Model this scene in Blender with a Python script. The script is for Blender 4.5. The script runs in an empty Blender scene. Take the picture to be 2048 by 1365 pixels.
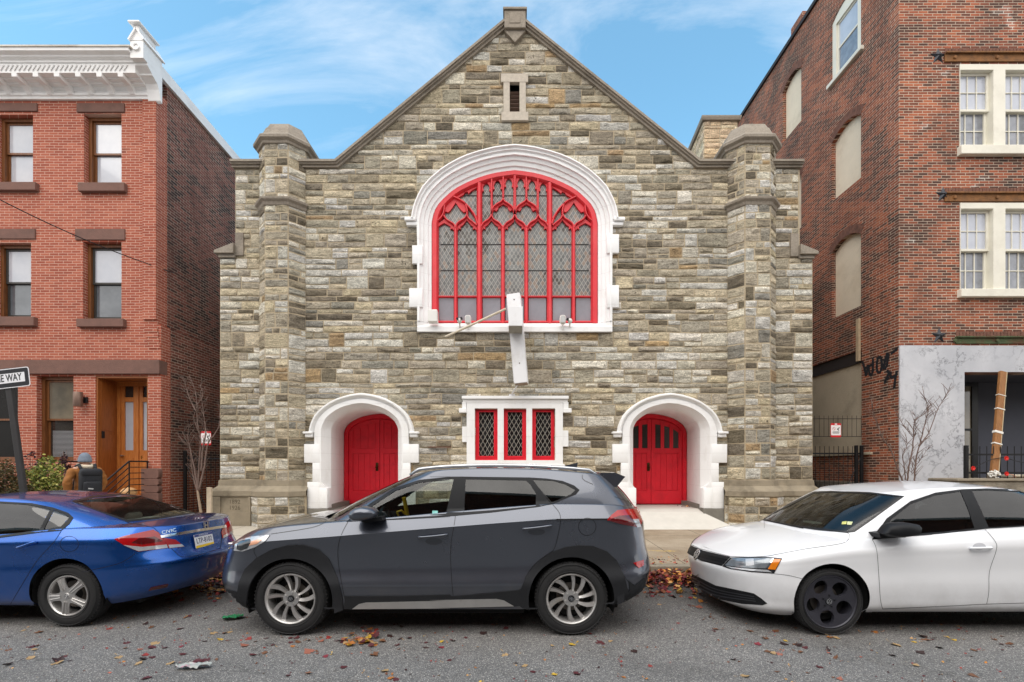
SKYTINT=(1.36,1.86,1.64,1); EXPO=1.0
import bpy, bmesh, math, random
from mathutils import Vector, Matrix, noise
from mathutils.bvhtree import BVHTree
from mathutils.geometry import delaunay_2d_cdt
random.seed(11)
PI = math.pi
scene = bpy.context.scene
COL = scene.collection
# ------------------------------------------------------------------ camera survey (pixels of the 2048 wide photograph)
FPX, CXP, CYP, EYE = 910.2, 1028.0, 935.0, 1.6
def wx(px, Y): return (px - CXP) * Y / FPX
def wz(py, Y): return EYE - (py - CYP) * Y / FPX
def wp(px, py, Y): return Vector((wx(px, Y), Y, wz(py, Y)))
def topx(p): return (CXP + FPX * p[0] / p[1], CYP - FPX * (p[2] - EYE) / p[1])
CAMPOS = Vector((0, 0, EYE))
def pxdir(px, py): return Vector(((px - CXP) / FPX, 1.0, -(py - CYP) / FPX)).normalized()

def lin(c):
    return tuple(((v / 12.92) if v <= 0.04045 else ((v + 0.055) / 1.055) ** 2.4) for v in c)
def rgb(r, g, b): return lin((r / 255, g / 255, b / 255))

# ------------------------------------------------------------------ mesh builder
class MB:
    def __init__(s): s.v = []; s.f = []; s.m = []; s.col = None
    def add(s, vs, fs, m=0):
        o = len(s.v); s.v += [tuple(v) for v in vs]
        for f in fs: s.f.append(tuple(i + o for i in f)); s.m.append(m)
    def box(s, x0, x1, y0, y1, z0, z1, m=0, M=None):
        vs = [(x, y, z) for x in (x0, x1) for y in (y0, y1) for z in (z0, z1)]
        if M is not None: vs = [M @ Vector(v) for v in vs]
        s.add(vs, [(0, 1, 3, 2), (4, 6, 7, 5), (0, 4, 5, 1), (2, 3, 7, 6), (0, 2, 6, 4), (1, 5, 7, 3)], m)
    def bbox(s, x0, x1, y0, y1, z0, z1, b=0.01, m=0, M=None):
        # box with chamfered edges
        bm = bmesh.new(); bmesh.ops.create_cube(bm, size=1)
        for v in bm.verts: v.co = Vector(((x0 + x1) / 2 + v.co.x * (x1 - x0), (y0 + y1) / 2 + v.co.y * (y1 - y0), (z0 + z1) / 2 + v.co.z * (z1 - z0)))
        bmesh.ops.bevel(bm, geom=bm.edges[:], offset=b, segments=2, affect='EDGES', profile=0.5)
        s.bm(bm, m, M)
    def bm(s, bm, m=0, M=None):
        bm.verts.index_update()
        s.add([(M @ v.co if M is not None else v.co) for v in bm.verts], [tuple(v.index for v in f.verts) for f in bm.faces], m); bm.free()
    def tube(s, pts, r, n=6, m=0, caps=True):
        pts = [Vector(p) for p in pts]; rs = r if isinstance(r, (list, tuple)) else [r] * len(pts)
        rings = []; up = Vector((0, 0, 1)); prev = None
        for i, p in enumerate(pts):
            d = (pts[min(i + 1, len(pts) - 1)] - pts[max(i - 1, 0)])
            if d.length < 1e-9: d = Vector((0, 0, 1))
            d.normalize()
            if prev is None:
                a = d.cross(up)
                if a.length < 1e-3: a = d.cross(Vector((1, 0, 0)))
            else:
                a = prev - d * prev.dot(d)
            a.normalize(); prev = a; b = d.cross(a)
            rings.append([p + (a * math.cos(2 * PI * k / n) + b * math.sin(2 * PI * k / n)) * rs[i] for k in range(n)])
        vs = [v for rg in rings for v in rg]; fs = []
        for i in range(len(pts) - 1):
            for k in range(n):
                fs.append((i * n + k, i * n + (k + 1) % n, (i + 1) * n + (k + 1) % n, (i + 1) * n + k))
        if caps: fs.append(tuple(range(n))[::-1]); fs.append(tuple((len(pts) - 1) * n + k for k in range(n)))
        s.add(vs, fs, m)
    def loft(s, rings, closed=False, m=0, cap=False):
        n = len(rings[0]); vs = [v for r in rings for v in r]; fs = []
        for i in range(len(rings) - 1):
            for k in range(n if closed else n - 1):
                k2 = (k + 1) % n
                fs.append((i * n + k, i * n + k2, (i + 1) * n + k2, (i + 1) * n + k))
        if cap: fs.append(tuple(range(n))[::-1]); fs.append(tuple((len(rings) - 1) * n + k for k in range(n)))
        s.add(vs, fs, m)
    def lathe(s, prof, n=32, m=0, M=None, closed=False):
        # prof of (r, h): axis = local Y
        rings = []
        for r, h in prof:
            ring = [Vector((r * math.cos(2 * PI * k / n), h, r * math.sin(2 * PI * k / n))) for k in range(n)]
            rings.append([M @ v for v in ring] if M is not None else ring)
        if closed: rings.append(rings[0])
        s.loft(rings, True, m)
    def prism(s, poly, y0, y1, m=0, M=None, holes=()):
        # poly of (x,z), extruded along y
        vs, fs = triangulate(poly, holes)
        n = len(vs)
        V = [Vector((x, y0, z)) for x, z in vs] + [Vector((x, y1, z)) for x, z in vs]
        F = [tuple(f) for f in fs] + [tuple(i + n for i in f[::-1]) for f in fs]
        if M is not None: V = [M @ v for v in V]
        s.add(V, F, m)
        for lp in [poly] + list(holes):
            k = len(lp); W = [Vector((x, y0, z)) for x, z in lp] + [Vector((x, y1, z)) for x, z in lp]
            if M is not None: W = [M @ v for v in W]
            s.add(W, [(i, (i + 1) % k, (i + 1) % k + k, i + k) for i in range(k)], m)
    def sphere(s, c, r, seg=16, rings=10, m=0, sc=(1, 1, 1)):
        rg = []
        for i in range(rings + 1):
            a = PI * i / rings; rr = max(math.sin(a), 1e-3)
            rg.append([Vector((c[0] + r * sc[0] * rr * math.cos(2 * PI * k / seg), c[1] + r * sc[1] * rr * math.sin(2 * PI * k / seg), c[2] + r * sc[2] * math.cos(a))) for k in range(seg)])
        s.loft(rg, True, m)
    def build(s, name, mats, parent=None, smooth=False, angle=None, fix=True):
        me = bpy.data.meshes.new(name); me.from_pydata(s.v, [], s.f)
        for m in (mats if isinstance(mats, (list, tuple)) else [mats]): me.materials.append(m)
        me.polygons.foreach_set('material_index', s.m)
        if s.col is not None:
            at = me.attributes.new('Col', 'FLOAT_COLOR', 'POINT')
            at.data.foreach_set('color', [c for q in s.col for c in (q[0], q[1], q[2], 1.0)])
        me.validate(clean_customdata=False)
        if fix:
            b = bmesh.new(); b.from_mesh(me); bmesh.ops.recalc_face_normals(b, faces=b.faces); b.to_mesh(me); b.free()
        if smooth:
            me.polygons.foreach_set('use_smooth', [True] * len(me.polygons))
            if angle is not None: me.set_sharp_from_angle(angle=math.radians(angle))
        me.update()
        o = bpy.data.objects.new(name, me); COL.objects.link(o)
        if parent is not None: setparent(o, parent)
        return o

def triangulate(poly, holes=()):
    vs = [Vector((p[0], p[1])) for p in poly]; fl = [list(range(len(poly)))]
    for h in holes:
        fl.append(list(range(len(vs), len(vs) + len(h)))); vs += [Vector((p[0], p[1])) for p in h]
    ed = [(l[i], l[(i + 1) % len(l)]) for l in fl for i in range(len(l))]
    r = delaunay_2d_cdt(vs, ed, [], 0, 1e-6)
    out = []
    for f in r[2]:
        c = sum((r[0][i] for i in f), Vector((0, 0))) / len(f)
        if inpoly(c, poly) and not any(inpoly(c, h) for h in holes): out.append(tuple(f))
    return [(v.x, v.y) for v in r[0]], out

def inpoly(p, poly):
    x, y = p[0], p[1]; c = False; n = len(poly); j = n - 1
    for i in range(n):
        xi, yi = poly[i][0], poly[i][1]; xj, yj = poly[j][0], poly[j][1]
        if (yi > y) != (yj > y) and x < (xj - xi) * (y - yi) / (yj - yi) + xi: c = not c
        j = i
    return c

def setparent(o, p):
    o.parent = p; o.matrix_parent_inverse = Matrix.Translation(-Vector(p.location))
def thing(name, label, cat, loc=(0, 0, 0), group=None):
    o = bpy.data.objects.new(name, None); o.empty_display_size = 0.2; COL.objects.link(o); o.location = loc
    tag(o, label, cat, group); return o
def tag(o, label, cat, group=None, kind=None):
    if label: o['label'] = label
    if cat: o['category'] = cat
    if group: o['group'] = group
    if kind: o['kind'] = kind
    return o
def struct(o): o['kind'] = 'structure'; return o

def cr(ts, t):
    # Catmull-Rom through a list of equally long tuples
    n = len(ts) - 1; i = min(int(t * n), n - 1); f = t * n - i
    p0, p1, p2, p3 = ts[max(i - 1, 0)], ts[i], ts[i + 1], ts[min(i + 2, n)]
    return tuple(0.5 * (2 * b + (c - a) * f + (2 * a - 5 * b + 4 * c - d) * f * f + (3 * b - a - 3 * c + d) * f ** 3) for a, b, c, d in zip(p0, p1, p2, p3))
def spl(pts, n):
    return [cr(pts, i / (n - 1)) for i in range(n)]
def interp(tab, x):
    # monotone-ish smooth table interpolation
    if x <= tab[0][0]: return tab[0][1]
    if x >= tab[-1][0]: return tab[-1][1]
    for i in range(len(tab) - 1):
        if tab[i][0] <= x <= tab[i + 1][0]: break
    x0, y0 = tab[i]; x1, y1 = tab[i + 1]; h = x1 - x0
    def sl(k):
        if k <= 0 or k >= len(tab) - 1: return None
        return (tab[k + 1][1] - tab[k - 1][1]) / (tab[k + 1][0] - tab[k - 1][0])
    d = (y1 - y0) / h; m0 = sl(i); m1 = sl(i + 1)
    m0 = d if m0 is None else m0; m1 = d if m1 is None else m1
    if d == 0: m0 = m1 = 0
    else:
        m0 = max(min(m0 / d, 3), 0) * d; m1 = max(min(m1 / d, 3), 0) * d
    t = (x - x0) / h
    return (2 * t**3 - 3 * t * t + 1) * y0 + (t**3 - 2 * t * t + t) * h * m0 + (-2 * t**3 + 3 * t * t) * y1 + (t**3 - t * t) * h * m1

# ------------------------------------------------------------------ materials
class NT:
    def __init__(s, name):
        s.mat = bpy.data.materials.new(name); s.mat.use_nodes = True; s.t = s.mat.node_tree
        s.b = s.t.nodes['Principled BSDF']; s.out = s.t.nodes['Material Output']
        s.tc = s.t.nodes.new('ShaderNodeTexCoord')
    def n(s, typ, **k):
        nd = s.t.nodes.new('ShaderNode' + typ)
        for a, v in k.items(): setattr(nd, a, v)
        return nd
    def l(s, a, b): s.t.links.new(a, b)
    def val(s, sock, v):
        if hasattr(v, 'links') or isinstance(v, bpy.types.NodeSocket): s.l(v, sock)
        else: sock.default_value = v
    def math(s, op, a, b=0.0, c=0.0, clamp=False):
        nd = s.n('Math', operation=op, use_clamp=clamp)
        s.val(nd.inputs[0], a); s.val(nd.inputs[1], b); s.val(nd.inputs[2], c); return nd.outputs[0]
    def noise(s, scale, detail=4, rough=0.55, vec=None, dist=0.0, out=0):
        nd = s.n('TexNoise'); nd.inputs['Scale'].default_value = scale; nd.inputs['Detail'].default_value = detail
        nd.inputs['Roughness'].default_value = rough; nd.inputs['Distortion'].default_value = dist
        s.l(vec if vec is not None else s.tc.outputs['Object'], nd.inputs['Vector']); return nd.outputs[out]
    def mapping(s, scale=(1, 1, 1), rot=(0, 0, 0), loc=(0, 0, 0), vec=None):
        nd = s.n('Mapping'); nd.inputs['Scale'].default_value = scale; nd.inputs['Rotation'].default_value = rot; nd.inputs['Location'].default_value = loc
        s.l(vec if vec is not None else s.tc.outputs['Object'], nd.inputs['Vector']); return nd.outputs[0]
    def ramp(s, fac, stops, interp='LINEAR'):
        nd = s.n('ValToRGB'); cr_ = nd.color_ramp; cr_.interpolation = interp
        while len(cr_.elements) > 1: cr_.elements.remove(cr_.elements[-1])
        for i, (p, c) in enumerate(stops):
            e = cr_.elements[0] if i == 0 else cr_.elements.new(p)
            e.position = p; e.color = (c[0], c[1], c[2], 1) if hasattr(c, '__len__') else (c, c, c, 1)
        s.val(nd.inputs[0], fac); return nd.outputs[0]
    def mix(s, fac, a, b, mode='MIX'):
        nd = s.n('Mix', data_type='RGBA', blend_type=mode); nd.clamp_result = False
        s.val(nd.inputs[0], fac)
        for i, v in ((6, a), (7, b)):
            if isinstance(v, bpy.types.NodeSocket): s.l(v, nd.inputs[i])
            else: nd.inputs[i].default_value = (v[0], v[1], v[2], 1)
        return nd.outputs[2]
    def bump(s, h, dist=0.01, strength=1.0, normal=None):
        nd = s.n('Bump'); nd.inputs['Strength'].default_value = strength; nd.inputs['Distance'].default_value = dist
        s.l(h, nd.inputs['Height'])
        if normal is not None: s.l(normal, nd.inputs['Normal'])
        s.l(nd.outputs[0], s.b.inputs['Normal']); return nd.outputs[0]
    def set(s, **k):
        names = {'color': 'Base Color', 'rough': 'Roughness', 'metal': 'Metallic', 'coat': 'Coat Weight', 'coatr': 'Coat Roughness', 'spec': 'Specular IOR Level', 'emis': 'Emission Color', 'emst': 'Emission Strength', 'trans': 'Transmission Weight', 'ior': 'IOR', 'alpha': 'Alpha'}
        for a, v in k.items():
            i = s.b.inputs[names[a]]
            if isinstance(v, bpy.types.NodeSocket): s.l(v, i)
            else: i.default_value = (v[0], v[1], v[2], 1) if hasattr(v, '__len__') else v
        return s.mat

def pm(name, c, rough=0.6, metal=0.0, var=0.12, scale=6.0, bump=0.0, bscale=60.0, coat=0.0, spec=0.5, stain=None, sscale=2.0, samt=0.5):
    # plain procedural material: base colour with soft mottling, optional stain colour, fine bump
    t = NT(name)
    f = t.noise(scale, 5, 0.6)
    k = t.ramp(f, [(0.25, 1 - var), (0.75, 1 + var)])
    col = t.mix(1.0, c, k, 'MULTIPLY')
    if stain is not None:
        g = t.ramp(t.noise(sscale, 6, 0.65), [(0.5, 0.0), (0.72, 1.0)])
        col = t.mix(t.math('MULTIPLY', g, samt), col, stain)
    r = t.ramp(f, [(0.2, max(rough - 0.06, 0)), (0.8, min(rough + 0.06, 1))])
    t.set(color=col, rough=r, metal=metal, coat=coat, coatr=0.04, spec=spec)
    if bump > 0: t.bump(t.noise(bscale, 6, 0.65), bump)
    return t.mat

def brick_mat(name, stops, mortar, bw, bh, mt=0.009, seed=0.0, patch=None, pscale=0.5, pamt=0.6, mvar=0.0, var=0.18, lower=None, soot=None, eff=None):
    # running bond laid out in metres; the wall is axis aligned so u = x + y
    t = NT(name); co = t.tc.outputs['Object']
    sp = t.n('SeparateXYZ'); t.l(co, sp.inputs[0])
    u = t.math('ADD', sp.outputs[0], sp.outputs[1]); z = sp.outputs[2]
    wob = t.math('MULTIPLY', t.math('SUBTRACT', t.noise(1.3, 2), 0.5), 0.012)
    z = t.math('ADD', z, wob)
    rz = t.math('DIVIDE', z, bh); row = t.math('FLOOR', rz); fz = t.math('FRACT', rz)
    off = t.math('MULTIPLY', t.math('MODULO', t.math('ABSOLUTE', row), 2.0), 0.5)
    wn0 = t.n('TexWhiteNoise', noise_dimensions='1D'); t.l(row, wn0.inputs['W'])
    off = t.math('ADD', off, t.math('MULTIPLY', wn0.outputs['Value'], 0.1))
    ru = t.math('ADD', t.math('DIVIDE', u, bw), off); cl = t.math('FLOOR', ru); fu = t.math('FRACT', ru)
    cv = t.n('CombineXYZ'); t.l(cl, cv.inputs[0]); t.l(row, cv.inputs[1]); cv.inputs[2].default_value = seed
    wn = t.n('TexWhiteNoise', noise_dimensions='3D'); t.l(cv.outputs[0], wn.inputs['Vector'])
    rnd = wn.outputs['Value']
    if patch is not None:
        pn = t.noise(pscale, 6, 0.62)
        rnd = t.math('ADD', t.math('MULTIPLY', rnd, 1 - pamt), t.math('MULTIPLY', t.ramp(pn, [(0.36, 0.0), (0.64, 1.0)]), pamt))
    col = t.ramp(rnd, stops)
    fine = t.ramp(t.noise(40, 5, 0.7), [(0.25, 1 - var), (0.75, 1 + var)])
    col = t.mix(1.0, col, fine, 'MULTIPLY')
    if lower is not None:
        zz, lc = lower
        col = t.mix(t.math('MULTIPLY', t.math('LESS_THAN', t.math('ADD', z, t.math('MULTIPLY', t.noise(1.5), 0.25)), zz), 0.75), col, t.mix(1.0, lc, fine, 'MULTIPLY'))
    # mortar joints
    e = t.noise(55, 3)
    mz = t.math('MINIMUM', fz, t.math('SUBTRACT', 1.0, fz)); mz = t.math('MULTIPLY', mz, bh)
    mu = t.math('MINIMUM', fu, t.math('SUBTRACT', 1.0, fu)); mu = t.math('MULTIPLY', mu, bw)
    d = t.math('ADD', t.math('MINIMUM', mz, mu), t.math('MULTIPLY', t.math('SUBTRACT', e, 0.5), 0.004))
    mask = t.n('MapRange'); mask.inputs['From Min'].default_value = mt * 0.5 - 0.0015; mask.inputs['From Max'].default_value = mt * 0.5 + 0.0015
    t.l(d, mask.inputs['Value']); brickf = mask.outputs[0]
    mcol = t.mix(1.0, mortar, t.ramp(t.noise(0.9, 6, 0.7), [(0.3, 1 - mvar), (0.7, 1.0)]), 'MULTIPLY')
    if eff is not None:
        ef = t.ramp(t.noise(.75, 5, .6, vec=t.mapping((1, 1, 1.3), loc=(eff, eff, 0))), [(.60, 0.0), (.64, 1.0)])
        mcol = t.mix(ef, mcol, rgb(232, 226, 214)); col = t.mix(t.math('MULTIPLY', ef, .12), col, rgb(210, 196, 184))
    full = t.mix(brickf, mcol, col)
    if soot is not None:
        sc, sa = soot
        full = t.mix(t.math('MULTIPLY', t.ramp(t.noise(0.8, 8, 0.7, vec=t.mapping((1, 1, 0.45))), [(0.48, 0.0), (0.7, 1.0)]), sa), full, sc)
    t.set(color=full, rough=0.85, spec=0.3)
    t.bump(t.math('ADD', brickf, t.math('MULTIPLY', t.noise(90, 4), 0.35)), 0.006, 0.7)
    return t.mat
# ================================================================== CHURCH
YC = 10.7
def cx(px): return wx(px, YC)
def cz(py): return wz(py, YC)
ARCH_IN = [(1, 0), (.977, .18), (.92, .36), (.806, .54), (.693, .676), (.446, .856), (.218, .955), (0, 1)]
ARCH_OUT = [(1, 0), (.985, .13), (.95, .27), (.876, .46), (.72, .663), (.566, .796), (.41, .888), (.178, .973), (0, 1)]
def archshape(hw, spring, rise, tab, n=15):
    half = spl(tab, n)
    L = [(-x * hw, spring + z * rise) for x, z in half]
    return L + [(-x, z) for x, z in L[-2::-1]]
def archpath(xc, zb, hw, spring, rise, tab, nj=4):
    a = archshape(hw, spring, rise, tab)
    l = [(-hw, zb + (spring - zb) * i / nj) for i in range(nj)]
    return [(xc + x, z) for x, z in l + a + [(-x, z) for x, z in l[::-1]]]

M_stone = None
def make_stone_mat():
    t = NT('stone_ashlar'); co = t.tc.outputs['Object']
    at = t.n('Attribute'); at.attribute_name = 'Col'
    st = t.noise(4.6, 9, 0.72, vec=t.mapping((0.6, 0.6, 2.6), rot=(0, 0.25, 0)), dist=0.9)
    fine = t.noise(24, 7, 0.75, vec=t.mapping((1, 1, 1.9), rot=(0, -.2, 0)))
    k = t.ramp(st, [(0.28, 0.36), (0.40, 0.74), (0.5, 1.0), (0.6, 1.14), (0.74, 1.4)])
    col = t.mix(1.0, at.outputs['Color'], k, 'MULTIPLY')
    col = t.mix(1.0, col, t.ramp(fine, [(0.28, 0.45), (0.5, 1.0), (0.72, 1.4)]), 'MULTIPLY')
    och = t.ramp(t.noise(1.9, 5, 0.6), [(0.52, 0.0), (0.7, 1.0)])
    col = t.mix(t.math('MULTIPLY', och, 0.10), col, rgb(168, 138, 92))
    crack = t.ramp(t.noise(6, 10, 0.72, vec=t.mapping((1, 1, 2.2), rot=(0, -.35, 0)), dist=1.8), [(0.465, 1.0), (0.5, 0.30), (0.535, 1.0)])
    col = t.mix(0.75, col, t.mix(1.0, col, crack, 'MULTIPLY'))
    pit = t.math('MULTIPLY', t.ramp(t.noise(17, 3, 0.6), [(0.60, 0.0), (0.68, 1.0)]), t.ramp(t.noise(1.6, 2), [(0.54, 0.0), (0.6, .8)]))
    col = t.mix(pit, col, rgb(58, 52, 44))
    soot = t.ramp(t.noise(0.7, 8, 0.7, vec=t.mapping((1.2, 1.2, .6))), [(0.52, 0.0), (0.75, 1.0)])
    col = t.mix(t.math('MULTIPLY', soot, 0.3), col, rgb(72, 66, 56))
    t.set(color=col, rough=0.9, spec=0.25)
    t.bump(t.math('ADD', t.math('MULTIPLY', st, 1.0), t.math('MULTIPLY', fine, 0.6)), 0.05, 0.95)
    return t.mat
M_stone = make_stone_mat()
M_mortar = pm('stone_mortar', rgb(178, 163, 138), 0.95, var=0.15, bump=0.01, bscale=50)
M_trimstone = pm('granite_trim', rgb(150, 140, 127), 0.88, var=0.24, scale=26, bump=0.012, bscale=60, stain=rgb(84, 76, 66), sscale=1.8, samt=0.6)
M_plinth = pm('brownstone_plinth', rgb(146, 135, 116), 0.9, var=0.18, scale=5, bump=0.012, bscale=45, stain=rgb(70, 62, 48), sscale=1.5, samt=0.65)
M_white = pm('white_masonry_paint', rgb(238, 238, 239), 0.6, var=0.025, scale=2.5, bump=0.004, bscale=26, stain=rgb(196, 190, 180), sscale=1.3, samt=0.3)
def paintedstone():
    t = NT('painted_dressed_stone'); f = t.noise(2.2, 5, .6)
    col = t.mix(1, rgb(240, 240, 240), t.ramp(f, [(.25, .955), (.75, 1.03)]), 'MULTIPLY')
    g = t.ramp(t.noise(3.5, 7, .7, vec=t.mapping((1.3, 1.3, .5))), [(.52, 0.0), (.78, 1.0)]); col = t.mix(t.math('MULTIPLY', g, .30), col, rgb(188, 180, 166))
    sp = t.n('SeparateXYZ'); t.l(t.tc.outputs['Object'], sp.inputs[0])
    jz = t.math('LESS_THAN', t.math('FRACT', t.math('DIVIDE', sp.outputs[2], .385)), .016)
    col = t.mix(t.math('MULTIPLY', jz, .22), col, rgb(150, 144, 136))
    chips = t.ramp(t.noise(16, 4, .7), [(.70, 0.0), (.74, .5)]); col = t.mix(chips, col, rgb(206, 200, 188))
    t.set(color=col, rough=.62, spec=.35); t.bump(t.math('SUBTRACT', t.math('MULTIPLY', t.noise(22, 6), .5), jz), .005, .6); return t.mat
M_white = paintedstone()
M_red = pm('red_gloss_paint', rgb(220, 30, 48), 0.42, var=0.06, scale=7, bump=0.004, bscale=40, spec=0.4, stain=rgb(150, 20, 30), sscale=2.6, samt=.4)
M_redw = pm('faded_red_paint', rgb(216, 48, 58), 0.5, var=0.1, scale=4, bump=0.003, bscale=40, stain=rgb(222, 92, 92), sscale=1.4, samt=0.4)
M_greypaint = pm('grey_base_paint', rgb(126, 122, 114), 0.8, var=0.12, scale=4, bump=0.006, bscale=30, stain=rgb(92, 88, 78), sscale=2.2)
M_dark = pm('dark_void', (0.012, 0.012, 0.012), 0.9)
M_slate = pm('slate_roof', rgb(70, 72, 76), 0.7, var=0.25, scale=8, bump=0.01)
M_whitemetal = pm('white_sheet_metal', rgb(232, 232, 234), 0.45, var=0.04, scale=3, stain=rgb(170, 160, 145), sscale=2.0, samt=0.35)
M_bronze = pm('bronze', rgb(72, 48, 26), 0.4, 0.9)

def leaded(name, base, lead, a, b, vary, rough=0.22, tint=None, broken=None, spec=0.6):
    t = NT(name); sp = t.n('SeparateXYZ'); t.l(t.tc.outputs['Object'], sp.inputs[0])
    X = t.math('DIVIDE', sp.outputs[0], a); Z = t.math('DIVIDE', sp.outputs[2], b)
    u = t.math('ADD', X, Z); v = t.math('SUBTRACT', X, Z)
    cu, cv_ = t.math('FLOOR', u), t.math('FLOOR', v); fu, fv = t.math('FRACT', u), t.math('FRACT', v)
    cb = t.n('CombineXYZ'); t.l(cu, cb.inputs[0]); t.l(cv_, cb.inputs[1])
    wn = t.n('TexWhiteNoise', noise_dimensions='3D'); t.l(cb.outputs[0], wn.inputs['Vector'])
    def edge(f): return t.math('MINIMUM', f, t.math('SUBTRACT', 1.0, f))
    d = t.math('MINIMUM', edge(fu), edge(fv))
    ln = t.n('MapRange'); ln.inputs['From Min'].default_value = 0.045; ln.inputs['From Max'].default_value = 0.075; t.l(d, ln.inputs['Value'])
    k = t.ramp(wn.outputs['Value'], [(0.0, 1 - vary), (0.6, 1.0), (1.0, 1 + vary)])
    col = t.mix(1.0, base, k, 'MULTIPLY')
    if tint is not None:
        col = t.mix(t.math('MULTIPLY', t.math('GREATER_THAN', wn.outputs['Value'], 0.82), 0.6), col, tint)
    if broken is not None:
        m = t.math('MULTIPLY', t.math('GREATER_THAN', t.noise(0.9, 2), 0.60), t.math('GREATER_THAN', wn.outputs['Value'], 0.45))
        col = t.mix(m, col, broken)
    col = t.mix(1.0, col, t.ramp(t.noise(3, 4), [(0.3, 0.85), (0.7, 1.12)]), 'MULTIPLY')
    col = t.mix(ln.outputs[0], lead, col)
    t.set(color=col, rough=rough, spec=spec)
    # every quarry of glass sits at its own slight tilt
    vm = t.n('VectorMath', operation='MULTIPLY_ADD'); t.l(wn.outputs['Color'], vm.inputs[0]); vm.inputs[1].default_value = (.09, .09, .09); vm.inputs[2].default_value = (-.045, -.045, -.045)
    ge = t.n('NewGeometry'); ad = t.n('VectorMath', operation='ADD'); t.l(ge.outputs['Normal'], ad.inputs[0]); t.l(vm.outputs[0], ad.inputs[1])
    nm = t.n('VectorMath', operation='NORMALIZE'); t.l(ad.outputs[0], nm.inputs[0])
    t.bump(ln.outputs[0], 0.004, 0.5, normal=nm.outputs[0])
    return t.mat
M_lead_big = leaded('leaded_glass_grey', rgb(108, 110, 108), rgb(168, 168, 160), 0.098, 0.16, 0.34, 0.26, tint=rgb(136, 110, 86), broken=rgb(60, 54, 46))
M_lead_small = leaded('leaded_glass_dark', rgb(34, 34, 34), rgb(150, 146, 136), 0.105, 0.185, 0.5, 0.15)
M_pane = pm('plain_window_pane', rgb(134, 134, 142), 0.12, var=0.15, scale=2, spec=0.8)

def stone_bands(z0, z1, R):
    z = z0; out = []
    while z < z1 - 0.03:
        r = R.random()
        h = R.uniform(.10, .14) if r < .26 else R.uniform(.15, .205) if r < .56 else R.uniform(.25, .34)
        if z + h > z1 - .07: h = z1 - z
        out.append((z, z + h)); z += h
    return out
PAL = [((166, 156, 138), 28), ((156, 149, 134), 20), ((134, 124, 107), 14), ((108, 99, 84), 8), ((216, 213, 206), 15), ((196, 190, 177), 20), ((164, 138, 102), 4), ((184, 171, 145), 17), ((136, 133, 124), 5)]
PALC = [(lambda q: tuple(v * k * .86 + (q[0] + q[1] + q[2]) / 3 * .14 for v, k in zip(q, (.975, .965, .94))))(tuple(v * (1.42 if c[0] < 200 else 1.06) for v in rgb(*c))) for c, w in PAL]; PALW = [w for c, w in PAL]
def stonecol(R, z, light=0.0):
    c = R.choices(PALC, PALW)[0]
    if R.random() < light: c = R.choice([PALC[4], PALC[5], PALC[7]])
    k = R.uniform(.84, 1.16)
    return (c[0] * k, c[1] * k, c[2] * k * R.uniform(.94, 1.03))
JNT = 0.0085
def put_stone(mb, R, u0, u1, z0, z1, mapf, keep, cell, light=0, pr=(.006, .032)):
    u0 += JNT; u1 -= JNT; z0 += JNT; z1 -= JNT
    if u1 - u0 < .03 or z1 - z0 < .02: return
    nu = max(2, min(14, int((u1 - u0) / cell) + 1)); nz = max(2, min(6, int((z1 - z0) / (cell * .75)) + 1))
    c = stonecol(R, z0, light); p = R.uniform(*pr); sd = R.uniform(0, 99); ti = R.uniform(-.5, .5) * .05; tz = R.uniform(-.5, .9) * .14
    us = [u0, u0 + .009] + [u0 + (u1 - u0) * i / nu for i in range(1, nu)] + [u1 - .009, u1]
    zs = [z0, z0 + .009] + [z0 + (z1 - z0) * i / nz for i in range(1, nz)] + [z1 - .009, z1]
    idx = {}; n0 = len(mb.v)
    rim_u = (0, len(us) - 1); rim_z = (0, len(zs) - 1)
    for j, z in enumerate(zs):
        for i, u in enumerate(us):
            if i in rim_u or j in rim_z: d = -.006
            else:
                d = p + .036 * noise.noise((u * 6 + sd, z * 16, sd)) + .02 * noise.noise((u * 17, z * 30 + sd, sd)) + (u - (u0 + u1) / 2) * ti + (z - (z0 + z1) / 2) * tz
                d = max(d, .004)
                if i in (1, len(us) - 2) or j in (1, len(zs) - 2): d = d * .6
            ju = jz = 0
            if i in rim_u or j in rim_z:
                ju = .009 * noise.noise((z * 14 + sd, u * 9, 3)); jz = .010 * noise.noise((u * 9 + sd, 7, z))
            mb.v.append(tuple(mapf(u + ju, z + jz, d))); mb.col.append(c)
    W = len(us)
    for j in range(len(zs) - 1):
        for i in range(W - 1):
            if keep is not None and not keep((us[i] + us[i + 1]) / 2, (zs[j] + zs[j + 1]) / 2): continue
            a = n0 + j * W + i
            mb.f.append((a, a + 1, a + W + 1, a + W)); mb.m.append(0)
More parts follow.
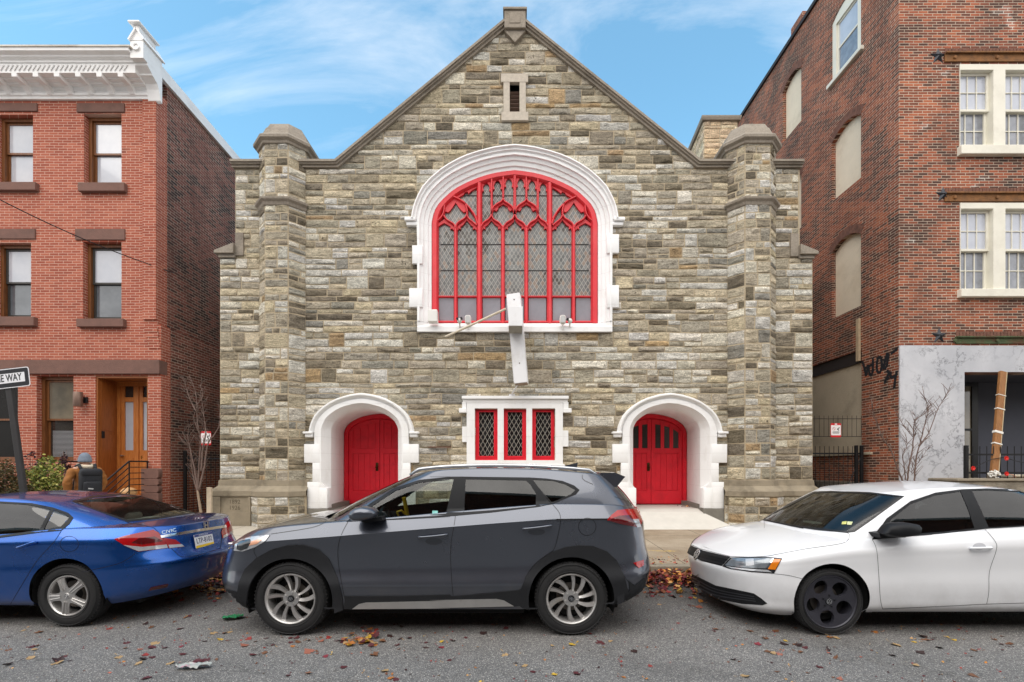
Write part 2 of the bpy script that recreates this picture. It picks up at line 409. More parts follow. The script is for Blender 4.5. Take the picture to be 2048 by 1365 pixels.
def stone_field(mb, R, x0, x1, bands, mapf, keep=None, cell=.075, wmin=.26, wmax=.88, light=0, pr=(.006, .032)):
    def run(u0, u1, z0, z1, lo, hi):
        u = u0
        while u < u1 - 1e-4:
            w = R.uniform(lo, hi)
            if u1 - u - w < lo * .7: w = u1 - u
            put_stone(mb, R, u, u + w, z0, z1, mapf, keep, cell, light, pr); u += w
    for z0, z1 in bands:
        h = z1 - z0; u = x0
        if h < .215:
            run(x0, x1, z0, z1, wmin, wmax); continue
        while u < x1 - 1e-4:
            w = R.uniform(wmin * 1.2, wmax * 1.1)
            if x1 - u - w < wmin: w = x1 - u
            if R.random() < .36 or w < .3:
                w2 = min(w, R.uniform(.3, .7)) if x1 - u > w + .01 else w
                if x1 - u - w2 < .2: w2 = x1 - u
                put_stone(mb, R, u, u + w2, z0, z1, mapf, keep, cell, light, pr); u += w2
            else:
                k = z0 + h * R.uniform(.36, .62); s = u + w * R.uniform(.35, .65)
                for a, b in ((z0, k), (k, z1)):
                    if R.random() < .5 and w > .5:
                        s = u + w * R.uniform(.35, .65); put_stone(mb, R, u, s, a, b, mapf, keep, cell, light, pr); put_stone(mb, R, s, u + w, a, b, mapf, keep, cell, light, pr)
                    else: put_stone(mb, R, u, u + w, a, b, mapf, keep, cell, light, pr)
                u += w

church = thing('stone_church', 'wide stone gabled church with bright red doors and a large red traceried window', 'church', (0, YC, 0.25))
# ---- outline
XL0, XL1, XR1, XR0 = cx(440), cx(471), cx(1597), cx(1625)
ZSH_L, ZSH_R = cz(503), cz(505)
ZCOP = wz(327, YC - .1); XGL, XGR = cx(672), cx(1398); ZAP = wz(45, YC - .13); XAL, XAR = cx(1008), cx(1051)
ZB = 0.98
def gable(x):
    if x < XGL or x > XGR: return ZCOP
    if x < XAL: return ZCOP + (ZAP - ZCOP) * (x - XGL) / (XAL - XGL)
    if x > XAR: return ZCOP + (ZAP - ZCOP) * (XGR - x) / (XGR - XAR)
    return ZAP
WXC = cx(1029.5); W_HW, W_SP, W_RI, W_ZB = 1.97, cz(443.8), 1.262, cz(645)
W_OHW, W_ORI, W_OZB = 2.415, wz(288, YC - .16) - W_SP, cz(666)
win_hole = archpath(WXC, W_ZB - .17, W_HW + .25, W_SP, W_RI + .36, ARCH_OUT)
PXL, PXR = -3.56, 3.635
P_SP = 2.45
def phole(xc): return archpath(xc, 0, 1.05, P_SP, .72, ARCH_OUT)
phL, phR = phole(PXL), phole(PXR)
TWX0, TWX1, TWZ0, TWZ1 = cx(950), cx(1110), cz(921), cz(818)
VX0, VX1, VZ0, VZ1 = cx(1012), cx(1046), cz(236), cz(166)
def keep(x, z):
    if z > gable(x) - .05: return False
    if W_ZB - .3 < z < 9.2 and abs(x - WXC) < 2.4 and inpoly((x, z), win_hole): return False
    if z < 3.3 and (inpoly((x, z), phL) or inpoly((x, z), phR)): return False
    if TWX0 < x < TWX1 and TWZ0 < z < TWZ1: return False
    if VX0 < x < VX1 and VZ0 < z < VZ1: return False
    return True
R = random.Random(5)
mb = MB(); mb.col = []
front = lambda u, z, d: (u, YC - d, z + .022 * noise.noise((u * .8, z * 1.7, 0)) * min(1, max(0, z - .4)))
bands = stone_bands(.22, 12.05, R)
TL = (cx(519), cx(612)); TR = (cx(1454), cx(1551))   # corner turrets
stone_field(mb, R, TL[1] - .02, TR[0] + .02, bands, front, keep)
lo = [b for b in bands if b[1] < ZSH_L + .02]; hi = [b for b in bands if b[0] > lo[-1][1] - .01 and b[1] < ZCOP + .2]
stone_field(mb, R, XL0, TL[0] + .02, lo, front, keep, wmin=.22, wmax=.55, light=.12)
stone_field(mb, R, XL1, TL[0] + .02, hi, front, keep, wmin=.18, wmax=.45, light=.1)
stone_field(mb, R, TR[1] - .02, XR0, lo, front, keep, wmin=.22, wmax=.55, light=.15)
stone_field(mb, R, TR[1] - .02, XR1, hi, front, keep, wmin=.18, wmax=.45)
# mortar bed with the openings left out
cs = .06; nx = int((XR0 - XL0) / cs); nz = int(12.0 / cs)
vid = {}
def mv(i, j):
    k = (i, j)
    if k not in vid:
        x = XL0 + (XR0 - XL0) * i / nx; z = .2 + cs * j
        vid[k] = len(mb.v); mb.v.append((x, YC + .002, z)); mb.col.append((.2, .2, .2))
    return vid[k]
for j in range(nz):
    for i in range(nx):
        x = XL0 + (XR0 - XL0) * (i + .5) / nx; z = .2 + cs * (j + .5)
        if not keep(x, z) or (z > ZSH_L and not (XL1 < x < XR1)): continue
        mb.f.append((mv(i, j), mv(i + 1, j), mv(i + 1, j + 1), mv(i, j + 1))); mb.m.append(1)
# flanks and rear of the nave
def quad(m, a, b, c, d, mi=1):
    m.add([a, b, c, d], [(0, 1, 2, 3)], mi); m.col += [(.2, .19, .16)] * 4
for x, x2, zs in ((XL0, XL1, ZSH_L), (XR0, XR1, ZSH_R)):
    quad(mb, (x, YC, .1), (x, 27, .1), (x, 27, zs), (x, YC, zs))
    quad(mb, (x2, YC, zs), (x2, 27, zs), (x2, 27, ZCOP), (x2, YC, ZCOP))
    quad(mb, (x, YC, zs), (x, 27, zs), (x2, 27, zs), (x2, YC, zs))
quad(mb, (XL0, 27, .1), (XR0, 27, .1), (XR0, 27, ZCOP), (XL0, 27, ZCOP))
wall = mb.build('stone_wall', [M_stone, M_mortar], church, smooth=True, angle=50, fix=False)
# roof
m = MB()
m.add([(XGL - .1, YC + .45, ZCOP - .2), (XGL - .1, 27.2, ZCOP - .2), (0, 27.2, ZAP - .35), (0, YC + .45, ZAP - .35), (XGR + .1, 27.2, ZCOP - .2), (XGR + .1, YC + .45, ZCOP - .2)], [(0, 1, 2, 3), (3, 2, 4, 5)])
m.add([(XL1, YC + .45, ZCOP - .2), (XL1, 27.2, ZCOP - .2), (XGL - .1, 27.2, ZCOP - .2), (XGL - .1, YC + .45, ZCOP - .2)], [(0, 1, 2, 3)])
m.add([(XR1, YC + .45, ZCOP - .2), (XR1, 27.2, ZCOP - .2), (XGR + .1, 27.2, ZCOP - .2), (XGR + .1, YC + .45, ZCOP - .2)], [(0, 1, 2, 3)])
m.build('roof', M_slate, church)
# ---- coping of the gable
m = MB()
top = [(XL1 - .05, ZCOP + .07), (XGL + .02, ZCOP + .07), (XAL, ZAP + .07), (XAR, ZAP + .07), (XGR - .02, ZCOP + .07), (XR1 + .05, ZCOP + .07)]
def shift(pl, d):
    out = []
    for i, p in enumerate(pl):
        a = Vector(pl[max(i - 1, 0)]); b = Vector(p); c = Vector(pl[min(i + 1, len(pl) - 1)])
        d1 = (b - a); d2 = (c - b)
        if d1.length < 1e-6: d1 = d2
        if d2.length < 1e-6: d2 = d1
        n1 = Vector((d1.y, -d1.x)).normalized(); n2 = Vector((d2.y, -d2.x)).normalized()
        n = (n1 + n2); n = n / max(n.length_squared, .2) * 2
        out.append((p[0] + n.x * d, p[1] + n.y * d))
    return out
def strip(m, a, b, y0, y1, mi=0):
    n = len(a)
    for i in range(n - 1):
        m.prism([a[i], a[i + 1], b[i + 1], b[i]], y0, y1, mi)
s1, s2, s3 = shift(top, .05), shift(top, .085), shift(top, .135)
strip(m, top, s1, YC - .15, YC + .5); strip(m, s1, s2, YC - .115, YC + .48); strip(m, s2, s3, YC - .07, YC + .46)
m.build('coping', M_trimstone, church)
m = MB()
fx0, fx1, fz0, fz1 = cx(1009), cx(1051), wz(46, YC - .2), wz(13, YC - .2)
m.bbox(fx0, fx1, YC - .17, YC + .4, fz0 - .08, fz1 - .06, .015); m.bbox(fx0 - .03, fx1 + .03, YC - .2, YC + .43, fz1 - .058, fz1, .012)
m.prism([(fx0, fz0 - .09), (fx1, fz0 - .09), (cx(1030), fz0 - .36)], YC - .11, YC - .01)
m.bbox(fx0 + .12, fx1 - .12, YC - .182, YC - .16, fz0 + .02, fz1 - .12, .008)
m.build('gable_finial', M_trimstone, church)
# ---- set-back caps on the outer corners
for x0, x1, z, sgn in ((XL0 - .06, XL1 + .02, ZSH_L, -1), (XR1 - .02, XR0 + .06, ZSH_R, 1)):
    m = MB()
    xi, xo = (x1, x0) if sgn < 0 else (x0, x1)
    m.prism([(xo, z - .09), (xo, z - .03), (xi, z + .14), (xi, z - .09)], YC - .13, YC + .5)
    m.prism([(xo - sgn * .06, z - .17), (xo - sgn * .06, z - .091), (xi - sgn * -.0, z - .091), (xi, z - .17)], YC - .07, YC + .5)
    m.bbox(xi - sgn * .19 if sgn > 0 else xi, xi if sgn > 0 else xi + .19, YC - .052, YC + .3, z - .12, z + .42, .01)
    m.build('offset_cap', M_trimstone, church)

# ---- corner turrets
def offpoly(path, d, closed):
    n = len(path); out = []
    for i in range(n):
        a = Vector(path[i - 1]) if (closed or i > 0) else None
        b = Vector(path[i]); c = Vector(path[(i + 1) % n]) if (closed or i < n - 1) else None
        n1 = (b - a) if a is not None else (c - b); n2 = (c - b) if c is not None else (b - a)
        n1 = Vector((n1.y, -n1.x)).normalized(); n2 = Vector((n2.y, -n2.x)).normalized()
        q = n1 + n2; q = q / q.length_squared * 2
        out.append((path[i][0] + q.x * d, path[i][1] + q.y * d))
    return out
def sweep_plan(m, path, prof, closed, mi=0, cap=False):
    rings = []
    for o, z in prof:
        rings.append([Vector((x, y, z)) for x, y in offpoly(path, o, closed)])
    m.loft(rings, closed, mi)
    if cap and closed:
        n = len(path); k = len(m.v)
        m.f.append(tuple(range(k - n, k))); m.m.append(mi)
for (tx0, tx1) in (TL, TR):
    ch = .28
    path = [(tx0, YC), (tx0 + ch, YC - ch), (tx1 - ch, YC - ch), (tx1, YC)]
    full = path + [(tx1, 11.8), (tx0, 11.8)]
    tur = MB(); tur.col = []
    Rt = random.Random(int(tx0 * 100))
    bnd = stone_bands(ZB, 9.06, Rt)
    for i, (a, b) in enumerate(list(zip(path, path[1:])) + [((tx1, YC), (tx1, 11.8)), ((tx0, 11.8), (tx0, YC))]):
        A, B = Vector(a), Vector(b); D = (B - A); L = D.length; D.normalize(); N = Vector((D.y, -D.x))
        mp = lambda u, z, d, A=A, D=D, N=N: (A.x + D.x * u + N.x * d, A.y + D.y * u + N.y * d, z)
        bb = bnd if i < 3 else [q for q in bnd if q[0] > 8.5]
        stone_field(tur, Rt, 0, L, bb, mp, None, cell=.06, wmin=.17, wmax=.36, light=.1 if i < 3 else 0, pr=(.006, .024))
        k = len(tur.v); z0 = .2 if i < 3 else 8.4
        tur.add([mp(0, z0, .002), mp(L, z0, .002), mp(L, 9.06, .002), mp(0, 9.06, .002)], [(0, 1, 2, 3)], 1); tur.col += [(.2, .2, .2)] * 4
    t_ob = tur.build('corner_turret', [M_stone, M_mortar], church, smooth=True, angle=50, fix=False)
    sc = MB()
    sweep_plan(sc, path, [(.0, 7.58), (.03, 7.6), (.05, 7.66), (.10, 7.70), (.11, 7.74), (.02, 7.80), (.0, 7.81)], False)
    sc.build('string_course', M_trimstone, t_ob)
    cp = MB()
    sweep_plan(cp, full, [(-.02, 8.98), (.05, 9.0), (.06, 9.05), (.12, 9.09), (.125, 9.15), (.03, 9.24), (-.03, 9.40), (-.05, 9.41), (-.13, 9.56)], True, cap=True)
    cp.build('turret_cap', M_trimstone, t_ob)

# ---- plinth
plx = MB(); plx.col = []
ppath = [(XL0 - .11, 11.4), (XL0 - .11, YC - .16), (TL[0] - .09, YC - .16), (TL[0] + .2, YC - .43), (TL[1] - .2, YC - .43), (TL[1] + .05, YC - .16), (PXL - 1.24, YC - .16)]
def plinth_part(path, blocks, seed):
    Rp = random.Random(seed)
    st = MB(); st.col = []
    for i, (a, b) in enumerate(zip(path, path[1:])):
        A, B = Vector(a), Vector(b); D = B - A; L = D.length; D.normalize(); N = Vector((D.y, -D.x))
        mp = lambda u, z, d, A=A, D=D, N=N: (A.x + D.x * u + N.x * d, A.y + D.y * u + N.y * d, z)
        st.add([mp(0, .1, 0), mp(L, .1, 0), mp(L, .96, 0), mp(0, .96, 0)], [(0, 1, 2, 3)], 1); st.col += [(.2, .2, .2)] * 4
        if i in blocks: continue
        stone_field(st, Rp, 0, L, [(.14, .33), (.33, .54), (.54, .72), (.72, .93)], mp, None, cell=.05, wmin=.2, wmax=.5, pr=(.004, .035))
    st.build('plinth_stones', [M_stone, M_mortar], church, smooth=True, angle=50, fix=False)
    md = MB()
    sweep_plan(md, path, [(-.02, .92), (.02, .925), (.035, .94), (.035, 1.05), (.02, 1.065), (-.05, 1.12), (-.10, 1.17), (-.11, 1.30), (-.16, 1.31)], False)
    md.build('plinth_moulding', M_plinth, church)
plinth_part(ppath, (0, 1), 3)
rpath = [(PXR + 1.24, YC - .16), (TR[0] - .05, YC - .16), (TR[0] + .2, YC - .43), (TR[1] - .2, YC - .43), (TR[1] + .09, YC - .16), (XR0 + .11, YC - .16), (XR0 + .11, 11.4)]
plinth_part(rpath, (5,), 4)
# date stone
dz0, dz1 = .2, .92; dx0, dx1 = XL0 - .115, TL[0] - .1
m = MB()
px0, px1, pz0, pz1 = wx(440, 10.5), wx(496, 10.5), wz(1026, 10.5), wz(994.5, 10.5)
m.prism([(dx0, dz0), (dx1, dz0), (dx1, dz1), (dx0, dz1)], YC - .20, YC - .10, 0, holes=[[(px0, pz0), (px1, pz0), (px1, pz1), (px0, pz1)]])
m.add([(px0, YC - .175, pz0), (px1, YC - .175, pz0), (px1, YC - .175, pz1), (px0, YC - .175, pz1)], [(0, 1, 2, 3)])
ds = m.build('date_stone', M_plinth, church)
def text_mesh(name, s, size, mat, parent, M, depth=.003, align='CENTER', sx=1.0, bold=0.0):
    cu = bpy.data.curves.new(name, 'FONT'); cu.body = s; cu.size = size; cu.extrude = depth; cu.align_x = align; cu.align_y = 'CENTER'; cu.resolution_u = 3; cu.offset = bold
    to = bpy.data.objects.new(name, cu); COL.objects.link(to)
    dg = bpy.context.evaluated_depsgraph_get(); me = bpy.data.meshes.new_from_object(to.evaluated_get(dg))
    bpy.data.objects.remove(to); bpy.data.curves.remove(cu)
    me.transform(M @ Matrix.Diagonal((sx, 1, 1, 1)))
    me.materials.clear(); me.materials.append(mat); me.name = name
    o = bpy.data.objects.new(name, me); COL.objects.link(o)
    if parent is not None: setparent(o, parent)
    return o
FACE_S = Matrix.Rotation(PI / 2, 4, 'X')      # text standing upright, facing the street
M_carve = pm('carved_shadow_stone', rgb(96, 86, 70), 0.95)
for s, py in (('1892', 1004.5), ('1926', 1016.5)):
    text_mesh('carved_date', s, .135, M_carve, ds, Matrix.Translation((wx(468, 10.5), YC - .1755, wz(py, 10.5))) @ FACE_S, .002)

# ---- great window
win = None
def ring3(path, y): return [Vector((x, y, z)) for x, z in path]
m = MB()
def lerp(a, b, t): return a + (b - a) * t
def mixtab(t):
    A = spl(ARCH_OUT, 15); B = spl(ARCH_IN, 15)
    return [(lerp(a[0], b[0], t), lerp(a[1], b[1], t)) for a, b in zip(A, B)]
def wring(t, y, hw=None, zb=None):
    tab = mixtab(t); h = lerp(W_OHW, W_HW, t); ri = lerp(W_ORI, W_RI, t)
    a = archshape(h, W_SP, ri, tab)
    jh = hw if hw is not None else h; zb_ = zb if zb is not None else W_ZB
    l = [(-jh, zb_ + (W_SP - zb_) * i / 4) for i in range(4)]
    return ring3([(WXC + x, z) for x, z in l + a + [(-x, z) for x, z in l[::-1]]], y)
JW = 2.275
rg = [wring(.28, YC + .03, JW), wring(.28, YC - .095, JW), wring(.44, YC - .10), wring(.455, YC - .06), wring(.53, YC - .045), wring(.62, YC - .03), wring(.64, YC + .0), wring(.83, YC + .025), wring(.85, YC + .06), wring(1.0, YC + .075), wring(1.0, YC + .22)]
m.loft(rg)
# hood mould over the arch
def hring(t, y):
    a = archshape(lerp(W_OHW, W_HW, t), W_SP, lerp(W_ORI, W_RI, t), mixtab(t)); return ring3([(WXC + x, z) for x, z in a], y)
m.loft([hring(0, YC + .02), hring(0, YC - .13), hring(.04, YC - .18), hring(.10, YC - .185), hring(.17, YC - .13), hring(.24, YC - .14), hring(.30, YC - .09)])
for s in (-1, 1):
    m.bbox(WXC + s * 2.43 - .13, WXC + s * 2.43 + .13, YC - .16, YC + .02, W_SP - .05, W_SP + .035, .02)
    m.bbox(WXC + s * 2.40 - .13, WXC + s * 2.40 + .13, YC - .11, YC + .02, W_SP - .14, W_SP - .051, .02)
    for (zz0, zz1, ww) in (((cz(617), cz(580), 2.46), (cz(531), cz(495), 2.39)) if s < 0 else ((cz(618), cz(574), 2.43), (cz(510), cz(473), 2.43))):
        xa, xb = sorted((WXC + s * 2.15, WXC + s * ww)); m.bbox(xa, xb, YC - .098, YC + .02, zz0, zz1, .004)
# sill
zs = W_ZB
m.add([(WXC - JW, YC - .1, W_OZB), (WXC + JW, YC - .1, W_OZB), (WXC + JW, YC - .1, zs - .13), (WXC - JW, YC - .1, zs - .13), (WXC - W_HW, YC + .08, zs + .0), (WXC + W_HW, YC + .08, zs + .0), (WXC - JW, YC + .03, W_OZB), (WXC + JW, YC + .03, W_OZB), (WXC - JW, YC - .095, zs), (WXC + JW, YC - .095, zs)],
      [(0, 1, 2, 3), (3, 2, 5, 4), (0, 6, 7, 1), (3, 4, 8), (2, 9, 5)])
win = m.build('arched_window', M_white, church, smooth=True, angle=28)
# tracery, traced in the plane of the window
YT = YC + .09
def bar(m, pts, w, y0=YT - .02, y1=YT + .12, lip=.4):
    P = [Vector(p) for p in pts]; rings = []
    for i, p in enumerate(P):
        d = P[min(i + 1, len(P) - 1)] - P[max(i - 1, 0)]; d.normalize(); n = Vector((-d.y, d.x))
        rings.append([Vector((p.x + n.x * o, y, p.y + n.y * o)) for o, y in ((-w / 2, y1), (-w / 2, y0 + .06), (-w * lip / 2, y0), (w * lip / 2, y0), (w / 2, y0 + .06), (w / 2, y1))])
    m.loft(rings, True)
def ZA(pts, mir=False):
    out = []
    for x, y in pts:
        px = 855 + x / 9.75; py = 330 + y / 9.75
        if mir: px = 2059 - px
        out.append((wx(px, YT), wz(py, YT)))
    return out
m = MB()
ip = [(x, z) for x, z in archpath(WXC, W_ZB, W_HW - .07, W_SP, W_RI - .06, ARCH_IN)]
bar(m, ip, .17, YT - .03, YT + .14, .55)
for zx, w in ((344, .088), (492, .13), (638, .095), (784, .095), (929, .13), (1078, .088)):
    x = wx(800 + zx / 3.102, YT); topz = wz(452, YT) if zx in (344, 638, 784, 1078) else wz(366, YT)
    bar(m, [(x, W_ZB), (x, topz)], w, YT - (.03 if w > .1 else .015))
xe = W_HW - .1
bar(m, [(WXC - xe, wz(260 + 1030 / 3.102, YT)), (WXC + xe, wz(260 + 1030 / 3.102, YT))], .05, YT + .02, YT + .11)
bar(m, [(WXC - xe, W_ZB + .04), (WXC + xe, W_ZB + .04)], .09, YT, YT + .11)
for mir in (False, True):
    for c, w in (([(330, 745), (325, 860), (300, 960), (240, 1050), (160, 1110), (110, 1180)], .05), ([(318, 985), (370, 1060), (450, 1110), (520, 1160), (540, 1240)], .05),
                 ([(735, 740), (772, 870), (768, 960), (800, 1040), (880, 1110), (965, 1180)], .05), ([(765, 965), (720, 1040), (640, 1090), (570, 1150), (542, 1240)], .05),
                 ([(470, 600), (640, 680), (760, 770), (870, 900), (940, 1020), (978, 1150)], .055),
                 ([(1035, 1210), (1100, 1120), (1200, 1050), (1245, 965)], .05), ([(1245, 965), (1290, 1060), (1400, 1130), (1470, 1225)], .05), ([(1470, 1225), (1540, 1130), (1650, 1060), (1692, 975)], .05),
                 ([(1245, 965), (1268, 840), (1350, 765), (1440, 710), (1472, 640)], .05), ([(1472, 640), (1505, 710), (1590, 765), (1670, 840), (1695, 940)], .05)):
        bar(m, ZA(spl(c, 14), mir), w)
    for a, b in (((1248, 965), (1250, 230)), ((1474, 650), (1477, 170)), ((1694, 940), (1694, 140))):
        bar(m, ZA([a, b], mir), .055)
    # cusped heads: solid spandrels pierced by the foils
    plates = [[(335, 745), (420, 690), (500, 640), (545, 630), (640, 690), (735, 745), (745, 890), (700, 905), (655, 868), (600, 800), (545, 715), (490, 800), (440, 868), (395, 905), (340, 890)]]
    for xa, xb, yt, yb in ((1040, 1250, 300, 500), (1250, 1476, 235, 460), (1476, 1694, 190, 420)):
        xm = (xa + xb) / 2; k = (xb - xa) / 2 - 22
        plates.append([(xa, yt - 40), (xm, yt - 75), (xb, yt - 60), (xb, yb), (xm + k, yb), (xm + k * .62, yb - 20), (xm + k * .82, yb - 70), (xm + k * .6, yb - 130), (xm, yt + 15), (xm - k * .6, yb - 130), (xm - k * .82, yb - 70), (xm - k * .62, yb - 20), (xm - k, yb), (xa, yb)])
    for xa, xb, xm, yt, yb in ((130, 520, 320, 1040, 1250), (560, 965, 765, 985, 1250), (1045, 1460, 1247, 990, 1250), (1485, 1694, 1692, 1000, 1250)):
        l = [(xa, yb), (xa + 5, yb - 60), (xa + (xm - xa) * .45, yb - 130), (xm, yt), (xm, yt + 75), (xa + (xm - xa) * .62, yb - 95), (xa + (xm - xa) * .36, yb - 62), (xa + (xm - xa) * .42, yb - 12), (xa + (xm - xa) * .2, yb - 30), (xa + (xm - xa) * .14, yb)]
        r = [(xb - (x - xa) * (xb - xm) / (xm - xa), y) for x, y in l]
        plates.append(l)
        if xb != 1694: plates.append(r)
    plates.append([(1272, 880), (1300, 860), (1340, 880), (1375, 840), (1380, 800), (1475, 745), (1472, 700), (1360, 770), (1285, 830)])
    plates.append([(1675, 880), (1645, 860), (1605, 880), (1570, 840), (1565, 800), (1475, 745), (1472, 700), (1590, 770), (1660, 830)])
    plates.append([(560, 640), (700, 560), (720, 520), (780, 500), (790, 545), (860, 480), (985, 410), (985, 320), (780, 430), (560, 580)])
    for pl in plates: m.prism(ZA(pl, mir), YT + .04, YT + .10)
trac = m.build('tracery', M_redw, win, smooth=True, angle=35)
gl = MB()
vs, fs = triangulate(archpath(WXC, wz(260 + 1030 / 3.102, YT), W_HW - .02, W_SP, W_RI - .02, ARCH_IN))
gl.add([(x, YT + .095, z) for x, z in vs], fs)
gl.build('leaded_glass', M_lead_big, win)
for i, (a, b) in enumerate(((222, 330), (358, 472), (512, 622), (655, 768), (800, 908), (950, 1062), (1095, 1212))):
    g = MB(); x0, x1 = wx(800 + a / 3.102, YT), wx(800 + b / 3.102, YT); z0, z1 = W_ZB + .05, wz(260 + 1030 / 3.102, YT)
    ty = .012 * (-1) ** i
    g.add([(x0, YT + .1 + ty, z0), (x1, YT + .1 - ty, z0), (x1, YT + .08, z1), (x0, YT + .08, z1)], [(0, 1, 2, 3)])
    g.build('lower_pane', M_pane, win)
m = MB()
for zy in (160, 395, 700, 863):    # iron saddle bars across the glass
    z = wz(260 + zy / 3.102, YT); k = min(1.9, W_HW * .9 if zy > 500 else 1.55 if zy > 300 else .6)
    m.tube([(WXC - k, YT + .085, z), (WXC + k, YT + .085, z)], .008, 5)
m.build('saddle_bar', pm('iron_bar', rgb(70, 74, 74), .6), win)
m = MB(); m.box(WXC - 2.3, WXC + 2.3, YC + .5, YC + .52, W_ZB - .3, 9.0); m.build('window_backing', M_dark, win)

# ---- portals
YD = 12.1
def portal(xc, glazed):
    m = MB(); z0 = .25
    def R3(hw, sp, ri, y, zb=z0, tab=ARCH_OUT): return ring3(archpath(xc, zb, hw, sp, ri, tab), y)
    m.loft([R3(1.10, 2.44, .76, YC + .03), R3(1.10, 2.44, .76, YC - .085), R3(.94, 2.46, .64, YC - .09), R3(.92, 2.46, .63, YC - .06), R3(.86, 2.47, .56, YC + .04), R3(.80, 2.48, .50, YC + .14), R3(.80, 2.48, .50, YC + .2), R3(.96, 2.5, .52, YD)])
    def A3(hw, sp, ri, y): return ring3([(xc + x, z) for x, z in archshape(hw, sp, ri, ARCH_OUT)], y)
    m.loft([A3(1.225, 2.42, .91, YC + .02), A3(1.225, 2.42, .91, YC - .10), A3(1.205, 2.42, .89, YC - .14), A3(1.17, 2.42, .86, YC - .14), A3(1.13, 2.42, .82, YC - .08), A3(1.09, 2.42, .77, YC - .03)])
    for s in (-1, 1):
        m.bbox(xc + s * 1.235 - .11, xc + s * 1.235 + .11, YC - .15, YC + .02, 2.38, 2.43, .012)
        m.bbox(xc + s * 1.22 - .09, xc + s * 1.22 + .09, YC - .11, YC + .02, 2.30, 2.379, .012)
        for za, zb_, w in ((cz(926), cz(889), 1.335), (cz(964), cz(926) - .002, 1.14), (.64, cz(964) - .002, 1.26)):
            xa, xb = sorted((xc + s * .97, xc + s * w)); m.bbox(xa, xb, YC - .095, YC + .02, za, zb_, .008)
        xa, xb = sorted((xc + s * .785, xc + s * .99)); m.bbox(xa, xb, YC - .107, YC + .16, .64, 1.12, .02)
        m.prism([(xc + s * .80, 1.10), (xc + s * .985, 1.10), (xc + s * .95, 1.28)], YC - .1, YC + .1)
    ob = m.build('doorway_surround', M_white, church, smooth=True, angle=28)
    for s in (-1, 1):
        g = MB()
        xa, xb = sorted((xc + s * .77, xc + s * 1.275)); g.bbox(xa, xb, YC - .12, YC + .18, .15, .638, .015)
        xa, xb = sorted((xc + s * .80, xc + s * .93)); g.box(xa, xb, YC + .18, YD - .02, .58, .72)
        g.build('grey_base', M_greypaint, ob)
    # door frame and leaves
    fr = MB(); hwD, spD, riD, zf = .93, 2.5, .5, .62
    def D3(h, sp, ri, y): return ring3(archpath(xc, zf, h, sp, ri, ARCH_OUT), y)
    fr.loft([D3(hwD + .03, spD, riD + .03, YD - .01), D3(hwD, spD, riD, YD - .05), D3(hwD - .09, spD - .02, riD - .07, YD - .05), D3(hwD - .11, spD - .02, riD - .09, YD + .0)])
    fr.box(xc - .97, xc + .97, YD + .05, YD + .07, .5, 3.2)
    fr.build('door_frame', M_red, ob, smooth=True, angle=30)
    hw = hwD - .115
    arch = archshape(hw, spD - .02, riD - .1, ARCH_OUT)
    for s in (-1, 1):
        half = [(xc + x, z) for x, z in arch if (x <= 0 if s < 0 else x >= 0)]
        if s < 0: half = [(xc - hw, zf + .015)] + half + [(xc - .004, spD - .02 + riD - .1), (xc - .004, zf + .015)]
        else: half = [(xc + .004, zf + .015), (xc + .004, spD - .02 + riD - .1)] + half + [(xc + hw, zf + .015)]
        half = [p for i, p in enumerate(half) if i == 0 or (Vector(p) - Vector(half[i - 1])).length > 1e-4]
        d = MB(); d.prism(half, YD - .005, YD + .04)
        # boarded panels framed by rails
        zr = 2.03
        ys, ye = YD - .03, YD - .0055
        xa, xb = (xc - hw, xc - .006) if s < 0 else (xc + .006, xc + hw)
        d.box(xa, xb, ys, ye, zr - .06, zr + .07); d.box(xa, xb, ys, ye, zf + .02, zf + .36)
        d.box(xa, xa + .10, ys, ye, zf + .361, zr - .061); d.box(xb - .10, xb, ys, ye, zf + .361, zr - .061)
        nb = 4; w = (xb - xa - .2) / nb
        for k in range(nb):
            x0 = xa + .1 + w * k; d.bbox(x0 + .004, x0 + w - .004, YD - .018, ye, zf + .365, zr - .065, .006)
        def toparch(x):
            best = 0
            for (x1, z1), (x2, z2) in zip(arch, arch[1:]):
                if x1 <= x - xc <= x2 and x2 > x1: best = z1 + (z2 - z1) * (x - xc - x1) / (x2 - x1)
            return best
        if not glazed:
            d.box(xa, xa + .10, ys, ye, zr + .071, toparch(xa + .05) - .03); d.box(xb - .10, xb, ys, ye, zr + .071, toparch(xb - .05) - .01)
            for k in range(3):
                w3 = (xb - xa - .2) / 3; x0 = xa + .1 + w3 * k; d.bbox(x0 + .004, x0 + w3 - .004, YD - .018, ye, zr + .075, toparch(x0 + w3 / 2) - .09, .006)
        else:
            n3 = 3; xs = [xa + .06 + (xb - xa - .1) * k / n3 for k in range(n3 + 1)]
            for x in xs:
                xx = min(max(x, xa + .025), xb - .025); d.box(xx - .045, xx + .045, ys, ye, zr + .071, toparch(xx) - .02)
        lf = d.build('door_leaf', M_red, ob)
        if glazed:
            for k in range(3):
                x0, x1 = xs[k] + .045, xs[k + 1] - .045
                zt0, zt1 = toparch(x0) - .13, toparch(x1) - .13
                g = MB(); g.prism([(x0, zr + .08), (x1, zr + .08), (x1, zt1), (x0, zt0)], YD - .014, YD - .008); g.build('door_light', pm('dark_door_glass', rgb(58, 58, 56), .2, var=.2), ob)
    k = MB(); kx = xc - .07
    k.bbox(kx - .035, kx + .035, YD - .045, YD - .006, 1.5, 1.72, .008); k.sphere((kx, YD - .085, 1.6), .035, 14, 8); k.tube([(kx, YD - .08, 1.6), (kx, YD - .04, 1.6)], .012, 8)
    k.build('door_knob', M_bronze, ob, smooth=True, angle=40)
    return ob
pL = portal(PXL, False); pR = portal(PXR, True)
m = MB()
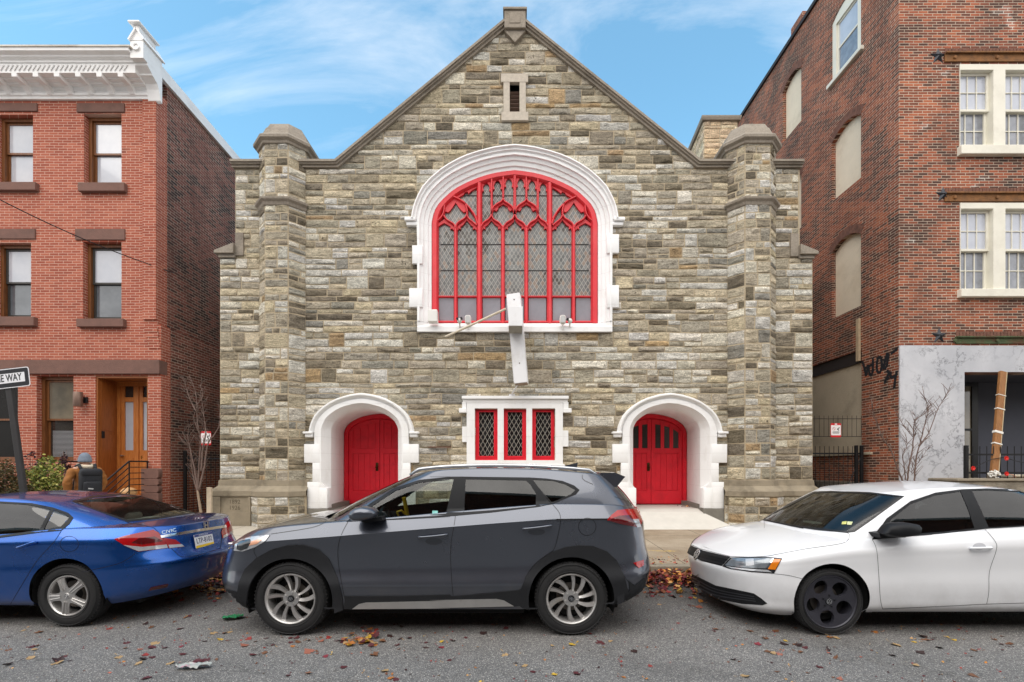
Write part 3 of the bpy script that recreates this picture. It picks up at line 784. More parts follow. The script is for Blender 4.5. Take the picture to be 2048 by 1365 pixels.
m.box(PXL - .97, PXL + .97, YC + .2, YD + .1, .1, .6); m.bbox(PXL - .769, PXL + .769, YC - .05, YC + .2, .1, .58, .015); m.bbox(PXL - .85, PXL + .85, YC - .40, YC - .125, .1, .42, .015)
m.build('doorstep', M_greypaint, pL)
M_ramp = pm('pale_concrete', rgb(198, 194, 186), 0.9, var=0.07, scale=4, bump=0.004, bscale=90)
m = MB()
m.box(PXR - .97, PXR + .97, YC + .18, YD + .1, .1, .605)
rp = [(PXR - .97, YC + .18), (PXR + .97, YC + .18)]
v = [(PXR - .77, YC + .2, .606), (PXR + .77, YC + .2, .606), (PXR - .77, YC - .07, .55), (PXR + .77, YC - .07, .55), (PXR - .95, 10.1, .30), (PXR + 1.28, 10.1, .26), (PXR - .95, 9.95, .2), (PXR + 1.5, 9.95, .2), (PXR + 1.28, YC - .08, .24)]
m.add(v, [(0, 1, 3, 2), (2, 3, 5, 4), (4, 5, 7, 6), (3, 8, 5), (5, 8, 7)])
m.build('entrance_ramp', M_ramp, pR)

# ---- three-light window under the sign
m = MB()
x0, x1 = cx(934), cx(1125)
xs = [cx(950), cx(995.5), cx(1007.5), cx(1052.5), cx(1064), cx(1110)]
zt, zb = cz(818), cz(921)
m.prism([(x0, cz(939)), (x1, cz(939)), (x1, cz(804)), (x0, cz(804))], YC - .09, YC + .12, holes=[[(xs[i], zb), (xs[i + 1], zb), (xs[i + 1], zt), (xs[i], zt)] for i in (0, 2, 4)])
m.bbox(cx(925), cx(1136), YC - .15, YC + .02, cz(800), cz(794), .01); m.bbox(cx(926.5), cx(1134.5), YC - .10, YC + .02, cz(806), cz(800) - .001, .01)
for a, b in ((925, 933.5), (1125.5, 1136)):
    m.bbox(cx(a), cx(b), YC - .10, YC + .02, cz(818), cz(806) - .001, .008)
for a, b in ((919, 934), (1125, 1142)):
    m.bbox(cx(a), cx(b), YC - .13, YC + .02, cz(827), cz(818) - .001, .012)
m.bbox(cx(925), x0 - .001, YC - .085, YC + .02, cz(885), cz(854), .006); m.bbox(x1 + .001, cx(1136), YC - .085, YC + .02, cz(894), cz(862), .006)
m.bbox(cx(930), cx(1129), YC - .1, YC + .02, cz(941), cz(929), .006)
tw = m.build('mullioned_window', M_white, church)
for i in (0, 2, 4):
    a, b = xs[i], xs[i + 1]; f = MB()
    f.prism([(a + .002, zb + .002), (b - .002, zb + .002), (b - .002, zt - .002), (a + .002, zt - .002)], YC + .03, YC + .11, holes=[[(a + .09, zb + .1), (b - .09, zb + .1), (b - .09, zt - .07), (a + .09, zt - .07)]])
    f.prism([(a + .055, zb + .06), (b - .055, zb + .06), (b - .055, zt - .045), (a + .055, zt - .045)], YC + .015, YC + .029, holes=[[(a + .092, zb + .102), (b - .092, zb + .102), (b - .092, zt - .072), (a + .092, zt - .072)]])
    wf = f.build('window_frame', M_red, tw)
    g = MB(); g.box(a + .08, b - .08, YC + .085, YC + .09, zb + .08, zt - .06); g.build('leaded_glass', M_lead_small, tw)
# ---- gable slit
m = MB()
m.bbox(cx(1002), cx(1056), YC - .08, YC + .02, cz(170), cz(153), .006); m.bbox(cx(1003), cx(1056.5), YC - .08, YC + .02, cz(246), cz(229), .006)
m.bbox(cx(1007), cx(1019.5), YC - .075, YC + .3, cz(229) + .001, cz(170) - .001, .006); m.bbox(cx(1039), cx(1051.5), YC - .075, YC + .3, cz(229) + .001, cz(170) - .001, .006)
vt = m.build('gable_vent', pm('pale_vent_stone', rgb(188, 178, 164), .9, var=.14, scale=14, bump=.006), church)
m = MB()
for k in range(7):
    z = cz(230) + .02 + k * .092; m.box(cx(1019.5), cx(1039), YC + .06, YC + .12, z, z + .02, 0, Matrix.Translation((0, YC + .09, z)) @ Matrix.Rotation(-.6, 4, 'X') @ Matrix.Translation((0, -YC - .09, -z)))
m.build('louver', pm('rusty_louver', rgb(120, 96, 84), .7, var=.2), vt)
m = MB(); m.box(cx(1015), cx(1043), YC + .22, YC + .24, cz(234), cz(166)); m.build('vent_backing', M_dark, vt)
# ---- sandstone stack rising behind the right flank
pl = [(wx(1408, 14), 14.0), (wx(1475, 14), 14.0), (wx(1475, 14), 16.2), (wx(1378, 15.5), 15.8), (wx(1378, 15.5), 15.3)]
keepP = PALC, PALW
PALC, PALW = [tuple(v * 1.35 for v in rgb(*q)) for q in ((214, 192, 164), (204, 182, 154), (222, 206, 180), (210, 186, 156), (226, 214, 196))], [4, 4, 3, 4, 1]
m = MB(); m.col = []; Rb = random.Random(77)
for a_, b_ in list(zip(pl, pl[1:])) + [(pl[-1], pl[0])]:
    A, B = Vector(a_), Vector(b_); D = B - A; Ln = D.length; D.normalize(); N = Vector((D.y, -D.x))
    mp = lambda u, z, d, A=A, D=D, N=N: (A.x + D.x * u + N.x * d, A.y + D.y * u + N.y * d, z)
    zt_ = wz(243, 14); bb = []; z_ = 7.5
    while z_ < zt_ - .1: bb.append((z_, min(z_ + .30, zt_))); z_ += .30
    stone_field(m, Rb, 0, Ln, [(q0, q0 + .205) for q0, q1 in []] or bb, mp, None, cell=.1, wmin=.35, wmax=.7, pr=(.01, .03))
    m.add([mp(0, 7.5, 0), mp(Ln, 7.5, 0), mp(Ln, zt_, 0), mp(0, zt_, 0)], [(0, 1, 2, 3)], 1); m.col += [(.2, .2, .2)] * 4
bt = m.build('rear_stack', [M_stone, M_mortar], church, smooth=True, angle=50, fix=False)
PALC, PALW = keepP
m = MB(); sweep_plan(m, pl, [(-.05, wz(245, 14)), (.07, wz(243, 14)), (.09, wz(238, 14)), (.09, wz(235, 14)), (-.1, wz(231, 14))], True, cap=True); m.build('stack_cap', M_trimstone, bt)
# ================================================================== GROUND
YK = 6.67
def asphalt():
    t = NT('asphalt')
    v = t.n('TexVoronoi'); v.inputs['Scale'].default_value = 135; t.l(t.tc.outputs['Object'], v.inputs['Vector'])
    wn_ = t.n('SeparateColor'); t.l(v.outputs['Color'], wn_.inputs[0])
    ag = t.ramp(wn_.outputs[0], [(0.0, rgb(98, 97, 96)), (.45, rgb(134, 132, 130)), (.75, rgb(158, 156, 153)), (.9, rgb(192, 188, 182)), (1, rgb(226, 221, 213))])
    ag = t.mix(t.ramp(v.outputs['Distance'], [(.25, 0.0), (.55, .7)]), ag, rgb(98, 97, 97))
    big = t.ramp(t.noise(.8, 6, .6), [(.3, .84), (.7, 1.12)])
    col = t.mix(1, ag, big, 'MULTIPLY')
    st = t.ramp(t.noise(1.1, 7, .7), [(.55, 0.0), (.72, .4)]); col = t.mix(st, col, rgb(72, 66, 58))
    # tar-filled crack lines and damp gutter edge
    sp = t.n('SeparateXYZ'); t.l(t.tc.outputs['Object'], sp.inputs[0])
    gut = t.n('MapRange'); gut.inputs['From Min'].default_value = 5.3; gut.inputs['From Max'].default_value = 6.4
    t.l(t.math('ADD', sp.outputs[1], t.math('MULTIPLY', t.noise(2.2, 4), .8)), gut.inputs['Value'])
    col = t.mix(t.math('MULTIPLY', gut.outputs[0], .6), col, rgb(62, 55, 47))
    v2 = t.n('TexVoronoi', feature='DISTANCE_TO_EDGE'); v2.inputs['Scale'].default_value = .42
    vm = t.n('VectorMath', operation='ADD'); t.l(t.tc.outputs['Object'], vm.inputs[0]); sc_ = t.n('VectorMath', operation='SCALE'); t.l(t.noise(2.2, 6, .7, out=1), sc_.inputs[0]); sc_.inputs['Scale'].default_value = .9; t.l(sc_.outputs[0], vm.inputs[1]); t.l(vm.outputs[0], v2.inputs['Vector'])
    ck = t.math('MULTIPLY', t.ramp(v2.outputs['Distance'], [(.0, 1.0), (.006, .0)]), t.ramp(t.noise(.55, 3), [(.47, 0.0), (.56, .75)]))
    col = t.mix(ck, col, rgb(48, 46, 44))
    oil = t.ramp(t.noise(.5, 5, .6, vec=t.mapping((.5, 1.6, 1))), [(.56, 0.0), (.74, .45)]); col = t.mix(oil, col, rgb(70, 68, 66))
    t.set(color=col, rough=.88, spec=.3); t.bump(t.math('ADD', v.outputs['Distance'], t.noise(30, 4)), .008, .8); return t.mat
M_asph = asphalt()
def concrete_walk():
    t = NT('sidewalk_concrete'); sp = t.n('SeparateXYZ'); t.l(t.tc.outputs['Object'], sp.inputs[0])
    f = t.noise(60, 5, .7); g = t.noise(1.4, 6, .65)
    col = t.mix(t.ramp(g, [(.35, 0.0), (.65, 1.0)]), rgb(168, 155, 136), rgb(140, 124, 104))
    col = t.mix(1, col, t.ramp(f, [(.25, .7), (.55, 1.02), (.8, 1.2)]), 'MULTIPLY')
    lf = t.n('MapRange'); lf.inputs['From Min'].default_value = -1.5; lf.inputs['From Max'].default_value = .5; t.l(sp.outputs[0], lf.inputs['Value'])
    col = t.mix(lf.outputs[0], t.mix(1, rgb(182, 174, 160), t.ramp(f, [(.3, .9), (.7, 1.06)]), 'MULTIPLY'), col)
    dx = t.math('ABSOLUTE', t.math('SUBTRACT', t.math('FRACT', t.math('DIVIDE', t.math('SUBTRACT', sp.outputs[0], 2.565 - .625), 1.25)), .5))
    dy = t.math('ABSOLUTE', t.math('SUBTRACT', t.math('FRACT', t.math('DIVIDE', t.math('SUBTRACT', sp.outputs[1], 8.0 - .62), 1.24)), .5))
    j = t.math('LESS_THAN', t.math('MINIMUM', dx, dy), .0055)
    col = t.mix(t.math('MULTIPLY', j, .8), col, rgb(58, 52, 44))
    # faded yellow utility spray near the kerb
    ye = t.math('MULTIPLY', t.math('LESS_THAN', t.math('ABSOLUTE', t.math('SUBTRACT', t.math('ADD', sp.outputs[1], t.math('MULTIPLY', t.noise(3), .4)), 7.95)), .035), t.math('MULTIPLY', t.math('GREATER_THAN', sp.outputs[0], 2.2), t.math('LESS_THAN', sp.outputs[0], 3.1)))
    col = t.mix(t.math('MULTIPLY', ye, t.ramp(t.noise(9, 4), [(.45, 0.0), (.6, .7)])), col, rgb(222, 186, 60))
    t.set(color=col, rough=.92, spec=.25); t.bump(t.math('SUBTRACT', f, j), .004, .6); return t.mat
M_walk = concrete_walk()
M_kerb = pm('kerb_granite', rgb(142, 132, 116), .9, var=.15, scale=8, bump=.006, stain=rgb(80, 72, 60), sscale=2.5)
M_earth = pm('dark_earth', rgb(74, 64, 50), .95, var=.25, scale=3, bump=.03, bscale=20)
def sheet(name, x0, x1, y0, y1, z0, z1, mat):
    m = MB(); m.add([(x0, y0, z0), (x1, y0, z0), (x1, y1, z1), (x0, y1, z1)], [(0, 1, 2, 3)])
    return struct(m.build(name, mat))
sheet('ground', -600, 600, -600, 900, -.05, -.05, M_earth)
sheet('road', -70, 70, -3.2, YK, 0, 0, M_asph)
sheet('sidewalk', -70, 70, YK + .15, YC + .02, .152, .25, M_walk)
sheet('yard', -70, 70, YC + .02, 45, .2, .2, M_earth)
sheet('far_sidewalk', -70, 70, -6.5, -3.35, .15, .15, M_walk)
m = MB()
x = -70
while x < 70:
    m.bbox(x + .004, x + 2.4 - .004, YK, YK + .15, -.1, .153, .015); x += 2.4
struct(m.build('kerb', M_kerb))
m = MB(); m.bbox(-70, 70, -3.35, -3.2, -.1, .155, .015); struct(m.build('far_kerb', M_kerb))
# ================================================================== LEFT ROW HOUSE
SW = Matrix(((0, 1, 0, 0), (1, 0, 0, 0), (0, 0, 1, 0), (0, 0, 0, 1)))   # prism drawn in (Y,z), extruded along X
YL = 10.9
def lx(px, Y=YL): return wx(px, Y)
def lz(py, Y=YL): return wz(py, Y)
M_brickF = brick_mat('pressed_red_brick', [(0, rgb(144, 74, 58)), (.5, rgb(164, 88, 68)), (.85, rgb(176, 102, 80)), (1, rgb(124, 66, 54))], rgb(206, 168, 150), .2159, .0629, .0115, 1, patch=True, pscale=.45, pamt=.3, mvar=.1, var=.14)
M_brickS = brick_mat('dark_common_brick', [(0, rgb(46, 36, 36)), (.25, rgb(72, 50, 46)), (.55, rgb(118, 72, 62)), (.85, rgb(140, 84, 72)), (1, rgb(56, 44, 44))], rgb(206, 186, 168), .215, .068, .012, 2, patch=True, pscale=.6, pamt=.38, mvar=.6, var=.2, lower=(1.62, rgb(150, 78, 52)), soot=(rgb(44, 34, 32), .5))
M_brown = pm('brownstone', rgb(118, 86, 76), .85, var=.12, scale=7, bump=.008, bscale=60, stain=rgb(78, 60, 54), sscale=1.8, samt=.5)
M_wcorn = pm('white_cornice_paint', rgb(246, 245, 244), .55, var=.03, scale=3, stain=rgb(190, 182, 172), sscale=1.6, samt=.3)
M_oldcorn = pm('weathered_board', rgb(206, 200, 190), .8, var=.15, scale=5, stain=rgb(120, 104, 88), sscale=2.4, samt=.7)
def wood(name, c, c2, rough=.45, sc=(9, 9, .8)):
    t = NT(name); g = t.noise(4, 6, .6, vec=t.mapping(sc), dist=.8)
    t.set(color=t.mix(t.ramp(g, [(.3, 0.0), (.7, 1.0)]), c, c2), rough=rough, coat=.15); t.bump(g, .003, .5); return t.mat
M_wood = wood('varnished_brown_wood', rgb(96, 56, 26), rgb(132, 82, 42))
M_door = wood('orange_brown_door_wood', rgb(168, 94, 38), rgb(200, 126, 62))
M_doordk = wood('dark_panel_wood', rgb(128, 70, 28), rgb(160, 94, 42))
M_metal_blk = pm('black_iron', rgb(30, 30, 32), .5, .4, var=.2, scale=12)
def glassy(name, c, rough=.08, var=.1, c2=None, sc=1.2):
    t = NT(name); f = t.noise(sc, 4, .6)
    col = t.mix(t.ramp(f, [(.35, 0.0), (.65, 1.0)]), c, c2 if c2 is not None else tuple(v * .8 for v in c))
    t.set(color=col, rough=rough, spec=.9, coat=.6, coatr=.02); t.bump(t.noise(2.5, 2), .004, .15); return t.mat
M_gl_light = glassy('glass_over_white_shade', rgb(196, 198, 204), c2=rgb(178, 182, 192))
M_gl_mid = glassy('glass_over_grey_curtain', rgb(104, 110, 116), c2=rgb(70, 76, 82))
M_gl_dark = glassy('glass_over_dark_room', rgb(52, 50, 46), c2=rgb(30, 30, 30))
M_gl_tan = glassy('glass_painted_tan_reflection', rgb(132, 122, 104), c2=rgb(96, 92, 82))  # tan reflection of a building put into the pane's base colour
M_blind = pm('pleated_blind', rgb(150, 152, 156), .8, var=.06, scale=4)
XE = lx(322); XU = lx(315)
house = thing('brick_row_house', 'red brick row house with white bracketed cornice and wooden door, beside the church', 'house', (-11.5, YL, .2))
ZROOF = 11.1
def rect(a, b, c, d): return [(a, c), (b, c), (b, d), (a, d)]
WINS = [('u', 168, 243, 228, 371), ('u', -8, 66, 230, 367), ('m', 166, 243, 484, 640), ('m', -10, 62, 486, 636), ('g', 73, 147, 752, 925), ('g', -60, 36, 752, 925)]
holes = [rect(lx(a), lx(b), lz(d), lz(c)) for k, a, b, c, d in WINS]
DX0, DX1, DZ1 = lx(191), lx(296), lz(752)
holes.append(rect(DX0, DX1, .9, DZ1))
m = MB()
m.prism([(-14.6, .2), (XE, .2), (XE, lz(650)), (XU, lz(650)), (XU, 10.6), (-14.6, 10.6)], YL, YL + .3, 0, holes=holes)
m.box(lx(288), XU - .001, YL - .045, YL - .0005, lz(640), 10.45)
for k in range(4): m.box(lx(291) + .03 * k, XU + .02 + .015 * k, YL - .04 + .008 * k, YL - .0005, lz(655) - .13 * k - .12, lz(655) - .13 * k)
m.build('front_wall', M_brickF, house)
m = MB()
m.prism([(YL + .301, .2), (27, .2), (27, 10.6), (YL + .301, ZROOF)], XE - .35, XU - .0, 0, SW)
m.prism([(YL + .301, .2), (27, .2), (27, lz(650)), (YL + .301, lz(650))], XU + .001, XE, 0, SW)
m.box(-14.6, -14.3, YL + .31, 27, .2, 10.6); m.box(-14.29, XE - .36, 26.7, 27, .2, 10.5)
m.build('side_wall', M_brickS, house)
m = MB()
m.add([(-14.7, YL - .3, 11.15), (XU, YL - .3, 11.15), (XU, 27.1, 10.75), (-14.7, 27.1, 10.75)], [(0, 1, 2, 3)]); rf = m.build('roof', M_slate, house)
m = MB(); m.prism([(YL - .05, 10.98), (27, 10.5), (27, 10.76), (YL - .05, 11.26)], XU - .02, XU + .07, 0, SW); m.build('rake_board', M_wcorn, house)
# dark sheet standing in for the unlit rooms behind the glass
m = MB(); m.box(-14.2, XE - .4, YL + .9, YL + .93, .3, 10.4); m.build('room_backing', pm('dark_room', rgb(42, 38, 34), .9), house)
# stone dressings
m = MB()
for a, b, c, d in ((155, 250, 208, 226), (-25, 76, 208, 224), (152, 251, 459, 481), (-25, 72, 459, 479)):
    m = MB(); m.bbox(lx(a), lx(b), YL - .03, YL + .12, lz(d), lz(c), .008); m.build('lintel', M_brown, house)
for a, b, c, d in ((155, 248, 370, 387), (-25, 70, 369, 385), (152, 246, 640, 656), (-25, 67, 636, 654)):
    m = MB(); m.bbox(lx(a, YL - .1), lx(b, YL - .1), YL - .1, YL + .14, lz(d), lz(c), .01); m.build('sill', M_brown, house)
m = MB(); m.bbox(-14.6, XE + .004, YL - .06, YL + .2, lz(749), lz(721), .01); m.build('belt_course', M_brown, house)
def sash(parent, x0, x1, z0, z1, y, top, bot, frame, woodm, zm=None, muntin=None, fw=.07):
    zm = zm if zm is not None else (z0 + z1) / 2
    f = MB(); f.prism(rect(x0, x1, z0, z1), y, y + .14, holes=[rect(x0 + fw, x1 - fw, z0 + fw * .8, z1 - fw)])
    fr = f.build('window_frame', frame, parent)
    a, b, c, d = x0 + fw + .002, x1 - fw - .002, z0 + fw * .8 + .002, z1 - fw - .002
    s = MB(); s.prism(rect(a, b, zm - .02, d), y + .05, y + .08, holes=[rect(a + .05, b - .05, zm + .025, d - .05)])
    s.prism(rect(a, b, c, zm + .025), y + .085, y + .115, holes=[rect(a + .05, b - .05, c + .07, zm - .02)])
    if muntin is not None:
        nc = muntin
        for (za, zb, yy) in ((zm + .025, d - .05, y + .055), (c + .07, zm - .02, y + .09)):
            for i in range(1, nc):
                xx = a + .05 + (b - a - .1) * i / nc; s.box(xx - .01, xx + .01, yy, yy + .015, za, zb)
            zz = (za + zb) / 2; s.box(a + .05, b - .05, yy + .001, yy + .014, zz - .01, zz + .01)
    sh = s.build('sash', woodm, fr)
    g = MB(); g.box(a + .04, b - .04, y + .066, y + .07, zm, d - .04); g.build('upper_pane', top, fr)
    g = MB(); g.box(a + .04, b - .04, y + .1, y + .104, c + .05, zm); g.build('lower_pane', bot, fr)
    return fr
for k, a, b, c, d in WINS:
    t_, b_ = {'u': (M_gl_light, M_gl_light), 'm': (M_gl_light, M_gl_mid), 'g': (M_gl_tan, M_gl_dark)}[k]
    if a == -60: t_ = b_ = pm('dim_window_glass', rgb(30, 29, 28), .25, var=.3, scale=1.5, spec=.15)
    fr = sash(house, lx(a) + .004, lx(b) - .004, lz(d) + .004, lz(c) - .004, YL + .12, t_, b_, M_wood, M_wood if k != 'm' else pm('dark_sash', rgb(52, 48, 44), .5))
    if k == 'g' and a > 0:
        s = MB()
        for i in range(22):
            z = lz(925) + .12 + i * .03
            s.add([(lx(a) + .17, YL + .215, z), (lx(b) - .12, YL + .215, z), (lx(b) - .12, YL + .225, z + .015), (lx(a) + .17, YL + .225, z + .015), (lx(b) - .12, YL + .215, z + .03), (lx(a) + .17, YL + .215, z + .03)], [(0, 1, 2, 3), (3, 2, 4, 5)])
        s.build('pleated_blind', M_blind, fr)
# cornice
def yz(m, poly, x0, x1, mi=0): m.prism([(YL - p, z) for p, z in poly], x0, x1, mi, SW)
m = MB()
yz(m, [(-.1, 10.38), (.05, 10.38), (.06, 10.43), (.09, 10.45), (.09, 10.49), (.06, 10.50), (.06, 10.56), (.10, 10.60), (.10, 10.62), (.18, 10.63), (.19, 10.655), (.28, 10.66), (.29, 10.68), (.42, 10.685), (.43, 10.88), (.46, 10.90), (.46, 10.93), (.52, 10.97), (.53, 11.0), (.61, 11.03), (.62, 11.09), (.0, 11.2), (-.1, 11.2)], -14.7, lx(300))
cor = m.build('cornice', M_wcorn, house)
m = MB(); m.box(-14.7, lx(262, 10.3), YL - .64, YL - .5, 11.094, 11.13); m.build('gutter_board', M_oldcorn, cor)
for i in range(-4, 6):
    px = 33 + 42.2 * (i + 0)
    xc_ = wx(px + 2, 10.55)
    m = MB(); yz(m, [(.062, 10.45), (.1, 10.45), (.14, 10.50), (.22, 10.565), (.36, 10.575), (.42, 10.60), (.43, 10.683), (.062, 10.655)], xc_ - .06, xc_ + .06)
    m.build('modillion', M_wcorn, cor)
m = MB()
for i in range(60):
    x = -14.5 + .105 * i
    if x > lx(285): break
    m.box(-.012, .012, YL - .443, YL - .429, -.075, .075, 0, Matrix.Translation((x, 0, 10.79)) @ Matrix.Rotation(.62, 4, 'Y'))
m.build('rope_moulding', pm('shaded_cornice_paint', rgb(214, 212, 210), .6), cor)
m = MB()
yz(m, [(.0, 10.30), (.05, 10.34), (.09, 10.5), (.10, 10.56), (.15, 10.66), (.26, 10.72), (.30, 10.73), (.31, 10.76), (.44, 10.84), (.44, 10.90), (.56, 10.905), (.56, 11.30), (.0, 11.30)], -8.72, -8.425)
m.prism([(-8.74, 11.29), (-8.405, 11.29), (-8.572, 11.56)], YL - .56, YL + .02)
m.box(-.16, .16, YL - .60, YL + .05, -.02, .012, 0, Matrix.Translation((-8.66, 0, 11.43)) @ Matrix.Rotation(-1.02, 4, 'Y')); m.box(-.16, .16, YL - .60, YL + .05, -.012, .02, 0, Matrix.Translation((-8.486, 0, 11.43)) @ Matrix.Rotation(1.02, 4, 'Y'))
m.bbox(-8.64, -8.50, YL - .58, YL - .1, 11.5, 11.63, .01); m.bbox(-8.70, -8.44, YL - .66, YL - .05, 11.63, 11.67, .01)
m.lathe([(.001, 0), (.05, 0), (.055, -.015), (.075, -.02), (.085, 0), (.085, .02)], 20, 0, Matrix.Translation((-8.572, YL - .575, 11.14)))
m.build('end_bracket', M_wcorn, cor)
# entrance
YDo = 11.46
m = MB()
m.box(DX0 + .001, DX0 + .04, YL + .02, YDo, .9, DZ1 - .001); m.box(DX1 - .04, DX1 - .001, YL + .02, YDo, .9, DZ1 - .001); m.box(DX0 + .041, DX1 - .041, YL + .02, YDo, DZ1 - .05, DZ1 - .001)
m.box(DX0 + .0405, DX0 + .052, YL + .1, YDo - .08, 1.05, 2.4); m.box(DX0 + .0405, DX0 + .052, YL + .1, YDo - .08, 2.5, DZ1 - .12)
en = m.build('entrance_recess', M_doordk, house)
dxa, dxb = DX0 + .041, DX1 - .041; dm = wx(276, YDo)
m = MB(); m.prism(rect(dxa, dxb, .9, DZ1 - .051), YDo - .02, YDo + .06, holes=[rect(dxa + .09, dm - .03, .92, DZ1 - .15), rect(dm + .03, dxb - .09, .92, DZ1 - .15)]); m.build('door_frame', M_door, en)
def ez(py): return wz(py, YDo)
for x0, x1 in ((dxa + .092, dm - .032), (dm + .032, dxb - .092)):
    gw = .085; d = MB()
    ho = [rect(x0 + gw, x1 - gw, ez(901), ez(804)), rect(x0 + gw, x1 - gw, ez(795), ez(773))]
    d.prism(rect(x0, x1, .93, DZ1 - .153), YDo, YDo + .05, holes=ho)
    d.prism(rect(x0 + gw, x1 - gw, 1.02, ez(912) - .05), YDo - .012, YDo - .0005)
    dl = d.build('door_leaf', M_door, en)
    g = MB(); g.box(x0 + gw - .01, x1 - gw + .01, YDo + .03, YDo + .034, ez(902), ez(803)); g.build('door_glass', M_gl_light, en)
    g = MB(); g.box(x0 + gw - .01, x1 - gw + .01, YDo + .03, YDo + .034, ez(796), ez(772)); g.build('door_glass', M_gl_dark, en)
m = MB(); hx = dxa + .13
for z in (ez(912),): m.lathe([(.001, -.06), (.022, -.058), (.025, -.04), (.012, -.03), (.012, 0)], 14, 0, Matrix.Translation((hx, YDo, z)))
m.tube([(hx, YDo - .05, ez(912)), (hx + .09, YDo - .052, ez(912))], .009, 8)
m.build('door_handle', pm('satin_nickel', rgb(180, 176, 168), .3, .9), en, smooth=True, angle=40)
text_mesh('house_number', '6', .13, pm('brass', rgb(150, 110, 50), .3, .9), en, Matrix.Translation((dm + .1, YDo - .004, ez(915))) @ FACE_S)
m = MB(); m.bbox(DX0 + .053, DX0 + .075, YL + .1, YL + .17, lz(876), lz(862), .006); m.build('doorbell', M_metal_blk, en)
m = MB()
for i, (c, d) in enumerate(((937, 957), (957, 971), (971, 985), (985, 1010), (1010, 1040))):
    z1_, z0_ = lz(c) - .004, lz(d) + .004
    prof = [(XE - .37 , z0_), (XE - .0, z0_), (XE + .035, z0_ + .03), (XE + .04, (z0_ + z1_) / 2), (XE + .035, z1_ - .03), (XE, z1_), (XE - .37, z1_)]
    m.prism(prof, YL - .13, YL - .002)
m.build('rusticated_base', M_brown, house, smooth=True, angle=50)
# stoop and railings
stoop = thing('front_stoop', 'brownstone front steps with black iron railings at the wooden door', 'steps', (-9.5, 10.2, .2))
m = MB(); m.bbox(DX0 - .1, DX1 + .02, 10.32, YL + .0, .15, .89, .012)
for i in range(4):
    m.bbox(DX0 - .1, DX1 + .02, 10.32 - .27 * (i + 1), 10.32 - .27 * i - .002, .15, .89 - .145 * (i + 1), .012)
m.box(DX0, DX1, YL - .01, YDo, .5, .9)
m.build('steps', M_brown, stoop)
for xr in (-10.28, -8.76):
    r_ = MB()
    for k in range(6):
        zz = 1.737 - .135 * k
        yb = 9.4 + .19 * 0
        pts = [(xr, YL - .01, zz), (xr, 10.36, zz), (xr, 9.38 if k < 5 else 9.9, zz - .735 * (.98 if k < 5 else .46))]
        r_.tube(pts, .018 if k == 0 else .010, 8)
    for yy, zt, zb2 in ((10.92 - .05, 1.737, .89), (10.36, 1.737, .89), (9.42, 1.03, .2)):
        r_.tube([(xr, yy, zb2), (xr, yy, zt)], .014, 6)
    r_.build('railing', M_metal_blk, stoop)
# wall lamp
lamp = thing('wall_lamp', 'brown cylinder wall lamp on the brick beside the wooden door', 'lamp', (lx(158), YL - .12, 2.9))
m = MB(); m.lathe([(.001, -.17), (.085, -.17), (.09, -.16), (.09, .16), (.085, .17), (.001, .17)], 24, 0, Matrix.Translation((lx(157, YL - .13), YL - .14, lz(799, YL - .13))) @ Matrix.Rotation(PI / 2, 4, 'X'))
m.build('shade', pm('bronze_lamp_shade', rgb(128, 104, 92), .45, .5), lamp, smooth=True, angle=40)
m = MB(); zl = lz(801); m.bbox(lx(168), lx(177), YL - .05, YL - .001, zl - .07, zl + .07, .01); m.tube([(lx(172), YL - .05, zl), (lx(160), YL - .13, zl)], .02, 8); m.build('bracket', M_metal_blk, lamp)
# pumpkin and pot on the landing
pk = MB(); pc = Vector((-8.93, 10.55, 1.02))
rg = []
for i in range(13):
    a = PI * i / 12; ring = []
    for k in range(40):
        th = 2 * PI * k / 40; rr = .15 * max(math.sin(a), .02) * (1 + .06 * abs(math.cos(th * 5)))
        ring.append(pc + Vector((rr * math.cos(th), rr * math.sin(th), .115 * math.cos(a))))
    rg.append(ring)
pk.loft(rg, True); pk.tube([pc + Vector((0, 0, .1)), pc + Vector((.01, 0, .15))], [.02, .012], 6, 1)
tag(pk.build('pumpkin', [pm('pale_pumpkin_skin', rgb(214, 168, 118), .5, var=.1, scale=8), pm('pumpkin_stalk', rgb(110, 96, 58), .9)], smooth=True), 'pale orange pumpkin on the landing behind the black railing', 'pumpkin')

# ================================================================== RIGHT BRICK BUILDING
YR = 10.4; XR_ = wx(1798, YR)
def rx(px, Y=YR): return wx(px, Y)
def rz(py, Y=YR): return wz(py, Y)
STR = [(0, rgb(56, 42, 38)), (.3, rgb(88, 58, 48)), (.52, rgb(126, 72, 54)), (.78, rgb(156, 86, 60)), (1, rgb(176, 104, 72))]
M_brR = brick_mat('old_orange_brick', STR, rgb(204, 184, 164), .2159, .0617, .0125, 5, patch=True, pscale=.9, pamt=.36, mvar=.4, var=.22, eff=3.0, soot=(rgb(52, 40, 36), .45))
M_brRs = brick_mat('old_orange_brick_flank', STR, rgb(210, 184, 162), .2159, .0617, .0115, 6, patch=True, pscale=.8, pamt=.42, mvar=.45, var=.22, eff=None, soot=(rgb(46, 36, 34), .4))
M_stucco = pm('cream_stucco_infill', rgb(224, 210, 188), .92, var=.06, scale=2, bump=.006, bscale=25, stain=rgb(178, 160, 134), sscale=1.4, samt=.4)
M_stucco2 = pm('stained_grey_stucco', rgb(180, 168, 148), .92, var=.1, scale=1.6, bump=.008, bscale=22, stain=rgb(116, 108, 94), sscale=.9, samt=.6)
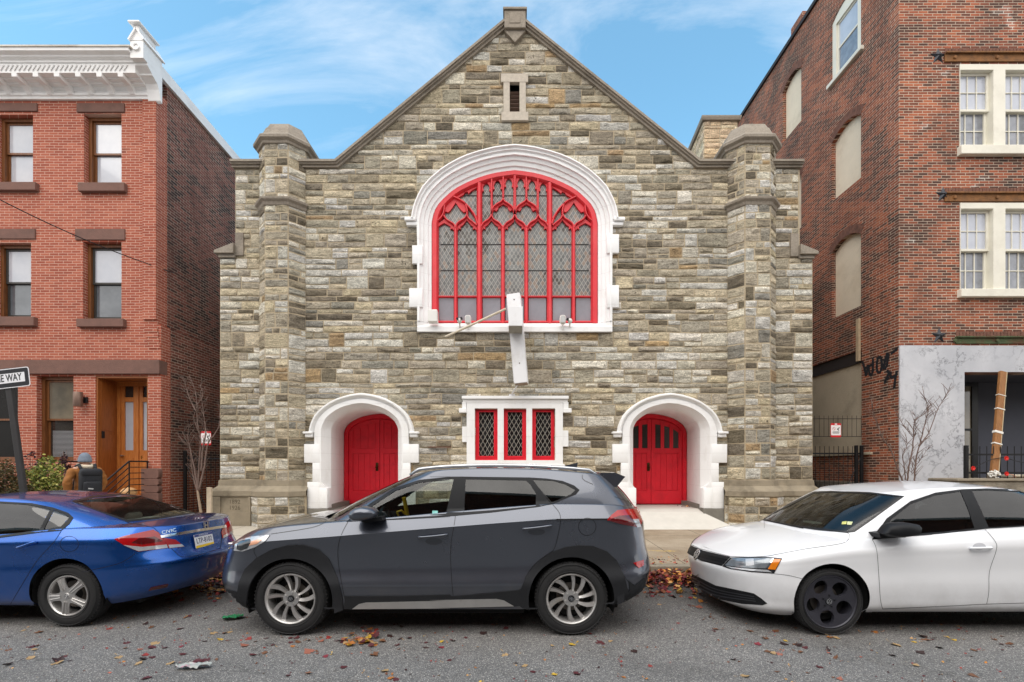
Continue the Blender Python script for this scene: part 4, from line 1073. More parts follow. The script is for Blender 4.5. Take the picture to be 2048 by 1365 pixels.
def greystucco():
    t = NT('cracked_grey_stucco'); base = t.mix(t.ramp(t.noise(1.0, 6, .6), [(.35, 0.0), (.65, 1.0)]), rgb(202, 203, 208), rgb(182, 184, 190))
    v = t.n('TexVoronoi', feature='DISTANCE_TO_EDGE'); v.inputs['Scale'].default_value = 1.9
    vm = t.n('VectorMath', operation='ADD'); t.l(t.tc.outputs['Object'], vm.inputs[0]); nn = t.noise(3.5, 5, .7, out=1); t.l(nn, vm.inputs[1]); t.l(vm.outputs[0], v.inputs['Vector'])
    gate = t.ramp(t.noise(.8, 4), [(.42, 0.0), (.55, 1.0)])
    cr_ = t.math('MULTIPLY', t.ramp(v.outputs['Distance'], [(.0, 1.0), (.022, .0)]), gate)
    halo = t.math('MULTIPLY', t.ramp(v.outputs['Distance'], [(.0, 1.0), (.1, .0)]), t.ramp(t.noise(1.7, 4), [(.5, 0.0), (.65, .5)]))
    col = t.mix(halo, base, rgb(112, 114, 124)); col = t.mix(t.math('MULTIPLY', cr_, .75), col, rgb(92, 92, 98))
    pa = t.ramp(t.noise(2.3, 7, .7), [(.66, 0.0), (.7, .6)]); col = t.mix(pa, col, rgb(200, 202, 208))
    t.set(color=col, rough=.9, spec=.3); t.bump(t.math('SUBTRACT', t.math('MULTIPLY', t.noise(18, 5), .4), cr_), .006, .8); return t.mat
M_gst = greystucco()
M_rust = pm('rusty_steel_beam', rgb(128, 86, 46), .8, var=.35, scale=9, bump=.01, stain=rgb(64, 44, 34), sscale=3, samt=.8)
M_greenrust = pm('green_rust_beam', rgb(72, 84, 52), .8, var=.4, scale=8, bump=.01, stain=rgb(92, 50, 32), sscale=3, samt=.9)
M_steeldk = pm('dark_steel_beam', rgb(44, 36, 34), .7, var=.3, scale=6)
M_cream = pm('cream_window_paint', rgb(226, 222, 208), .55, var=.04, scale=3, stain=rgb(176, 168, 150), sscale=2, samt=.3)
M_curt = glassy('glass_over_lace_curtain', rgb(196, 200, 210), c2=rgb(170, 175, 188))
M_curt2 = glassy('glass_over_grey_lace', rgb(132, 136, 146), c2=rgb(108, 112, 122), sc=6)
M_soldier = pm('dark_arch_brick', rgb(112, 76, 62), .88, var=.4, scale=11, bump=.004)
bld = thing('brick_apartment_building', 'tall old orange brick building with bricked-up arched side windows and grey stucco ground floor', 'building', (12, YR, .2))
XF1 = 19.0; ZT = 15.1
P_x0, P_z1 = rx(1926), rz(745)
W1 = rect(rx(1918), rx(2076), rz(296), rz(130)); W2 = rect(rx(1919), rx(2077), rz(581), rz(407))
m = MB(); m.prism(rect(XR_, XF1, .2, ZT), YR, YR + .3, 0, holes=[W1, W2, rect(P_x0, XF1 - .5, .9, P_z1)])
m.build('front_wall', M_brR, bld)
# flank with its openings (Y,z)
def fy(px): return XR_ * FPX / (px - CXP)
def seg(y0, y1, z0, z1, rise=.2, n=8):
    # segmental arched opening
    return [(y0, z0), (y1, z0), (y1, z1 - rise)] + [(y0 + (y1 - y0) * (1 - i / n), z1 - rise + rise * (1 - (2 * i / n - 1) ** 2)) for i in range(1, n)] + [(y0, z1 - rise)]
cols = [(fy(1722), fy(1663.5)), (fy(1602.5), fy(1565.5))]
FL = []
for ci, (a, b) in enumerate(cols):
    for z0, z1 in ((5.70, 7.72), (8.95, 10.75), (12.22, 14.05)):
        FL.append((ci, seg(a, b, z0, z1), z0, z1, a, b))
gz0, gz1, gy0, gy1 = 1.98, 4.26, 11.52, 18.0
m = MB(); m.prism(rect(YR + .301, 30, .2, ZT), XR_, XR_ + .3, 0, SW, holes=[f[1] for f in FL] + [rect(gy0, gy1, gz0, gz1 + .32)])
m.box(XR_, XR_ + .3, YR + .0005, YR + .3, .2, ZT) if False else None
m.box(XF1 - .3, XF1, YR + .31, 30, .2, ZT); m.box(XR_ + .31, XF1 - .31, 29.7, 30, .2, ZT)
m.build('side_wall', M_brRs, bld)
m = MB(); m.box(XR_ - .06, XF1 + .05, YR - .06, 30.1, ZT + .002, ZT + .12); m.build('roof_coping', M_steeldk, bld)
m = MB(); m.bbox(XR_ + .2, XR_ + .7, fy(1592), fy(1592) + .6, ZT + .1, ZT + .75, .02); m.build('chimney', M_brRs, bld)
for ci, poly, z0, z1, a, b in FL:
    if ci == 0 and z0 > 12: continue
    s = MB(); s.prism([(y, z) for y, z in poly], XR_ + .11, XR_ + .16, 0, SW); s.build('stucco_infill', M_stucco, bld)
    s = MB(); n = 13
    for i in range(n):
        u = (i + .5) / n; y = a + (b - a) * u; z = z1 - .2 + .2 * (1 - (2 * u - 1) ** 2)
        an = math.atan2(-.8 * (2 * u - 1), (b - a))
        s.box(-.003, .05, -.045, .045, .005, .21, 0, Matrix.Translation((XR_ - .004, y, z)) @ Matrix.Rotation(an, 4, 'X'))
    s.build('brick_arch', M_soldier, bld)
# the glazed side window at the top
ci, poly, z0, z1, a, b = FL[2]
RZ = Matrix.Translation((XR_ + .06, (a + b) / 2, 0)) @ Matrix.Rotation(-PI / 2, 4, 'Z')
f = MB(); f.prism(poly, XR_ + .02, XR_ + .12, 0, SW, holes=[rect(a + .14, b - .14, z0 + .1, z1 - .32)]); sw = f.build('side_window', M_cream, bld)
f = MB(); f.prism(rect(a + .142, b - .142, z0 + .102, z1 - .322), XR_ + .06, XR_ + .09, 0, SW, holes=[rect(a + .19, b - .19, z0 + .16, (z0 + z1) / 2 - .13), rect(a + .19, b - .19, (z0 + z1) / 2 - .08, z1 - .37)]); f.build('sash', M_cream, sw)
f = MB(); f.prism(rect(a + .15, b - .15, (z0 + z1) / 2 - .1, z1 - .33), XR_ + .08, XR_ + .085, 0, SW); f.build('upper_pane', M_curt, sw)
f = MB(); f.prism(rect(a + .15, b - .15, z0 + .11, (z0 + z1) / 2 - .1), XR_ + .08, XR_ + .085, 0, SW); f.build('lower_pane', M_curt2, sw)
f = MB(); f.bbox(XR_ - .09, XR_ + .04, a - .1, b + .1, z0 - .10, z0 + .0, .01); f.build('sill', M_cream, sw)
# ground floor infill, lintel and timber on the flank
s = MB(); s.box(XR_ + .06, XR_ + .1, gy0, gy1, gz0, gz1); s.build('lower_infill', M_stucco2, bld)
s = MB(); s.box(XR_ + .03, XR_ + .2, gy0 + .002, gy1, gz1 + .002, gz1 + .318); s.build('steel_lintel', M_steeldk, bld)
s = MB(); s.bbox(XR_ - .06, XR_ - .002, gy0 + .02, gy0 + .12, 4.3, 5.38, .006); s.build('timber_strip', pm('grey_timber', rgb(176, 156, 128), .85, var=.2, scale=14), bld)
s = MB(); s.bbox(XR_ - .05, XR_ + .06, gy0 - .35, gy1, gz0 - .07, gz0 - .002, .01); s.build('ledge', M_stucco2, bld)
s = MB(); s.bbox(XR_ - .10, XR_ - .001, YR + .02, gy1, .1, 1.22, .02); s.build('rubble_footing', pm('rubble_footing', rgb(112, 104, 92), .95, var=.35, scale=6, bump=.04, bscale=9), bld)
# graffiti on the flank
def zg(x, y): return 1600 + x / 6.205, 560 + y / 6.205
gr = MB()
M_spray = pm('black_spray_paint', rgb(22, 24, 30), .6)
for st in ([(775, 1005), (800, 1090), (825, 1185), (845, 1060), (870, 1175), (905, 1140), (908, 965)], [(800, 1100), (905, 1050)], [(965, 960), (955, 1060), (965, 1140), (1000, 1140), (1020, 1040), (1000, 960), (970, 975)], [(1085, 905), (1060, 1000), (1040, 1090), (1075, 1075), (1105, 915)], [(1035, 1010), (1090, 980)], [(1130, 920), (1215, 850)],
           [(1075, 1130), (1105, 1150), (1075, 1220), (1050, 1290)], [(1060, 1245), (1110, 1215)], [(1130, 1140), (1125, 1205), (1165, 1200), (1215, 1160)], [(1205, 1130), (1185, 1230), (1170, 1350)]):
    pts = []
    for x, y in st:
        px, py = zg(x, y); Y = fy(px); pts.append((XR_ - .004, Y, wz(py, Y)))
    pts = spl(pts, 6 * len(pts)); P = [Vector(p) for p in pts]; A, B = [], []
    for i, p in enumerate(P):
        d = (P[min(i + 1, len(P) - 1)] - P[max(i - 1, 0)]).normalized(); n = Vector((0, -d.z, d.y)); w_ = .034 * (1 + .2 * math.sin(i * 1.7))
        A.append(p + n * w_ + Vector((-.0001 * i, 0, 0))); B.append(p - n * w_ + Vector((-.0001 * i, 0, 0)))
    gr.loft([A, B])
gr.build('graffiti', M_spray, bld)
# front: beams, windows, stars
for (ya, yb, wy, mat_, nm) in ((109, 127, W1, M_rust, 'steel_beam'), (388, 406, W2, M_rust, 'steel_beam'), (675, 690, None, M_greenrust, 'steel_beam')):
    s = MB(); x0 = rx(1888 if ya < 600 else 1910)
    z0, z1 = rz(yb), rz(ya); s.box(x0, XF1 - .4, YR - .03, YR + .05, z0 + .02, z1 - .02); s.box(x0, XF1 - .4, YR - .075, YR + .04, z1 - .02 + .001, z1 + .01)
    for i in range(6):
        s.lathe([(.001, -.03), (.035, -.025), (.04, 0)], 10, 0, Matrix.Translation((rx(1907) + .96 * i, YR - .03, (z0 + z1) / 2)))
    s.build(nm, mat_, bld)
    s = MB()
    for i in range(60):
        x = x0 + .02 + i * .078
        if x > XF1 - .5: break
        s.box(x, x + .064, YR - .010, YR + .05, z1 + .014, z1 + .13)
    s.build('soldier_course', M_soldier, bld)
for wr, pa, pb in ((W1, 296, 130), (W2, 581, 407)):
    x0, x1, z0, z1 = wr[0][0], wr[1][0], wr[0][1], wr[2][1]
    xm = (rx(1985) + rx(2009)) / 2; hm = (rx(2009) - rx(1985)) / 2
    f = MB(); f.prism(rect(x0 + .002, x1 - .002, z0 + .002, z1 - .002), YR - .02, YR + .2, holes=[rect(x0 + .012, xm - hm, z0 + .01, z1 - .13), rect(xm + hm, x1 - .03, z0 + .01, z1 - .13)])
    fw = f.build('paired_window', M_cream, bld)
    for a_, b_ in ((x0 + .0125, xm - hm - .0005), (xm + hm + .0005, x1 - .0305)):
        zm = z0 + (z1 - z0) * .48; y = YR + .08
        s = MB(); A, B, C_, D_ = a_, b_, z0 + .012, z1 - .132
        s.prism(rect(A, B, zm - .02, D_), y, y + .05, holes=[rect(A + .06, B - .06, zm + .03, D_ - .05)]); s.prism(rect(A, B, C_, zm + .03), y + .055, y + .1, holes=[rect(A + .06, B - .06, C_ + .07, zm - .025)])
        for za, zb, yy in ((zm + .03, D_ - .05, y + .01), (C_ + .07, zm - .025, y + .065)):
            for i in (1, 2): xx = A + .06 + (B - A - .12) * i / 3; s.box(xx - .009, xx + .009, yy, yy + .02, za, zb)
            zz = (za + zb) / 2; s.box(A + .06, B - .06, yy + .001, yy + .019, zz - .009, zz + .009)
        s.build('sash', M_cream, fw)
        s = MB(); s.box(A + .05, B - .05, y + .03, y + .034, zm, D_ - .04); s.build('upper_pane', M_curt, fw)
        s = MB(); s.box(A + .05, B - .05, y + .085, y + .089, C_ + .06, zm); s.build('lower_pane', M_curt2, fw)
    s = MB(); s.bbox(rx(1914), x1 + .05, YR - .11, YR + .05, rz(314 if pa < 400 else 597), z0 - .0, .015); s.build('sill', M_cream, fw)
M_star = pm('dark_iron_star', rgb(58, 60, 66), .55, .5, var=.2)
def star(px, py, lab):
    s = MB(); c = Vector((rx(px), YR - .002, rz(py))); pts = []
    for i in range(10):
        a = PI / 2 + i * PI / 5; r_ = .195 if i % 2 == 0 else .078
        pts.append(c + Vector((r_ * math.cos(a), 0, r_ * math.sin(a))))
    s.add(pts + [c + Vector((0, -.06, 0))], [(i, (i + 1) % 10, 10) for i in range(10)]); s.lathe([(.001, -.075), (.02, -.07), (.022, -.045)], 8, 0, Matrix.Translation(c))
    return s.build('anchor_star', M_star, bld)
star(1876, 113, ''); star(1886, 390, ''); star(1878, 672, '')
# stucco ground floor and recessed porch
s = MB(); s.prism(rect(XR_ - .005, P_x0, .2, rz(692)), YR - .035, YR - .001); s.prism(rect(P_x0 + .0, XF1, P_z1, rz(692) - .006), YR - .03, YR - .001); s.build('stucco_facing', M_gst, bld)
M_porch = pm('dark_grey_porch_paint', rgb(74, 76, 86), .7, var=.12, scale=3)
s = MB(); YP = 11.75
s.box(P_x0 - .2, P_x0 + .0, YR + .301, YP, .5, P_z1 + .3); s.box(P_x0 + .001, XF1 - .5, YP, YP + .1, .5, P_z1 + .3); s.box(P_x0 + .001, XF1 - .5, YR + .301, YP - .001, P_z1 + .01, P_z1 + .1); s.box(P_x0 + .001, XF1 - .5, YR - .02, YP - .001, .5, 1.0)
s.build('porch_recess', M_porch, bld)
s = MB(); xd0, xd1 = P_x0 + .02, wx(1952, YP)
s.prism(rect(xd0, xd1, 1.0, wz(766, YP)), YP - .06, YP - .001, holes=[rect(xd0 + .05, xd1 - .16, 1.25, wz(862, YP)), rect(xd0 + .05, xd1 - .16, wz(858, YP), wz(774, YP))]); pd_ = s.build('porch_door', pm('black_door_paint', rgb(18, 18, 20), .4), bld)
s = MB(); s.box(xd0 + .04, xd1 - .15, YP - .03, YP - .02, 1.2, wz(773, YP)); s.build('door_glass', glassy('tan_door_glass', rgb(150, 140, 120), c2=rgb(120, 112, 96)), bld)
# ================================================================== CAR BUILDER
def paint(name, c, metal=.35, rough=.38, flake=.06):
    t = NT(name); f = t.noise(900, 2); k = t.ramp(f, [(.3, 1 - flake), (.7, 1 + flake)])
    d = t.ramp(t.noise(2.2, 6, .6), [(.3, .0), (.7, .05)])
    # road dust thrown up along the sills and behind the wheels
    sp = t.n('SeparateXYZ'); t.l(t.tc.outputs['Object'], sp.inputs[0]); mr = t.n('MapRange'); mr.inputs['From Min'].default_value = .62; mr.inputs['From Max'].default_value = .2; t.l(sp.outputs[2], mr.inputs['Value'])
    du = t.math('MULTIPLY', t.math('MULTIPLY', mr.outputs[0], t.ramp(t.noise(5, 6, .65), [(.35, .15), (.7, 1.0)])), .32)
    t.set(color=t.mix(du, t.mix(1, c, k, 'MULTIPLY'), rgb(120, 112, 102)), metal=t.math('MULTIPLY', t.math('SUBTRACT', 1.0, du), metal), rough=t.math('ADD', t.math('ADD', rough, d), t.math('MULTIPLY', du, .5)), coat=t.math('SUBTRACT', 1.0, du), coatr=.03, spec=.5); return t.mat
def carglass(name, tint, refl=1.0, ior=1.5):
    t = NT(name); nt = t.t
    tr = t.n('BsdfTransparent'); tr.inputs[0].default_value = (*tint, 1)
    gl = t.n('BsdfGlossy'); gl.inputs['Roughness'].default_value = .012; gl.inputs[0].default_value = (refl, refl, refl, 1)
    fr = t.n('Fresnel'); fr.inputs[0].default_value = ior
    dirt = t.ramp(t.noise(1.5, 5), [(.3, 0.0), (.8, .03)])
    mx = t.n('MixShader'); t.l(t.math('ADD', fr.outputs[0], dirt), mx.inputs[0]); t.l(tr.outputs[0], mx.inputs[1]); t.l(gl.outputs[0], mx.inputs[2])
    t.l(mx.outputs[0], t.out.inputs[0]); return t.mat
M_rubber = pm('tyre_rubber', rgb(36, 36, 37), .78, var=.2, scale=14, bump=.003, bscale=120)
M_trimblk = pm('black_trim_plastic', rgb(28, 29, 32), .5, spec=.25, var=.12, scale=10, bump=.001, bscale=300)
M_clad = pm('grey_black_cladding', rgb(40, 41, 44), .68, spec=.25, var=.1, scale=8, bump=.001, bscale=400)
M_seal = pm('black_window_seal', rgb(18, 18, 20), .35, var=.1)
M_under = pm('underbody_black', rgb(14, 14, 14), .9)
M_cabin = pm('dark_cabin_fabric', rgb(40, 40, 42), .9, var=.2, scale=20)
M_cabinlt = pm('grey_cabin_fabric', rgb(104, 100, 92), .9, var=.15, scale=20)
M_chrome = pm('chrome', rgb(214, 214, 216), .12, 1.0, var=.03)
M_alloy = pm('silver_alloy', rgb(196, 194, 192), .34, .75, var=.06, scale=12)
M_blackalloy = pm('satin_black_alloy', rgb(58, 58, 66), .4, .3, var=.1, scale=12)
M_disc = pm('brake_disc_steel', rgb(110, 104, 98), .45, .8, var=.2, scale=20)
M_glass_clear = carglass('side_glass_light_tint', (.55, .6, .57))
M_glass_dark = carglass('privacy_glass', (.05, .05, .048), ior=1.5)
M_glass_shield = carglass('windscreen_glass', (.42, .47, .44), ior=1.55)
M_redlens = pm('red_lamp_lens', rgb(168, 10, 16), .12, var=.1, scale=30, coat=1.0)
M_redlens2 = pm('deep_red_lens', rgb(92, 6, 12), .1, var=.1, coat=1.0)
M_clrlens = pm('clear_lamp_lens', rgb(196, 198, 202), .1, .3, var=.15, scale=18, coat=1.0)
M_amber = pm('amber_lamp_lens', rgb(226, 126, 28), .15, var=.1, scale=30, coat=1.0)
M_lampdark = pm('lamp_inner_dark', rgb(64, 66, 70), .2, .6, var=.3, scale=16, coat=1.0)

def ring_pts(spec, NF, NS, NR, bulge):
    xf, xr, hw, Lf, Lr, nf, nr, zt = spec
    pts = []
    for i in range(NF):
        t = (i / NF) * PI / 2
        c, s = max(math.cos(t), 0) ** (2 / nf), max(math.sin(t), 0) ** (2 / nf)
        pts.append((xf + Lf * (1 - c), hw * s))
    for i in range(NS):
        u = i / NS; pts.append((xf + Lf + (xr - Lr - xf - Lf) * u, hw))
    for i in range(NR + 1):
        t = PI / 2 * (1 - i / NR)
        c, s = max(math.cos(t), 0) ** (2 / nr), max(math.sin(t), 0) ** (2 / nr)
        pts.append((xr - Lr * (1 - c), hw * s))
    return [(x, y * interp(bulge, x), interp(zt, x)) for x, y in pts]

class Car:
    def __init__(s, name, label, cat, X0, YCc, spec, group=None):
        s.X0, s.YC = X0, YCc; s.sp = spec
        s.root = thing(name, label, cat, (X0 + spec['L'] / 2, YCc, 0), group)
        NF, NS, NR = spec.get('N', (46, 150, 46)); bulge = spec['bulge']
        tub = [ring_pts(r, NF, NS, NR, bulge) for r in spec['tub']]
        n = len(tub[0]); nv = spec.get('NV', 64)
        rows = []
        for k in range(nv + 1):
            t = k / nv; rows.append([cr([tub[j][i] for j in range(len(tub))], t) for i in range(n)])
        top = rows[-1]
        spine = spec['deck']; qs = [1 - (j / 14) ** 1.0 for j in range(1, 15)]
        for q in qs:
            rows.append([(x, y * q, z + (interp(spine, x) - z) * (1 - q ** spec.get('deckpow', 2.0))) for x, y, z in top])
        s.v, s.f, s.tagf = [], [], []
        s.grid(rows, 'tub')
        gb, gt = ring_pts(spec['gbase'], NF, NS, NR, bulge), ring_pts(spec['gtop'], NF, NS, NR, [(0, 1), (9, 1)])
        grow = []; ng = 34
        for k in range(ng + 1):
            v = k / ng; b = math.sin(PI * v)
            row = []
            for (x0, y0, z0), (x1, y1, z1) in zip(gb, gt):
                ww = .035 * b * (min(abs(y0) / .6, 1))
                zz = z0 + (z1 - z0) * (v + .04 * b)
                xb = .03 * b * (1 if x0 > spec['L'] / 2 else -1) * (1 - min(abs(y0) / .85, 1))
                row.append((x0 + (x1 - x0) * v + xb, (y0 + (y1 - y0) * (v - .06 * b)) , zz))
            grow.append(row)
        topg = grow[-1]
        for j in range(1, 17):
            q = 1 - j / 16
            grow.append([(x, y * q, z + (interp(spec['roof'], x) - z) * (1 - q ** 2.2)) for x, y, z in topg])
        s.grid(grow, 'cab')
        me = bpy.data.meshes.new('shell'); me.from_pydata([s.w(p) for p in s.v], [], s.f)
        b = bmesh.new(); b.from_mesh(me); b.faces.ensure_lookup_table(); ly = b.faces.layers.int.new('src')
        for f_, t_ in zip(b.faces, s.tagf): f_[ly] = t_
        bmesh.ops.remove_doubles(b, verts=b.verts, dist=1e-5); bmesh.ops.dissolve_degenerate(b, dist=1e-6, edges=b.edges)
        bmesh.ops.recalc_face_normals(b, faces=b.faces)
        b.verts.ensure_lookup_table(); b.faces.ensure_lookup_table(); b.normal_update()
        c0 = Vector((X0 + spec['L'] / 2, YCc, .6))
        if sum(1 if f.normal.dot(f.calc_center_median() - c0) > 0 else -1 for f in b.faces) < 0: bmesh.ops.reverse_faces(b, faces=b.faces); b.normal_update()
        s.V = [v.co.copy() for v in b.verts]; s.N = [v.normal.copy() for v in b.verts]
        s.F = [tuple(v.index for v in f.verts) for f in b.faces]; s.FC = [f.calc_center_median() for f in b.faces]; s.FN = [f.normal.copy() for f in b.faces]; ly = b.faces.layers.int['src']; s.src = [f[ly] for f in b.faces]
        b.free(); bpy.data.meshes.remove(me)
        s.bvh = BVHTree.FromPolygons(s.V, s.F)
        s.part = ['body'] * len(s.F)
        foot = [(X0 + x, YCc - y * .985) for x, y, z in gb] + [(X0 + x, YCc + y * .985) for x, y, z in gb[::-1]]
        foot = [(X0 + spec['L'] / 2 + (x - X0 - spec['L'] / 2) * .985, y) for x, y in foot]
        for i, f in enumerate(s.FC):
            if s.src[i] == 1 and inpoly((f.x, f.y), foot): s.part[i] = 'INSIDE'
        s.near = [topx(c) for c in s.FC]
        s.mir = [topx((c.x, 2 * YCc - c.y, c.z)) for c in s.FC]
    def w(s, p): return (s.X0 + p[0], s.YC + p[1], p[2])
    def grid(s, rows, tg):
        full = [[(x, -y, z) for x, y, z in r] for r in rows], [[(x, y, z) for x, y, z in r] for r in rows]
        for h, rr in enumerate(full):
            o = len(s.v); n = len(rr[0]); s.v += [p for r in rr for p in r]
            for i in range(len(rr) - 1):
                for k in range(n - 1):
                    a = (o + i * n + k, o + i * n + k + 1, o + (i + 1) * n + k + 1, o + (i + 1) * n + k)
                    s.f.append(a if h == 0 else a[::-1]); s.tagf.append(2 if tg == 'cab' else (1 if i >= s.sp.get('NV', 64) else 0))
    # ---- regions
    def assign(s, poly, name, test=None, mirror=True, only=None, cab=False):
        xs = [p[0] for p in poly]; ys = [p[1] for p in poly]; bb = min(xs), max(xs), min(ys), max(ys)
        for i, c in enumerate(s.FC):
            if only is not None and s.part[i] not in only: continue
            if cab and s.src[i] != 2: continue
            for side in ((0, 1) if mirror else (0,)):
                if mirror and (c.y < s.YC) != (side == 0): continue
                q = s.near[i] if side == 0 else s.mir[i]
                if not (bb[0] < q[0] < bb[1] and bb[2] < q[1] < bb[3]): continue
                if test is not None and not test(c, s.FN[i] if side == 0 else Vector((s.FN[i].x, -s.FN[i].y, s.FN[i].z))): continue
                if inpoly(q, poly): s.part[i] = name + ('' if side == 0 or not mirror else '@far')
    def assign_fn(s, fn, name):
        for i, c in enumerate(s.FC):
            if fn(s, c, s.FN[i]): s.part[i] = name
    def arches(s):
        for xw, zw, r in s.sp['arch']:
            cxw = s.X0 + xw; drop = set(); hit = {}
            for i, c in enumerate(s.FC):
                if abs(c.y - s.YC) > s.sp['W'] * .5 - .28 and math.hypot(c.x - cxw, c.z - zw) < r: s.part[i] = 'DROP'; drop.add(i)
            vin = set(v for i in drop for v in s.F[i]); vout = set(v for i, f in enumerate(s.F) if i not in drop and abs(s.FC[i].x - cxw) < r + .3 for v in f)
            for v in vin & vout:
                p = s.V[v]; d = Vector((p.x - cxw, 0, p.z - zw))
                if d.length > 1e-4 and p.z > .12:
                    d = d.normalized() * r; s.V[v] = Vector((cxw + d.x, p.y, zw + d.z))
    def emit(s, name, obname, mats, solid=0.0, parent=None):
        ids = [i for i, p in enumerate(s.part) if p == name]
        if not ids: return None
        mp = {}; vs = []; ns = []; fs = []
        for i in ids:
            f = []
            for v in s.F[i]:
                if v not in mp: mp[v] = len(vs); vs.append(s.V[v]); ns.append(s.N[v])
                f.append(mp[v])
            fs.append(f)
        me = bpy.data.meshes.new(obname); me.from_pydata(vs, [], fs)
        for m in mats: me.materials.append(m)
        me.polygons.foreach_set('use_smooth', [True] * len(me.polygons))
        me.normals_split_custom_set_from_vertices(ns)
        o = bpy.data.objects.new(obname, me); COL.objects.link(o); setparent(o, parent or s.root)
        if solid:
            md = o.modifiers.new('thickness', 'SOLIDIFY'); md.thickness = solid; md.offset = -1; md.use_rim = False; md.material_offset = 1
        return o
    # ---- things laid on the skin, outlined in photograph pixels
    def cast(s, px, py, cen=None):
        for k in range(14):
            f = k / 14 * .6
            q = (px + (cen[0] - px) * f, py + (cen[1] - py) * f) if cen is not None else (px, py)
            h = s.bvh.ray_cast(CAMPOS, pxdir(*q))
            if h[0] is not None:
                n = h[1]
                if n.dot(CAMPOS - h[0]) < 0: n = -n
                return h[0], n
            if cen is None: break
        d = pxdir(px, py); p = CAMPOS + d * (s.YC / d.y); h = s.bvh.find_nearest(p); n = h[1]
        return h[0], n
    def patch(s, poly, off, name, mats, holes=(), res=5.0, thick=.004, parent=None, mirror=False, smoothn=True):
        def dens(l):
            o = []
            for i, p in enumerate(l):
                q = l[(i + 1) % len(l)]; n = max(1, int(math.hypot(q[0] - p[0], q[1] - p[1]) / res))
                o += [(p[0] + (q[0] - p[0]) * k / n, p[1] + (q[1] - p[1]) * k / n) for k in range(n)]
            return o
        P = dens(poly); H = [dens(h) for h in holes]
        xs = [p[0] for p in P]; ys = [p[1] for p in P]
        pts = [Vector(p) for p in P]; loops = [list(range(len(P)))]
        for h in H: loops.append(list(range(len(pts), len(pts) + len(h)))); pts += [Vector(p) for p in h]
        ed = [(l[i], l[(i + 1) % len(l)]) for l in loops for i in range(len(l))]
        y = min(ys) + res / 2
        bnd = list(pts)
        while y < max(ys):
            x = min(xs) + res / 2
            while x < max(xs):
                q = (x + random.uniform(-.1, .1), y + random.uniform(-.1, .1))
                if inpoly(q, P) and not any(inpoly(q, h) for h in H) and all((q[0] - b.x) ** 2 + (q[1] - b.y) ** 2 > res * res * .2 for b in bnd): pts.append(Vector(q))
                x += res
            y += res
        r = delaunay_2d_cdt(pts, ed, [], 0, 1e-4)
        cen = (sum(xs) / len(xs), sum(ys) / len(ys))
        hit = [s.cast(v.x, v.y, cen) for v in r[0]]
        fs = []
        for f in r[2]:
            c = sum((r[0][i] for i in f), Vector((0, 0))) / len(f)
            if inpoly(c, P) and not any(inpoly(c, h) for h in H): fs.append(tuple(f))
        outs = []
        for mir in ((0, 1) if mirror else (0,)):
            def T(p): return Vector((p.x, 2 * s.YC - p.y, p.z)) if mir else p
            m = MB(); n = len(hit)
            m.add([T(h + nn * off) for h, nn in hit] + [T(h + nn * (off - thick)) for h, nn in hit], [])
            from collections import Counter
            ec = Counter()
            for f in fs:
                m.f.append(f if not mir else f[::-1]); m.m.append(0)
                for i in range(len(f)): ec[frozenset((f[i], f[(i + 1) % len(f)]))] += 1
            for f in fs:
                for i in range(len(f)):
                    a, b = f[i], f[(i + 1) % len(f)]
                    if ec[frozenset((a, b))] == 1: m.f.append((b, a, a + n, b + n)); m.m.append(0)
            o = m.build(name, mats, parent or s.root, smooth=True, angle=50)
            outs.append(o)
        return outs[0]
    def ribbon(s, m, line, wpx, off=.0015, n=None):
        L = spl(line, n or max(4, int(sum(math.hypot(b[0] - a[0], b[1] - a[1]) for a, b in zip(line, line[1:])) / 5)))
        A, B = [], []
        for i, p in enumerate(L):
            q0, q1 = L[max(i - 1, 0)], L[min(i + 1, len(L) - 1)]; d = Vector((q1[0] - q0[0], q1[1] - q0[1])).normalized()
            nx, ny = -d.y * wpx / 2, d.x * wpx / 2
            h, nn = s.cast(p[0] + nx, p[1] + ny); A.append(h + nn * off); h, nn = s.cast(p[0] - nx, p[1] - ny); B.append(h + nn * off)
        m.loft([A, B])
    # ---- rolling gear and cabin
    def wheels(s, style, R, width=.215, spin=(0, 0)):
        for ax, (xw, zw, ra) in enumerate(s.sp['arch']):
            for side in (-1, 1):
                wy = s.YC + side * (s.sp['W'] / 2 - .035 - width / 2)
                c = Vector((s.X0 + xw, wy, R))
                em = bpy.data.objects.new('wheel', None); COL.objects.link(em); em.location = (0, 0, 0); em.parent = s.root; em.matrix_parent_inverse = Matrix.Translation(-Vector(s.root.location))
                M = Matrix.Translation(c) @ (Matrix.Rotation(0, 4, 'Z') if side < 0 else Matrix.Rotation(PI, 4, 'Z')) @ Matrix.Rotation(spin[ax], 4, 'Y')
                build_wheel(em, M, style, R, width, full=(side < 0))
        lin_ = MB()
        for xw, zw, ra in s.sp['arch']:
            for side in (-1, 1):
                rings = []
                y0 = s.YC + side * (s.sp['W'] / 2 - .055); y1 = s.YC + side * .42
                for k in range(25):
                    a = -.35 + (PI + .7) * k / 24
                    rings.append([Vector((s.X0 + xw + (ra + .012) * math.cos(a), y, max(zw + (ra + .012) * math.sin(a), .15))) for y in (y0, y1)])
                lin_.loft(rings); rr = [r[1] for r in rings]; lin_.add(rr, [tuple(range(len(rr)))])
        lin_.box(s.X0 + .45, s.X0 + s.sp['L'] - .4, s.YC - .62, s.YC + .62, .19, .24)
        zz = s.sp['tub'][0][7]; L = s.sp['L']; xa = s.sp['arch'][0][0] + .45; xb = s.sp['arch'][1][0] - .45
        lin_.box(s.X0 + xa, s.X0 + xb, s.YC - s.sp['W'] / 2 + .1, s.YC + s.sp['W'] / 2 - .1, .20, interp(zz, L / 2) + .02)
        lin_.build('underbody', M_under, s.root)
